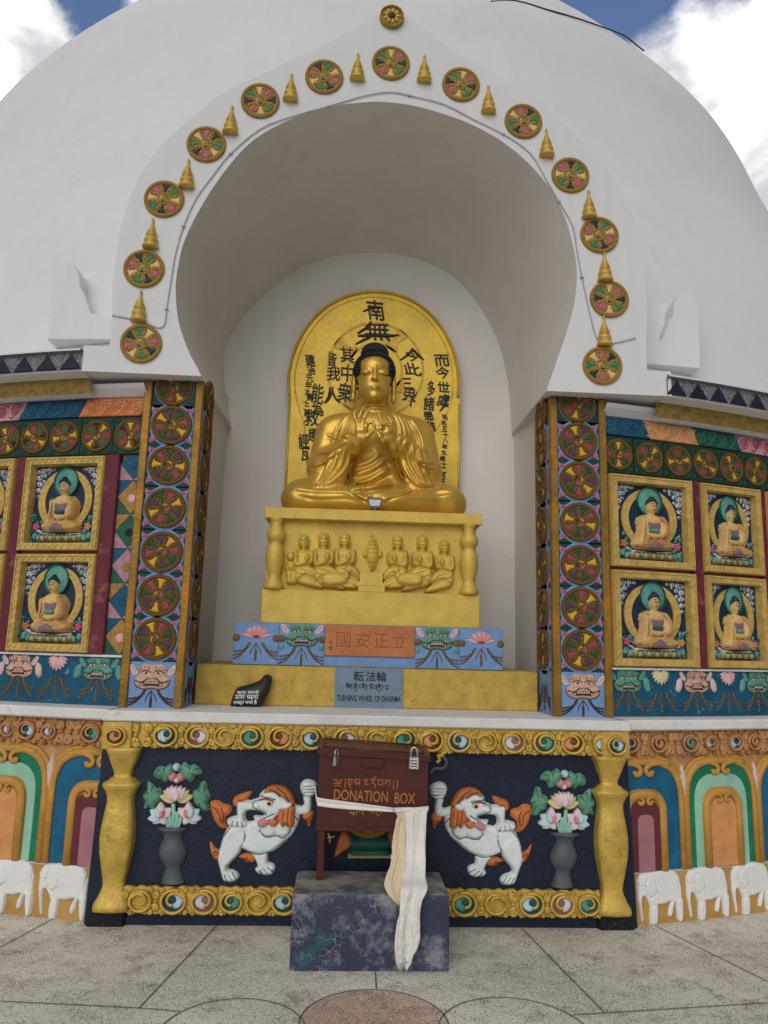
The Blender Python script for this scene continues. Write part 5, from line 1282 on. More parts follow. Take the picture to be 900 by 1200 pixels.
TIB = {  # hand-drawn Tibetan letters in a unit box: head line on top
 'cha': [[(0, 1), (.9, 1)], [(.1, 1), (.1, .6), (.35, .5), (.5, .7), (.35, .85), (.15, .75)], [(.5, .7), (.7, .45), (.9, .6), (.85, .85), (.6, .85)]],
 'o': [[(.1, 1.25), (.35, 1.12), (.5, 1.3), (.65, 1.12), (.9, 1.28)]],
 'sa': [[(0, 1), (.9, 1)], [(.2, 1), (.2, .75), (.05, .6), (.2, .5), (.35, .65)], [(.35, .8), (.75, .8)], [(.75, 1), (.75, .1)]],
 'tsheg': [[(.1, .98), (.14, .9)]],
 'ka': [[(0, 1), (.9, 1)], [(.45, 1), (.4, .5), (.2, .35), (.05, .55), (.3, .7)], [(.85, 1), (.85, .0)], [(.6, 1), (.6, .6)]],
 'ya': [[(.1, .1), (.3, -.2), (.7, -.2), (.9, .05)]], 'i': [[(.2, 1.1), (.3, 1.3), (.6, 1.3), (.75, 1.08)]],
 'kha': [[(0, 1), (.9, 1)], [(.1, 1), (.2, .6), (.45, .7), (.25, .45)], [(.45, .7), (.8, .55)], [(.8, 1), (.8, .1)]],
 'ra': [[(0, 1), (.9, 1)], [(.5, 1), (.2, .75), (.6, .6), (.3, .3), (.5, .0)]],
 'la': [[(0, 1), (.9, 1)], [(.15, 1), (.1, .5), (.35, .4), (.4, .65), (.2, .7)], [(.4, .7), (.55, .5), (.8, .6)], [(.8, 1), (.8, .1)]],
 'ba': [[(0, 1), (.9, 1)], [(.15, 1), (.1, .5), (.4, .35), (.75, .5)], [(.78, 1), (.78, .1)]],
 'zha': [[(0, 1), (.9, 1)], [(.2, 1), (.4, .7), (.1, .5), (.4, .35), (.7, .55), (.7, 1)], [(.45, .35), (.5, .05), (.7, -.1)]],
 'a': [[(0, 1), (.85, 1)], [(.2, 1), (.5, .75), (.2, .55), (.5, .35), (.75, .55)]],
 'da': [[(0, 1), (.9, 1)], [(.7, 1), (.3, .8), (.3, .55), (.7, .5), (.75, .2), (.6, -.05)]], 'e': [[(.25, 1.08), (.6, 1.3), (.85, 1.35)]],
 'shad': [[(.3, 1.02), (.28, .2), (.33, -.1)]], 'head': [[(0, .75), (.25, 1), (.5, .7), (.25, .45), (0, .6)], [(.55, .95), (.8, .7), (.6, .5), (1.0, .5), (1.2, .9), (.95, .95)], [(.1, .1), (.6, .25), (1.1, .1)]],
 'gap': [],
}
def tibetan(mb, words, cu, cv, h, w, r, n):
    """words of stacked letters laid along a line, centred on cu"""
    adv = {'gap': .6, 'tsheg': .3, 'shad': .55, 'head': 1.4}; tot = sum(adv.get(x[0], 1.05) for x in words); x = -tot/2; k = w/tot
    for st in words:
        for part in st:
            for s in TIB[part]: mb.line([(cu+(x+p[0])*k, cv+(p[1]-.5)*h) for p in s], r, n, smooth=3, seg=5, flat=.5)
        x += adv.get(st[0], 1.05)
tibetan(mb, [('cha', 'o'), ('sa',), ('tsheg',), ('ka', 'ya', 'i'), ('tsheg',), ('a',), ('kha', 'o'), ('ra',), ('tsheg',), ('la', 'o'), ('tsheg',), ('ba',), ('sa', 'ya', 'o'), ('ra',), ('tsheg',), ('ba',)], -.008, .132, .035, .285, .0026, .006)
mb.build('lettering', 'ink', t)
# terracotta plaque and four painted tiles on the blue step
t = tag(empty('terracotta_plaque', (.0, 5.184, 1.51)), 'terracotta plaque with four incised Chinese characters below the golden pedestal', 'plaque')
mb = MB(); mb.plate(rect(-.302, .307, 0, .206), -.002, .012, .003); mb.build('board', 'plaque', t)
mb = MB()
for ch, u, s in (('國', -.178, .098), ('安', -.050, .098), ('正', .080, .090), ('立', .205, .090)): mb.text(ch, u, .108, s, .010, .003, bold=-.012, rot=random.uniform(-.06, .06))
mb.text('日', -.264, .085, .022, .010, .002); mb.text('憲', -.262, .052, .026, .010, .002)
mb.build('lettering', 'plaqueline', t)
def painted_tile(u0, u1, kind, label):
    w = u1-u0; t = tag(empty('painted_tile', ((u0+u1)/2, 5.184, 1.44)), label, 'tile', 'painted tiles of the blue step'); h = .272
    mb = MB(); mb.plate(rect(-w/2+.002, w/2-.002, 0, h), -.002, .008, .002); mb.build('tile', 'sky', t)
    T = lambda u, v, n: (u, -n-.008, v)
    if kind == 'l':
        for k in range(11):
            a = math.pi*(k+.5)/11; m = MB(T=T); m.puff(leafshape(0, .185, .105-.03*math.sin(a), .016, a), .008, .012, .001+.002*(k % 2), base=0); m.build('petal', ['lotus', 'bud'][k % 2], t)
        m = MB(T=T); m.puff(oval(0, .187, .03, .012), .01, .01, .002, base=0); m.build('lotus_heart', 'red', t)
    else:
        a, b, c = MB(T=T), MB(T=T), MB(T=T); ears = mask_face(a, b, c, 0, .20, .19); paws = [MB(T=T), MB(T=T)]
        for sg in (-1, 1): paws[sg > 0].puff(blob([(sg*.125, .155), (sg*.15, .13), (sg*.14, .10), (sg*.115, .12)], 2), .01, .012, .001)
        f_ = a.build('mask', 'mgreen', t); b.build('mask_line', 'mline', f_); c.build('mask_teeth', 'lotus', f_); [e.build('mask_ear', 'lotus', f_) for e in ears]; [e.build('mask_hand', 'halo', f_) for e in paws]
    m = MB(T=T); garlands(m, 0, .145 if kind == 'l' else .12, w, .125)
    for sg in (-1, 1): m.disc([(0, .008), (.022, .006), (.026, 0)], sg*w*.44, .175, 14, smooth=True)
    m.build('garland', 'garland', t)
painted_tile(-.916, -.614, 'l', 'leftmost painted tile of the blue step, with a pink lotus and bead garlands')
painted_tile(-.612, -.306, 'm', 'painted tile with a green guardian mask, left of the terracotta plaque')
painted_tile(.310, .612, 'm', 'painted tile with a green guardian mask, right of the terracotta plaque')
painted_tile(.614, .916, 'l', 'rightmost painted tile of the blue step, with a pink lotus and bead garlands')
# black stone with a painted notice
O = at(292, 831, 5.03); Z0 = ZL; t = tag(empty('painted_stone', (O[0], 5.03, Z0)), 'black stone with white Hindi lettering leaning on the ochre riser', 'stone')
f = lambda pts: [(p[0], max(.001, p[1])) for p in uv(zoomed(pts, 260, 780, .0778), 5.03, (O[0], 0, Z0))]
mb = MB(T=lambda u, v, n: (u, -n+v*.22, v)); mb.puff(f(blob([(135, 640), (128, 600), (150, 500), (185, 400), (240, 330), (420, 280), (560, 225), (610, 170), (650, 142), (705, 148), (740, 190), (738, 260), (700, 400), (640, 520), (560, 640), (520, 660), (330, 662), (200, 652)], 2)), .045, .04, 0, base=.03); mb.build('stone', 'stone', t)
mb = MB(T=lambda u, v, n: (u, -n+v*.22, v)); c = f([(400, 400), (380, 475), (362, 548)])
mb.text('कृपा करके', c[0][0], c[0][1], .031, .048, .0012, bold=.01, width=.142, rot=.03); mb.text('ऊपर चढ़ना', c[1][0], c[1][1], .033, .048, .0012, bold=.01, width=.15, rot=.02); mb.text('सख्त मना है', c[2][0], c[2][1], .033, .048, .0012, bold=.01, width=.15, rot=.03)
mb.build('lettering', 'whitepaint', t)

# ================================================================== golden pedestal with worshippers
ZP = 1.719; PDY = 5.235
pd = tag(empty('golden_pedestal', (.008, PDY, ZP)), 'golden pedestal with a carved row of kneeling worshippers under the seated figure', 'pedestal')
D = .8
mb = MB(); mb.box(-.758, .758, 0, D, 0, .232, b=.004); mb.build('base_slab', 'goldp', pd)
mb = MB(); mb.box(-.740, .740, .07, D, .231, .735, b=.0); mb.build('carved_field', 'goldp', pd)
mb = MB(); mb.box(-.766, .770, -.012, D, .728, .806, b=.004); mb.build('top_slab', 'goldp', pd)
for sg in (-1, 1):
    mb = MB(); mb.lathe_z([(.064, .232), (.070, .245), (.068, .265), (.048, .295), (.040, .32), (.044, .345), (.060, .40), (.066, .46), (.058, .52), (.040, .558), (.044, .566), (.062, .588), (.067, .612), (.058, .642), (.042, .664), (.044, .672), (.036, .69), (.046, .715), (.054, .728)], sg*.684, .030, 28); mb.build('baluster', 'goldp', pd)
FY = lambda u, v, n: (u, .07-n, v)
kz = .0062
def px2(pts, k=.3): return [((300+p[0]*k), 590+p[1]*k) for p in pts]
def fpd(pts): return [(p[0]-.008, p[1]-ZP) for p in uv(px2(pts), PDY+.05)]
def worshipper(pts_list, name='kneeling_worshipper', grooves=()):
    m = MB(T=FY); relief(m, [(fpd(blob(P, 2)), H*1.2, r_*.8, b*1.35) for P, H, r_, b in pts_list], .0042, .005, n0=-.003, grooves=[(fpd(g), .0045, .011) for g in grooves]); return m.build(name, 'goldp', pd)
def mirror(pl_, c): return [([(2*c-x, y) for x, y in P], H, r_, b) for P, H, r_, b in pl_]
def kneeler(cx, top, s, flip):
    X = lambda pts: [((cx+(-1 if flip else 1)*x*s), top+y*s) for x, y in pts]
    return ([(X(oval(0, 24, 17, 24, 14)), .035, .03, .02), (X([(-20, 14), (-16, 2), (0, -6), (16, 0), (20, 14), (21, 40), (16, 46), (13, 16), (-13, 16), (-15, 46), (-20, 40)]), .028, .02, .012), (X([(-8, 42), (8, 42), (9, 58), (-9, 58)]), .028, .02, .012),
             (X([(-34, 62), (-16, 54), (16, 54), (32, 62), (33, 90), (26, 122), (-24, 124), (-32, 90)]), .035, .05, .012),
             (X([(-34, 62), (-26, 60), (-20, 78), (-22, 104), (8, 94), (14, 82), (22, 84), (16, 106), (-24, 122), (-38, 104)]), .024, .02, .04), (X([(32, 62), (38, 80), (34, 108), (14, 110), (10, 100), (24, 96)]), .022, .02, .036), (X([(6, 80), (14, 72), (22, 84), (16, 102), (8, 100)]), .022, .015, .055),
             (X([(-26, 116), (24, 116), (50, 134), (60, 160), (50, 172), (10, 156), (-20, 178), (-34, 168), (-36, 136)]), .042, .04, .015), (X([(-30, 150), (0, 140), (46, 168), (78, 196), (70, 206), (20, 196), (-26, 182)]), .034, .03, .012)],
            [X([(-12, 20), (-4, 22)]), X([(4, 22), (12, 20)]), X([(-5, 36), (5, 36)]), X([(-14, 58), (0, 64), (14, 58)]), X([(-20, 130), (20, 140), (50, 165)]), X([(-26, 148), (10, 160), (50, 186)])])
for cx, tp, s, fl in ((187, 128, 1.0, False), (264, 120, 1.06, False), (347, 120, 1.04, False)):
    a, g = kneeler(cx, tp, s, fl); worshipper(a, grooves=g)
for cx, tp, s, fl in ((553, 130, 1.0, True), (650, 130, 1.04, True), (736, 148, .98, True)):
    a, g = kneeler(cx, tp, s, fl); worshipper(a, grooves=g)
worshipper([(oval(136, 207, 14, 17, 14), .03, .025, .015), (blob([(120, 232), (136, 224), (154, 232), (160, 255), (150, 268), (122, 268), (114, 254)]), .034, .03, .012), (oval(137, 246, 12, 12, 10), .02, .015, .035), (blob([(120, 264), (156, 264), (162, 290), (158, 312), (122, 314), (118, 290)]), .03, .03, .012)], 'child_worshipper', [[(139, 270), (139, 312)]])
def deer(fl, cx):
    X = lambda pts: [((2*cx-x) if fl else x, y) for x, y in pts]
    worshipper([(X(blob([(252, 300), (262, 278), (300, 268), (345, 276), (362, 300), (352, 322), (300, 330), (262, 324)])), .06, .05, .015), (X(blob([(340, 280), (352, 262), (362, 268), (366, 290), (352, 304)])), .05, .02, .02), (X(blob([(346, 262), (350, 240), (360, 252), (378, 262), (374, 272), (358, 274)])), .045, .02, .025), (X(blob([(330, 312), (360, 306), (388, 322), (386, 334), (340, 330)])), .04, .02, .015)], 'deer', [X([(262, 318), (290, 322), (330, 320)])])
deer(False, 0); deer(True, 453)
m = MB(T=FY); m.puff(fpd([(455, 118), (472, 150), (483, 178), (482, 215), (468, 250), (455, 270), (442, 250), (428, 215), (427, 178), (438, 150)]), .05, .05)
for sg in (-1, 1): m.puff(fpd(oval(455+sg*30, 196, 11, 17, 12)), .035, .02)
for q in range(7): m.line(fpd([(455, 150+16*q), (441, 138+17*q)]), .004, .05); m.line(fpd([(455, 150+16*q), (469, 138+17*q)]), .004, .05)
m.line(fpd([(455, 122), (455, 266)]), .005, .052, smooth=0); m.build('flaming_jewel', 'goldp', pd)
m = MB(); q = fpd([(405, 268), (495, 268), (402, 322), (498, 322), (398, 345), (502, 345)]); m.box(q[0][0], q[1][0], .015, .08, q[2][1], q[0][1], b=.003); m.box(q[4][0], q[5][0], .0, .08, .23, q[2][1], b=.003); m.build('jewel_stand', 'goldp', pd)

# ================================================================== gilded backboard with brush writing
BY = 6.02; O = (0.012, BY, 2.52); bb = tag(empty('gilded_backboard', O), 'tall round-topped gilded backboard with black Chinese brush writing behind the statue', 'backboard')
FB = lambda pts: uv(pts, BY, O)
bl = spline(FB([(339, 462), (338.5, 440), (345, 412), (358, 386), (376, 365), (398, 351), (420, 344), (438, 342), (458, 344), (480, 351), (502, 366), (520, 388), (532, 414), (537, 440), (537, 466)]), 4)
m = MB(); m.plate([(-.695, 0), (.725, 0), (.728, bl[-1][1]+.0), (bl[-1][0], bl[-1][1]+.01)]+bl[::-1][1:-1]+[(bl[0][0], bl[0][1]), (-.715, bl[0][1])], -.05, 0.0, .004); m.build('board', 'board', bb)
m = MB(); m.pipe([(p[0], p[1], .004) for p in bl], .013, 8, 0, .9, raw=False)
for i in range(0, len(bl)-1):
    a, b = bl[i], bl[i+1]
    for t_ in (0, .33, .66): m.puff(oval(a[0]+(b[0]-a[0])*t_, a[1]+(b[1]-a[1])*t_, .013, .013, 8), .012, .012, .010, base=0)
inn = [(p[0]*.93-.0, (p[1]-1.35)*.93+1.35) for p in bl]; m.line(inn, .005, .001, smooth=0)
m.line([inn[0], (inn[0][0]+.03, inn[0][1]-.12), (inn[0][0]+.09, inn[0][1]-.30), (inn[0][0]+.12, inn[0][1]-.6)], .005, .001); m.line([inn[-1], (inn[-1][0]-.03, inn[-1][1]-.12), (inn[-1][0]-.12, inn[-1][1]-.28), (inn[-1][0]-.25, inn[-1][1]-.42)], .005, .001)
for x in (-.70, .715): m.line([(x, .0), (x, bl[0][1]-.02)], .009, .002, smooth=0)
m.build('edging', 'board', bb)
c = FB([(440, 433)])[0]; m = MB(); m.band(oval(*c, .412, .425, 56), oval(*c, .395, .408, 56), 0, .006); m.band(oval(*c, .235, .24, 56), oval(*c, .215, .22, 56), 0, .006)
for k in range(8):
    a = math.pi*(k+.5)/4-.2; P = [(c[0]+.232*math.cos(a-.28), c[1]+.237*math.sin(a-.28)), (c[0]+.30*math.cos(a-.09), c[1]+.31*math.sin(a-.09)), (c[0]+.40*math.cos(a-.14), c[1]+.41*math.sin(a-.14)), (c[0]+.40*math.cos(a+.14), c[1]+.41*math.sin(a+.14)), (c[0]+.30*math.cos(a+.09), c[1]+.31*math.sin(a+.09)), (c[0]+.232*math.cos(a+.28), c[1]+.237*math.sin(a+.28))]
    if k % 2: m.plate(blob(P, 3), 0, .006, .001)
m.build('wheel_halo', 'bronze', bb)
def brush(chars):
    """brush writing: each character leaned, squeezed and thickened its own way; (char, x, y, height, width) measured on the photo"""
    m = MB(); rnd = random.Random(sum(map(ord, chars[0][0])))
    for ch, u, v, h, w_ in chars:
        p = FB([(310+u*.2867, 316+v*.2865)])[0]; k = .2866*.00695; r_ = rnd.uniform(-.22, .08); sh = rnd.uniform(-.32, .08); t_ = .0026 if h > 30 else .0010
        for q, (a, b) in enumerate(((0, 0), (t_, t_*.6))):
            m.text(ch, p[0]+a, p[1]+b, h*k*1.02, .006+.0004*q, .001, bold=.004, width=w_*k*1.0, rot=r_+(.015*q if h > 30 else 0), shear=sh)
    return m
def sweep(m, pts, w_):
    P = spline(FB([(310+u*.2867, 316+v*.2865) for u, v in pts]), 5); n = len(P)
    m.pipe([(p[0], p[1], .006) for p in P], [w_*(.45+.75*math.sin(math.pi*(.12+.8*i/(n-1)))) for i in range(n)], 6, 0, .3, raw=False)
m = brush([('南', 452, 166, 88, 84), ('無', 462, 252, 84, 112)])
sweep(m, [(382, 272), (440, 268), (500, 271), (550, 270)], .013); sweep(m, [(372, 306), (410, 286), (450, 268)], .009); sweep(m, [(402, 172), (440, 158), (480, 156)], .008); sweep(m, [(380, 262), (405, 246), (432, 228)], .009)
m.build('brush_writing', 'ink', bb)
m = brush([('今', 604, 352, 52, 62), ('此', 606, 408, 52, 80), ('三', 585, 466, 46, 48), ('界', 591, 524, 76, 58)]); sweep(m, [(553, 372), (590, 345), (604, 322)], .008); sweep(m, [(604, 324), (628, 350), (650, 370)], .010); m.build('brush_writing', 'ink', bb)
m = brush([('而', 722, 372, 50, 66), ('今', 726, 422, 52, 58), ('世', 731, 480, 44, 54), ('處', 730, 534, 54, 54), ('多', 680, 486, 66, 34), ('諸', 672, 548, 60, 46), ('患', 672, 598, 40, 44), ('難', 677, 642, 44, 48)]); sweep(m, [(752, 520), (735, 556), (716, 580)], .008); m.build('brush_writing', 'ink', bb)
brush([(ch, 737-4*math.sin(i*1.3)-(8 if i > 6 else 0), 604+24*i, 22, 24) for i, ch in enumerate('昭和五十八年太歲十二月日')]).build('brush_writing', 'ink', bb)
m = brush([('其', 338, 350, 66, 64), ('中', 338, 424, 74, 56), ('衆', 332, 504, 84, 74), ('皆', 275, 366, 60, 38), ('我', 281, 426, 60, 56), ('人', 276, 514, 70, 70)]); sweep(m, [(268, 480), (262, 520), (246, 545)], .008); m.build('brush_writing', 'ink', bb)
brush([('能', 217, 508, 84, 58), ('為', 216, 574, 52, 50), ('救', 192, 606, 70, 60), ('護', 197, 676, 56, 44), ('經', 160, 700, 58, 46), ('瓦', 166, 756, 54, 50)]).build('brush_writing', 'ink', bb)
brush([('建', 186, 372, 52, 48), ('治', 190, 414, 34, 32), ('元', 185, 444, 28, 34), ('年', 180, 472, 30, 30), ('太', 176, 500, 26, 26), ('歲', 184, 520, 32, 30), ('十', 170, 546, 24, 26), ('二', 172, 566, 18, 26), ('月', 172, 590, 26, 24)]).build('brush_writing', 'ink', bb)

# ================================================================== the seated figure
SO = np.array([.018, 5.67, 2.527]); HV = .0062
X0, X1, Y0, Y1, Z0, Z1 = -.78, .78, -.50, .36, -.03, 1.46
gx = np.arange(X0, X1, HV, dtype=np.float32); gy = np.arange(Y0, Y1, HV, dtype=np.float32); gz = np.arange(Z0, Z1, HV, dtype=np.float32)
class SDF:
    def __init__(s): s.F = np.full((len(gx), len(gy), len(gz)), 9.0, np.float32)
    def sub(s, lo, hi, pad=.09):
        i = [slice(max(0, int((lo[a]-pad-o)/HV)), max(1, int((hi[a]+pad-o)/HV)+1)) for a, o in ((0, X0), (1, Y0), (2, Z0))]
        return tuple(i), np.meshgrid(gx[i[0]], gy[i[1]], gz[i[2]], indexing='ij', sparse=True)
    def merge(s, i, d, k):
        o = s.F[i]
        if k <= 0: s.F[i] = np.minimum(o, d); return
        h = np.clip(.5+.5*(o-d)/k, 0, 1); s.F[i] = np.where(o > 5, d, o*(1-h)+d*h-k*h*(1-h))
    def cap(s, a, b, ra, rb, k=.03, fy=1.0):
        a = np.array(a, float); b = np.array(b, float); r = max(ra, rb); i, (x, y, z) = s.sub(np.minimum(a, b)-r, np.maximum(a, b)+r, k+.03)
        ab = b-a; ab2 = ab.copy(); ab2[1] /= fy; L = ab2@ab2+1e-12
        px, py, pz = x-a[0], (y-a[1])/fy, z-a[2]; t = np.clip((px*ab2[0]+py*ab2[1]+pz*ab2[2])/L, 0, 1)
        d = np.sqrt((px-t*ab2[0])**2+(py-t*ab2[1])**2+(pz-t*ab2[2])**2)-(ra+(rb-ra)*t); s.merge(i, d*min(1, fy) if fy < 1 else d, k)
    def ell(s, c, r, k=.03):
        c = np.array(c, float); r = np.array(r, float); i, (x, y, z) = s.sub(c-r, c+r, k+.03)
        q = np.sqrt(((x-c[0])/r[0])**2+((y-c[1])/r[1])**2+((z-c[2])/r[2])**2); q2 = np.sqrt(((x-c[0])/r[0]**2)**2+((y-c[1])/r[1]**2)**2+((z-c[2])/r[2]**2)**2)+1e-6
        s.merge(i, q*(q-1)/q2, k)
    def chain(s, P, R, k=.01):
        R = [R]*len(P) if np.isscalar(R) else R
        for q in range(len(P)-1): s.cap(P[q], P[q+1], R[q], R[q+1], k)
    def front(s):
        """depth of the front surface over (x, z)"""
        m = s.F < 0; has = m.any(1); return np.where(has, gy[m.argmax(1)], 9.0)
def stxz(pts, dy=-.2): return [(p[0]-SO[0], p[1]-SO[2]) for p in uv(pts, SO[1]+dy)]
B = SDF()
for sg in (-1, 1):
    B.cap((sg*.16, .02, .17), (sg*.52, -.11, .145), .18, .135, .06); B.cap((sg*.55, -.13, .115), (-sg*.02, -.31, .10), .118, .085, .05)
    B.ell((sg*.56, -.11, .12), (.135, .16, .128), .05)
B.ell((0, -.10, .10), (.56, .27, .13), .05); B.ell((0, .06, .13), (.42, .24, .15), .05)
B.ell((0, .02, .40), (.27, .185, .36), .06); B.ell((0, .0, .66), (.30, .185, .22), .06)
B.cap((-.27, .03, .725), (.27, .03, .725), .120, .120, .06); B.cap((-.10, .035, .775), (.10, .035, .775), .09, .09, .05); B.cap((0, .03, .80), (0, .03, 1.0), .115, .082, .03)
for sg in (-1, 1):
    B.cap((sg*.345, .025, .685), (sg*.400, -.03, .40), .122, .114, .05)
    B.cap((sg*.385, -.05, .38), (sg*(.20 if sg < 0 else .17), -.275, .545), .105, .062, .05)
    B.cap((sg*.39, -.06, .36), (sg*.375, -.12, .22), .118, .10, .05)
    B.cap((sg*.27, -.20, .46), (sg*.315, -.20, .24), .075, .085, .04); B.cap((sg*.225, -.235, .47), (sg*.25, -.24, .27), .028, .035, .03)
wl = at(417, 521, 5.33)-SO; wr = at(459, 523, 5.33)-SO
# head
hz = lambda py: float(at(440, py, 5.49)[2]-SO[2]); hx = float(at(439.5, 440, 5.45)[0]-SO[0])
zc, zm, zn, ze, zb, zh = hz(467.5), hz(453.5), hz(446), hz(436), hz(428), hz(418)
B.ell((hx, -.02, (ze+zh)/2-.012), (.150, .165, .158), .03); B.ell((hx, -.055, zm+.02), (.122, .128, .105), .05); B.ell((hx, -.12, zc+.03), (.05, .055, .035), .04)
B.cap((hx, -.175, zb-.005), (hx, -.205, zn+.012), .012, .020, .012); B.ell((hx, -.192, zn+.010), (.030, .024, .016), .012)
for sg in (-1, 1):
    B.ell((hx+sg*.062, -.160, ze+.004), (.036, .024, .021), .008)
    B.ell((hx+sg*.158, .0, zm+.055), (.022, .048, .115), .012); B.ell((hx+sg*.160, -.012, zm-.035), (.020, .026, .045), .012)
B.ell((hx, -.168, zm+.007), (.034, .022, .009), .008); B.ell((hx, -.166, zm-.009), (.029, .022, .010), .008); B.ell((hx, -.172, zh-.035), (.008, .012, .008), .004)
for q in range(3):
    zz = zc-.022-.026*q; B.ell((hx*.5, -.0, zz), (.100+.012*q, .106+.012*q, .015), .01)
FRm = B.front()
def field(polys):
    """raised folds drawn on the front of the robe: [(points, width, height)]; a fold has a soft upper and a sharp lower flank"""
    D = np.zeros((len(gx), len(gz)), np.float32); gX, gZ = np.meshgrid(gx, gz, indexing='ij')
    for pts, w_, h_ in polys:
        Q = np.array(spline(pts, 5)); lo = Q.min(0)-4*w_; hi = Q.max(0)+4*w_
        i0, i1 = max(0, int((lo[0]-X0)/HV)), max(1, int((hi[0]-X0)/HV)); j0, j1 = max(0, int((lo[1]-Z0)/HV)), max(1, int((hi[1]-Z0)/HV))
        a, b = gX[i0:i1, j0:j1], gZ[i0:i1, j0:j1]; best = np.full(a.shape, 9.0); sgn = np.ones(a.shape); tt = np.zeros(a.shape); n = len(Q)-1
        for k in range(n):
            p = Q[k]; e = Q[k+1]-p; t = np.clip(((a-p[0])*e[0]+(b-p[1])*e[1])/(e@e+1e-12), 0, 1); dx, dz = a-p[0]-t*e[0], b-p[1]-t*e[1]; d = np.hypot(dx, dz)
            m = d < best; best = np.where(m, d, best); sgn = np.where(m, np.sign(e[0]*dz-e[1]*dx), sgn); tt = np.where(m, (k+t)/n, tt)
        fade = np.clip(np.minimum(tt, 1-tt)*7, 0, 1)**.7
        D[i0:i1, j0:j1] += h_*fade*np.where(sgn > 0, np.exp(-(best/(1.5*w_))**2), np.exp(-(best/(.55*w_))**2)-.55*np.exp(-((best-.9*w_)/(.6*w_))**2)*(best > 0))
    return D
S3 = lambda pts: stxz(zoomed(pts, 380, 470, 1/7.5)); S5 = lambda pts: stxz(zoomed(pts, 310, 320, .2889))
folds = [(S3([(262, 560), (390, 530), (505, 450)]), .030, .020), (S3([(255, 640), (400, 600), (555, 505)]), .034, .024), (S3([(225, 728), (400, 690), (580, 585)]), .036, .026), (S3([(220, 805), (400, 805), (610, 735)]), .032, .024)]
for q in range(5):      # folds sweeping from the shoulder at the viewer's right to the raised arm
    folds.append((S5([(520+q*17, 535+q*5), (550+q*21, 600+q*10), (550+q*25, 660+q*17), (520+q*33, 712+q*24)]), .022, .012))
for q in range(3): folds.append((S5([(600+q*18, 760+q*14), (640+q*12, 775+q*14), (690, 765+q*26)]), .018, .012))
for q in range(4): folds.append((S5([(540+q*26, 722+q*4), (552+q*28, 785), (592+q*24, 850), (635+q*14, 882)]), .014, .015)); folds.append((S5([(350-q*28, 715+q*6), (334-q*28, 790), (285-q*20, 845), (236-q*14, 878)]), .014, .015))
folds += [(S5([(250, 640), (300, 665), (345, 690)]), .018, .010), (S5([(205, 720), (260, 730), (330, 700)]), .018, .012), (S5([(190, 780), (240, 770), (300, 735)]), .018, .012), (S5([(395, 510), (330, 560), (290, 640), (280, 700)]), .012, .008), (S5([(510, 505), (520, 560), (515, 640), (480, 690)]), .012, .008)]
for q in range(2): folds.append((S5([(110+q*20, 880+q*16), (220, 895+q*20), (330, 905+q*14), (400, 930+q*8)]), .026, .010)); folds.append((S5([(780-q*20, 885+q*22), (680, 890+q*28), (580, 905+q*18), (500, 935+q*8)]), .026, .010))
folds += [(S5([(380, 880), (400, 905), (430, 935)]), .012, .012), (S5([(330, 890), (380, 925), (420, 945)]), .012, .012), (S5([(470, 945), (520, 925), (600, 895)]), .012, .012)]
D = field(folds); yy = gy[None, :, None]; fr_ = FRm[:, None, :]
B.F -= 1.0*D[:, None, :]*np.clip(1-(yy-fr_-.06)/.06, 0, 1)*(gz[None, None, :] < zc-.06)
B.F[:, :, gz < 0] = np.maximum(B.F[:, :, gz < 0], .02)
V, Fq = surface_nets(B.F, (X0, Y0, Z0), HV)
bm_ = MB(); bm_.raw(V, Fq)
# hands, each finger its own chain, on a finer grid
def hand(pose, wrist, elbow):
    global X0, X1, Y0, Y1, Z0, Z1, HV, gx, gy, gz
    keep = (X0, X1, Y0, Y1, Z0, Z1, HV, gx, gy, gz)
    allp = np.array([p for ch in pose for p in ch[0]]+[wrist]); HV = .004
    X0, Y0, Z0 = allp.min(0)-.07; X1, Y1, Z1 = allp.max(0)+.07
    gx = np.arange(X0, X1, HV, dtype=np.float32); gy = np.arange(Y0, Y1, HV, dtype=np.float32); gz = np.arange(Z0, Z1, HV, dtype=np.float32)
    H = SDF()
    for P, Rr, k in pose: H.chain(P, Rr, k)
    V, Fq = surface_nets(H.F, (X0, Y0, Z0), HV); bm_.raw(V, Fq)
    (X0, X1, Y0, Y1, Z0, Z1, HV, gx, gy, gz) = keep
def h3(x, y, d): 
    p = at(380+x/7.5, 470+y/7.5, SO[1]-d)-SO; return (p[0], -d, p[2])
r1, r2, r3 = .0140, .0122, .0095
hand([([h3(255, 425, .25), h3(285, 370, .31), h3(318, 320, .335)], [.046, .036, .033], .016), ([h3(300, 330, .33), h3(300, 260, .345), h3(296, 215, .35)], [.031, .027, .018], .012), ([h3(335, 320, .335), h3(335, 260, .35), h3(335, 210, .355)], [.032, .028, .018], .012), ([h3(350, 300, .34), h3(365, 235, .35)], [.028, .018], .012),
      ([h3(295, 220, .345), h3(272, 160, .352), h3(262, 120, .350), h3(270, 88, .345)], [.016, r1, r2, r3], .004), ([h3(310, 205, .352), h3(308, 140, .362), h3(325, 95, .362), h3(350, 52, .352)], [.0165, .0145, r2, r3], .004), ([h3(338, 205, .352), h3(352, 150, .362), h3(372, 108, .364), h3(400, 68, .358)], [.0165, .0145, r2, r3], .004),
      ([h3(365, 225, .352), h3(388, 190, .365), h3(425, 185, .372), h3(440, 215, .372), h3(432, 250, .368)], [.018, r1, r2, r2, r3], .006), ([h3(345, 330, .345), h3(375, 310, .362), h3(405, 280, .370), h3(430, 258, .370)], [.024, .018, .015, .0115], .008)], h3(255, 425, .25), None)
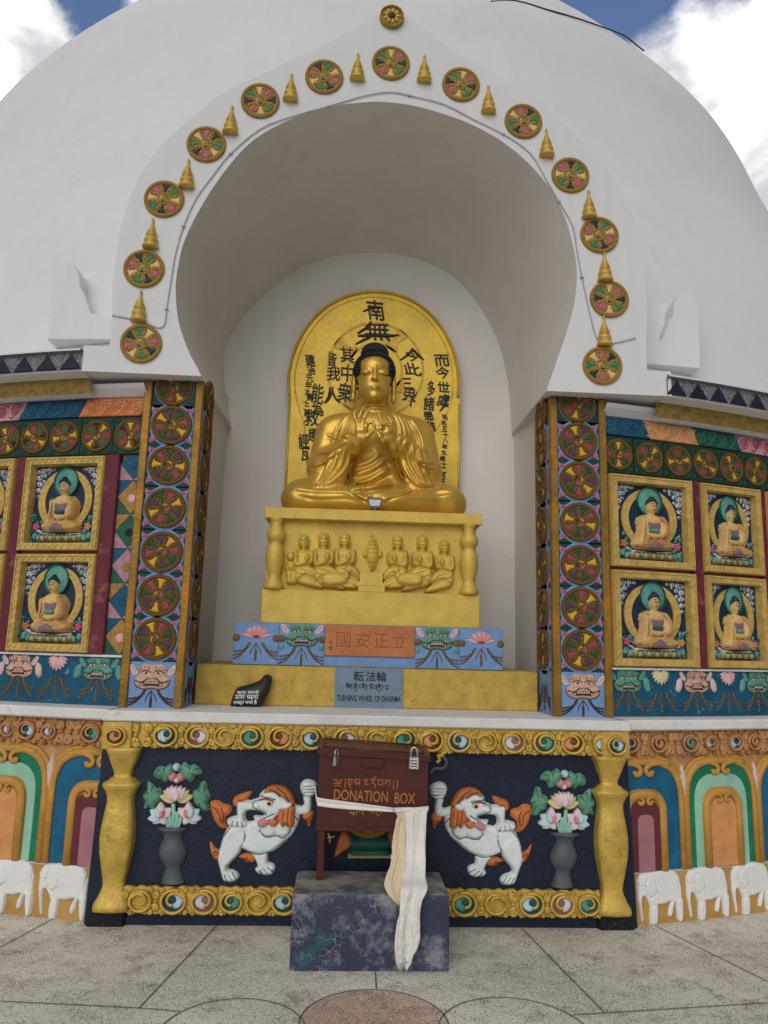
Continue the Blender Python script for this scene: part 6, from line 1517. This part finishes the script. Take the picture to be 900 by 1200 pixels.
hand([([h3(640, 450, .24), h3(610, 400, .30), h3(580, 340, .33)], [.046, .036, .033], .016), ([h3(565, 330, .335), h3(555, 270, .35), h3(545, 225, .355)], [.032, .027, .018], .012), ([h3(585, 320, .33), h3(578, 260, .34), h3(575, 225, .345)], [.030, .025, .017], .012), ([h3(545, 340, .34), h3(525, 280, .36)], [.028, .019], .012),
      ([h3(578, 235, .345), h3(588, 190, .352), h3(578, 160, .352), h3(560, 138, .348)], [.016, r1, r2, r3], .004), ([h3(560, 225, .355), h3(530, 200, .374), h3(490, 205, .382), h3(455, 235, .378)], [.0165, .0145, r2, r3], .004), ([h3(530, 250, .36), h3(500, 235, .385), h3(470, 250, .388), h3(445, 270, .380)], [.016, r1, r2, r3], .004),
      ([h3(520, 245, .33), h3(505, 190, .335), h3(488, 150, .335), h3(478, 108, .33)], [.017, .014, .0125, r3], .006), ([h3(545, 350, .345), h3(515, 350, .372), h3(490, 315, .385), h3(468, 280, .385)], [.024, .020, .016, .0115], .008)], h3(640, 450, .24), None)
st_ = tag(empty('buddha_statue', tuple(SO)), 'gilded seated Buddha with black hair, hands raised in the teaching gesture, on the pedestal', 'statue')
body = bm_.build('body', 'statue', st_)
hm = MB()
# hair: curled cap with a low topknot
hc = np.array([hx, -.012, (ze+zh)/2+.0]); hr = np.array([.160, .182, .156])
nu, nv = 96, 64; vs = []; 
for j in range(nv+1):
    ph = math.pi*j/nv
    for i in range(nu):
        th = 2*math.pi*i/nu; d = np.array([math.sin(ph)*math.cos(th), math.sin(ph)*math.sin(th), math.cos(ph)])
        bump = 1+.016*math.sin(th*24+(j//3 % 2)*math.pi)*math.sin(ph*42)
        p = d*hr*bump; vs.append(hc+p)
fs = [(j*nu+i, (j+1)*nu+i, (j+1)*nu+(i+1) % nu, j*nu+(i+1) % nu) for j in range(nv) for i in range(nu)]
def low(v): 
    front = (hc[1]-v[1])/hr[1]
    lim = zm+.02 if v[1] > hc[1]-.03 else (zh+.002+.022*(1-min(1, abs(v[0]-hx)/.10)**2) if abs(v[0]-hx) < .118 else ze-.0)
    return v[2] < lim
fs = [f for f in fs if not all(low(vs[q]) for q in f)]
hm.raw(vs, fs)
rnd = random.Random(5); ga = math.pi*(3-math.sqrt(5))
def curl(p, r):
    V = []; 
    for j in range(5):
        ph = math.pi*j/4
        for i in range(7): V.append((p[0]+r*math.sin(ph)*math.cos(i*.8976), p[1]+r*math.sin(ph)*math.sin(i*.8976), p[2]+r*math.cos(ph)))
    hm.raw(V, [(j*7+i, (j+1)*7+i, (j+1)*7+(i+1) % 7, j*7+(i+1) % 7) for j in range(4) for i in range(7)])
for q in range(620):
    z = 1-2*(q+.5)/620; r_ = math.sqrt(1-z*z); d = np.array([r_*math.cos(q*ga), r_*math.sin(q*ga), z]); p = hc+d*hr*1.0
    if p[1] > .14 or low(p-np.array([0, 0, .006])): continue
    curl(p, .0128)
kc = np.array([hx, -.02, hz(406)]); kr = np.array([.108, .105, hz(394)-hz(406)])
for q in range(150):
    z = 1-1.1*(q+.5)/150; r_ = math.sqrt(max(0, 1-z*z)); d = np.array([r_*math.cos(q*ga), r_*math.sin(q*ga), z]); curl(kc+d*kr*.9, .0165)
n_ = 24; V = []
for j in range(9):
    ph = math.pi*.62*j/8
    for i in range(n_): a = 2*math.pi*i/n_; V.append(kc+np.array([math.sin(ph)*math.cos(a), math.sin(ph)*math.sin(a), math.cos(ph)])*kr*.92)
hm.raw(V, [(j*n_+i, (j+1)*n_+i, (j+1)*n_+(i+1) % n_, j*n_+(i+1) % n_) for j in range(8) for i in range(n_)])
hm.build('hair', 'hair', body)
# fine lines of the face
m = MB(); em = MB()
def fp(px, py, d=0.0):
    """a point just in front of the face at a photo position"""
    x, z = stxz([(px, py)], -.2)[0]; i = int((x-X0)/HV); j = int((z-Z0)/HV); y = min(FRm[i, j], .2)
    return (x, y-.0015-d, z)
for pts, r in (([(423.5, 434.6), (427, 436.4), (431, 437.0), (435.5, 436.2)], .0040), ([(445.0, 437.0), (449, 437.4), (453, 437.0), (457, 435.4)], .0040)):
    m.pipe([fp(*p) for p in spline(pts, 3)], r, 6)
m.build('eyelid_line', 'ink', body)
m = MB()
for pts in ([(421.5, 432), (425, 428.2), (430, 427), (435, 429), (437.2, 433)], [(443.2, 433.2), (446, 429.2), (450.5, 427.6), (455.5, 429), (459, 432.6)], [(435.5, 453.4), (440, 454.0), (445, 453.8)]):
    m.pipe([fp(*p) for p in spline(pts, 3)], .0030, 6)
m.build('brow_line', 'bronze', body)
m = MB()
for pts, r in (([(434.5, 452.6), (437.5, 451.8), (440, 452.2), (442.6, 451.8), (445.6, 452.6)], .0042), ([(435.6, 454.6), (440, 455.4), (444.6, 454.6)], .0050)): m.pipe([fp(*p) for p in spline(pts, 3)], r, 6, 0, .6)
m.build('lips', mat('lip_paint', rgb(176, 118, 74), .45, .2), body)
m = MB()
for pts in ([(427.5, 437.6), (431, 438.2), (434.6, 437.4)], [(446.4, 438.2), (450, 438.6), (453.6, 437.8)]): m.pipe([fp(*p) for p in spline(pts, 3)], .0028, 6)
m.build('eye_white', 'petalc', body)
# small floodlight in front of the figure
p = at(439, 597, 5.25); t = tag(empty('flood_lamp', (p[0], 5.245, 2.526)), 'small dark floodlight standing on the pedestal in front of the seated figure', 'lamp')
m = MB(); m.raw([(-.054, 0, .095), (.054, 0, .095), (.040, 0, .022), (-.040, 0, .022), (-.050, .035, .09), (.050, .035, .09), (.036, .035, .027), (-.036, .035, .027)], [(0, 3, 2, 1), (4, 5, 6, 7), (0, 1, 5, 4), (1, 2, 6, 5), (2, 3, 7, 6), (3, 0, 4, 7)], 0, False); m.build('housing', 'iron', t)
m = MB(); m.raw([(-.043, -.003, .080), (.043, -.003, .080), (.033, -.003, .034), (-.033, -.003, .034)], [(0, 3, 2, 1)], 0, False); m.build('glass', 'glass', t)
m = MB(); m.box(-.012, .012, .0, .03, 0, .024, b=.003); m.box(-.03, .03, -.012, .035, 0, .006, b=.002); m.build('bracket', 'iron', t)

# ================================================================== block, donation box, padlocks, scarves
def block_mat():
    m = bpy.data.materials.new('peeling_blue_paint'); m.use_nodes = True; nt = m.node_tree; N = nt.nodes; L = nt.links; b = N['Principled BSDF']; b.inputs['Roughness'].default_value = .6
    tc = N.new('ShaderNodeTexCoord')
    def noise(s, d=8, r=.65, off=0):
        mp = N.new('ShaderNodeMapping'); mp.inputs['Location'].default_value = (off, off*.7, off*.3); L.new(tc.outputs['Object'], mp.inputs[0])
        n = N.new('ShaderNodeTexNoise'); n.inputs['Scale'].default_value = s; n.inputs['Detail'].default_value = d; n.inputs['Roughness'].default_value = r; L.new(mp.outputs[0], n.inputs['Vector']); return n.outputs['Fac']
    def mr(src, a, c, d=0, e=1):
        r = N.new('ShaderNodeMapRange'); r.inputs[1].default_value = a; r.inputs[2].default_value = c; r.inputs[3].default_value = d; r.inputs[4].default_value = e; L.new(src, r.inputs[0]); return r.outputs[0]
    def mix(f, a, c):
        x = N.new('ShaderNodeMix'); x.data_type = 'RGBA'; L.new(f, x.inputs[0])
        for s, i in ((a, 6), (c, 7)):
            if hasattr(s, 'is_output'): L.new(s, x.inputs[i])
            else: x.inputs[i].default_value = (*s, 1)
        return x.outputs[2]
    c = mix(mr(noise(3, 6), .35, .65), rgb(38, 46, 72), rgb(58, 66, 92))
    c = mix(mr(noise(2.6, 5, .6, 3.1), .63, .66), c, rgb(40, 80, 96))
    vo = N.new('ShaderNodeTexVoronoi'); vo.feature = 'DISTANCE_TO_EDGE'; vo.inputs['Scale'].default_value = 22
    wv = N.new('ShaderNodeMix'); wv.data_type = 'VECTOR'; wv.inputs[0].default_value = .06
    nn = N.new('ShaderNodeTexNoise'); nn.inputs['Scale'].default_value = 9; L.new(tc.outputs['Object'], nn.inputs['Vector']); L.new(tc.outputs['Object'], wv.inputs[4]); L.new(nn.outputs['Color'], wv.inputs[5]); L.new(wv.outputs[1], vo.inputs['Vector'])
    crack = mr(vo.outputs['Distance'], .0, .07, 1, 0); pm = mr(noise(4.5, 6, .6, 5.2), .46, .60)
    mu = N.new('ShaderNodeMath'); mu.operation = 'MULTIPLY'; L.new(crack, mu.inputs[0]); L.new(pm, mu.inputs[1])
    c = mix(mr(mu.outputs[0], .35, .9, 0, .75), c, rgb(150, 148, 156))
    c = mix(mr(noise(7, 10, .74, 1.7), .50, .64, 0, .8), c, rgb(146, 148, 154))
    geo = N.new('ShaderNodeNewGeometry'); sx = N.new('ShaderNodeSeparateXYZ'); L.new(geo.outputs['Normal'], sx.inputs[0])
    topc = mix(mr(noise(6, 9, .7, 2.2), .40, .62), rgb(84, 84, 92), rgb(150, 148, 132)); topc = mix(mr(noise(3, 4, .6, 8.4), .58, .61), topc, rgb(70, 116, 128))
    c = mix(mr(sx.outputs[2], .5, .9), c, topc)
    L.new(c, b.inputs['Base Color'])
    bp = N.new('ShaderNodeBump'); bp.inputs['Strength'].default_value = .35; bp.inputs['Distance'].default_value = .01; L.new(noise(24, 8), bp.inputs['Height']); L.new(bp.outputs[0], b.inputs['Normal'])
    return m
m = MB(); n_ = 26; V_ = []; bmb = MB()
rnd = random.Random(4)
for (ax, x0, x1, y0, y1) in (('f', -.392, .402, 0, 0), ('k', -.392, .402, .40, .40), ('l', -.392, -.392, 0, .40), ('r', .402, .402, 0, .40), ('t', -.392, .402, 0, .40)):
    from mathutils import noise as mn
    vs = []
    for j in range(n_+1):
        for i in range(n_+1):
            s_, t_ = i/n_, j/n_
            p = [x0+(x1-x0)*s_, (y0+(y1-y0)*s_ if ax in 'lr' else y0+(y1-y0)*t_) if ax in 'lrt' else y0, .356*t_ if ax != 't' else .356]
            e = [abs(p[0]+.392), abs(p[0]-.402), abs(p[1]), abs(p[1]-.40), abs(p[2]-.356)]; near = sum(1 for q in e if q < .012)
            ch = max(0, mn.noise((p[0]*11, p[1]*11, p[2]*11))*.016)+.004 if near >= 2 else 0
            p[0] -= math.copysign(ch, p[0]) if min(e[0], e[1]) < .012 else 0; p[1] += (ch if e[2] < .012 else (-ch if e[3] < .012 else 0)); p[2] -= ch if e[4] < .012 else 0
            vs.append(tuple(p))
    m.raw(vs, [((j*(n_+1)+i, j*(n_+1)+i+1, (j+1)*(n_+1)+i+1, (j+1)*(n_+1)+i) if ax in 'frt' else (j*(n_+1)+i, (j+1)*(n_+1)+i, (j+1)*(n_+1)+i+1, j*(n_+1)+i+1)) for j in range(n_) for i in range(n_)], 0, True)
bm2 = m
tag(m.build('painted_block', block_mat(), None, (0, 4.05, 0)), 'squat block of peeling dark blue paint carrying the donation box', 'block')
BXY = 4.262; t = tag(empty('donation_box', (0, BXY, .357)), 'maroon metal donation box on thin legs in front of the altar plinth', 'donation box')
zb = .605-.357; L0, L1 = -.288, .306; TL, TR = 1.036-.357, 1.006-.357; Dp = .30
def skew(x0, x1, y0, y1, za, zbL, zbR): return [(x0, y0, za), (x1, y0, za), (x1, y1, za), (x0, y1, za), (x0, y0, zbL), (x1, y0, zbR), (x1, y1, zbR+.006), (x0, y1, zbL+.006)]
CF = [(3, 2, 1, 0), (4, 5, 6, 7), (0, 1, 5, 4), (1, 2, 6, 5), (2, 3, 7, 6), (3, 0, 4, 7)]
m = MB(); m.raw(skew(L0, L1, 0, Dp, zb, TL-.034, TR-.034), CF, 0, False); m.build('case', 'box', t)
m = MB(); v = [(L0-.012, -.014, TL-.034), (L1+.012, -.014, TR-.034), (L1+.012, Dp+.01, TR-.028), (L0-.012, Dp+.01, TL-.028), (L0-.012, -.014, TL), (L1+.012, -.014, TR), (L1+.012, Dp+.01, TR+.012), (L0-.012, Dp+.01, TL+.012)]
m.raw(v, CF, 0, False); lid = m.build('lid', 'box', t)
m = MB(); q = lambda x, y: (x, y, TL+(TR-TL)*(x-L0)/(L1-L0)+.012*(y+.014)/(Dp+.024))
for P in ([(-.265, .012), (.285, .012)], [(.285, .012), (.285, Dp-.015)], [(.285, Dp-.015), (-.265, Dp-.015)], [(-.265, Dp-.015), (-.265, .012)]): m.pipe([q(*P[0]), q(*P[1])], .006, 6)
m.build('lid_rim', 'box', t)
m = MB(); m.box(L0-.004, L1+.004, -.005, .02, zb, zb+.022, b=.002); m.build('bottom_rail', 'box', t)
m = MB(T=lambda u, v, n: (u, -n, v)); u0, u1, v1 = -.062, .060, .585; c = at(438, 894, BXY); m.plate(blob([(-.062, c[2]-.357+.026), (.062, c[2]-.357+.024), (.064, c[2]-.357-.005), (.048, c[2]-.357-.026), (-.045, c[2]-.357-.026), (-.064, c[2]-.357-.004)], 1), -.002, .012, .004); m.build('slot_cover', 'box', t)
for x, y in ((-.262, .02), (.275, .02), (-.262, Dp-.03), (.275, Dp-.03)):
    m = MB(); m.box(x-.018, x+.018, y-.016, y+.016, 0, zb+.002, b=.002); m.build('leg', 'box', t)
FX = lambda x, y: (float(at(x, y, BXY)[0]), float(at(x, y, BXY)[2])-.357)
m = MB(T=lambda u, v, n: (u, -n, v))
(a, b_) = FX(423, 932.5); m.text('DONATION', a, b_, .056, .0, .0012, bold=.006, width=.292, rot=-.030); (a, b_) = FX(474.5, 935.5); m.text('BOX', a, b_, .056, 0, .0012, bold=.006, width=.112, rot=-.02)
(a, b_) = FX(429.5, 918.5); tibetan(m, [('head',), ('shad',), ('zha',), ('la',), ('tsheg',), ('a',), ('da', 'e'), ('ba',), ('sa',), ('shad',), ('shad',)], a, b_, .042, .355, .0028, .0)
(a, b_) = FX(418, 950.5); m.text('दान', a, b_, .046, 0, .0012, bold=.006, width=.085); (a, b_) = FX(439.5, 951.5); m.text('पत्र', a, b_, .046, 0, .0012, bold=.006, width=.075)
m.build('lettering', 'boxtext', t)
def padlock(px, py, s, lab, rz):
    p = at(px, py, BXY); t = empty('padlock', (p[0], BXY-.030, p[2]), rz); tag(t, lab, 'padlock', 'padlocks of the donation box')
    m = MB(); m.box(-.024*s, .024*s, -.010*s, .010*s, -.030*s, .028*s, b=.005*s); m.build('lock_body', 'steel', t)
    m = MB(); m.pipe([(-.015*s, 0, .02*s), (-.015*s, 0, .052*s), (-.011*s, 0, .064*s), (0, 0, .071*s), (.011*s, 0, .064*s), (.015*s, 0, .052*s), (.015*s, 0, .022*s)], .0045*s, 8); m.build('shackle', 'steel', t)
    m = MB()
    for k in range(3): m.box(-.016*s, .016*s, -.0108*s, -.009*s, -.018*s+.013*k*s, -.012*s+.013*k*s)
    m.build('dial', 'iron', t)
padlock(394, 891, .86, 'narrow steel padlock at the left of the donation box lid', .9); padlock(484.5, 893, 1.15, 'broad steel padlock at the right of the donation box lid', -.15)
for i, (x, zt) in enumerate(((-.215, TL-.03), (.225, TR-.03))):
    m = MB(); m.box(x-.03, x+.03, -.022, -.012, zt-.022, zt+.012, b=.002); m.build('hasp', 'box', t)
# scarves
def cloth(rows, depth, amp, nf, ph, fringe=0, ns=72, sub=12):
    """hanging crumpled sheet; rows = [(left px, right px, y px)] down the cloth"""
    from mathutils import noise as mn
    P = spline([(a, b, y, d) for (a, b, y), d in zip(rows, depth)], sub); vs = []; n = len(P); rnd = random.Random(int(ph*100)); cut = [rnd.random()**2 for _ in range(ns+1)]
    for j, (a, b, y, d) in enumerate(P):
        t = j/(n-1)
        for i in range(ns+1):
            s = i/ns; sx = s+.05*math.sin(7*t+ph)*math.sin(math.pi*s); x = a+(b-a)*sx
            fold = amp*(.4+.8*t)*math.sin(nf*2*math.pi*(s+.10*math.sin(3.1*t+ph))+ph+2.2*t)
            q1 = mn.noise((s*5+ph*7, t*4.5-s*2.5, ph)); q2 = mn.noise((s*11-t*5, t*13+s*6, ph+3)); q3 = mn.noise((s*24+t*9, t*26, ph+9))
            fold += amp*(1.5*(abs(q1)-.2)+.9*(abs(q2)-.2)+.35*q3)*(.5+.6*t)
            x += 1.2*q2*math.sin(math.pi*t)*(1 if 0 < i < ns else 1.6)
            yy = y-(fringe*cut[i]*max(0, (t-.9)*10) if fringe else 0)
            q = at(x, yy, d); vs.append((q[0], q[1]+fold-.012, q[2]))
    return vs, [(j*(ns+1)+i, (j+1)*(ns+1)+i, (j+1)*(ns+1)+i+1, j*(ns+1)+i+1) for j in range(n-1) for i in range(ns)]
def scarf(name, m_, lab, pieces, grp):
    o3 = np.array(at(478, 948, BXY)); m = MB()
    for vs, fs in pieces: m.raw([np.array(v)-o3 for v in vs], fs)
    o = m.build(name, m_, None, tuple(o3)); tag(o, lab, 'scarf', grp)
    md = o.modifiers.new('thickness', 'SOLIDIFY'); md.thickness = .0012; return o
k = .1793
Z = lambda l, r, v: (430+l*k, 430+r*k, 930+v*.1792)
wr = [Z(238, 398, 92), Z(240, 388, 130), Z(243, 386, 250), Z(248, 384, 400), Z(236, 383, 540), Z(222, 392, 620), Z(214, 352, 715), Z(206, 346, 810), Z(188, 346, 900), Z(182, 338, 990), Z(184, 308, 1050), Z(190, 285, 1110), Z(202, 262, 1150)]
dw = [BXY-.03, BXY-.032, BXY-.03, BXY-.06, BXY-.15, 4.012, 3.998, 3.996, 3.998, 4.0, 4.004, 4.008, 4.012]
cr = [Z(178, 246, 95), Z(196, 246, 140), Z(184, 246, 200), Z(166, 248, 300), Z(160, 248, 400), Z(150, 246, 470), Z(112, 240, 590), Z(158, 228, 680), Z(205, 220, 722)]
dc = [BXY-.022, BXY-.024, BXY-.022, BXY-.03, BXY-.045, BXY-.09, BXY-.16, 4.035, 4.02]
band = []
top = [(366.5, 913), (370, 925), (372, 934), (400, 938.5), (430, 942.5), (464, 947)]; low_ = [(372, 943), (373, 944), (374, 945), (400, 948), (430, 950), (464, 952)]
vs = []; n_ = 8
TT, LL = spline(top, 5), spline(low_, 5)
for (a, b_) in zip(TT, LL):
    for i in range(n_+1):
        s = i/n_; q = at(a[0]+(b_[0]-a[0])*s, a[1]+(b_[1]-a[1])*s, BXY-.010-.004*math.sin(s*9)); vs.append(tuple(q))
bandp = (vs, [(j*(n_+1)+i, (j+1)*(n_+1)+i, (j+1)*(n_+1)+i+1, j*(n_+1)+i+1) for j in range(len(TT)-1) for i in range(n_)])
vs = []; TT, LL = spline([(462, 946.5), (474, 946), (488, 946), (502.5, 944.5)], 5), spline([(464, 955), (474, 953), (490, 953), (502, 951)], 5)
for (a, b_) in zip(TT, LL):
    for i in range(n_+1):
        s = i/n_; q = at(a[0]+(b_[0]-a[0])*s, a[1]+(b_[1]-a[1])*s, BXY-.036+.012*math.cos(s*6.3)); vs.append(tuple(q))
knot = (vs, [(j*(n_+1)+i, (j+1)*(n_+1)+i, (j+1)*(n_+1)+i+1, j*(n_+1)+i+1) for j in range(len(TT)-1) for i in range(n_)])
zl0, zl1 = at(370, 925, BXY)[2], at(373, 944, BXY)[2]
side = ([(L0-.006, BXY-.008, zl0), (L0-.006, BXY-.008, zl1), (L0-.006, BXY+Dp+.01, zl0+.05), (L0-.006, BXY+Dp+.01, zl1+.03)], [(0, 1, 3, 2)])
scarf('ceremonial_scarf', 'scarf', 'long white ceremonial scarf tied round the donation box and hanging over the block', [bandp, knot, cloth(wr, dw, .0120, 1.6, .3, 16)], 'scarves on the donation box')
scarf('ceremonial_scarf', 'scarfc', 'shorter cream ceremonial scarf hanging beside the long white one', [cloth(cr, dc, .0105, 1.3, 1.9)], 'scarves on the donation box')
# small brass tap-like latch under the box
p = at(384, 981, BXY+.02); m = MB(); m.pipe([(0, 0, .02), (.012, 0, 0), (.012, 0, -.03)], .006, 6); m.pipe([(.0, 0, -.004), (.036, 0, .002)], .005, 6); tag(m.build('brass_latch', 'corn', None, tuple(p)), 'small brass latch under the left front leg corner of the donation box', 'latch')
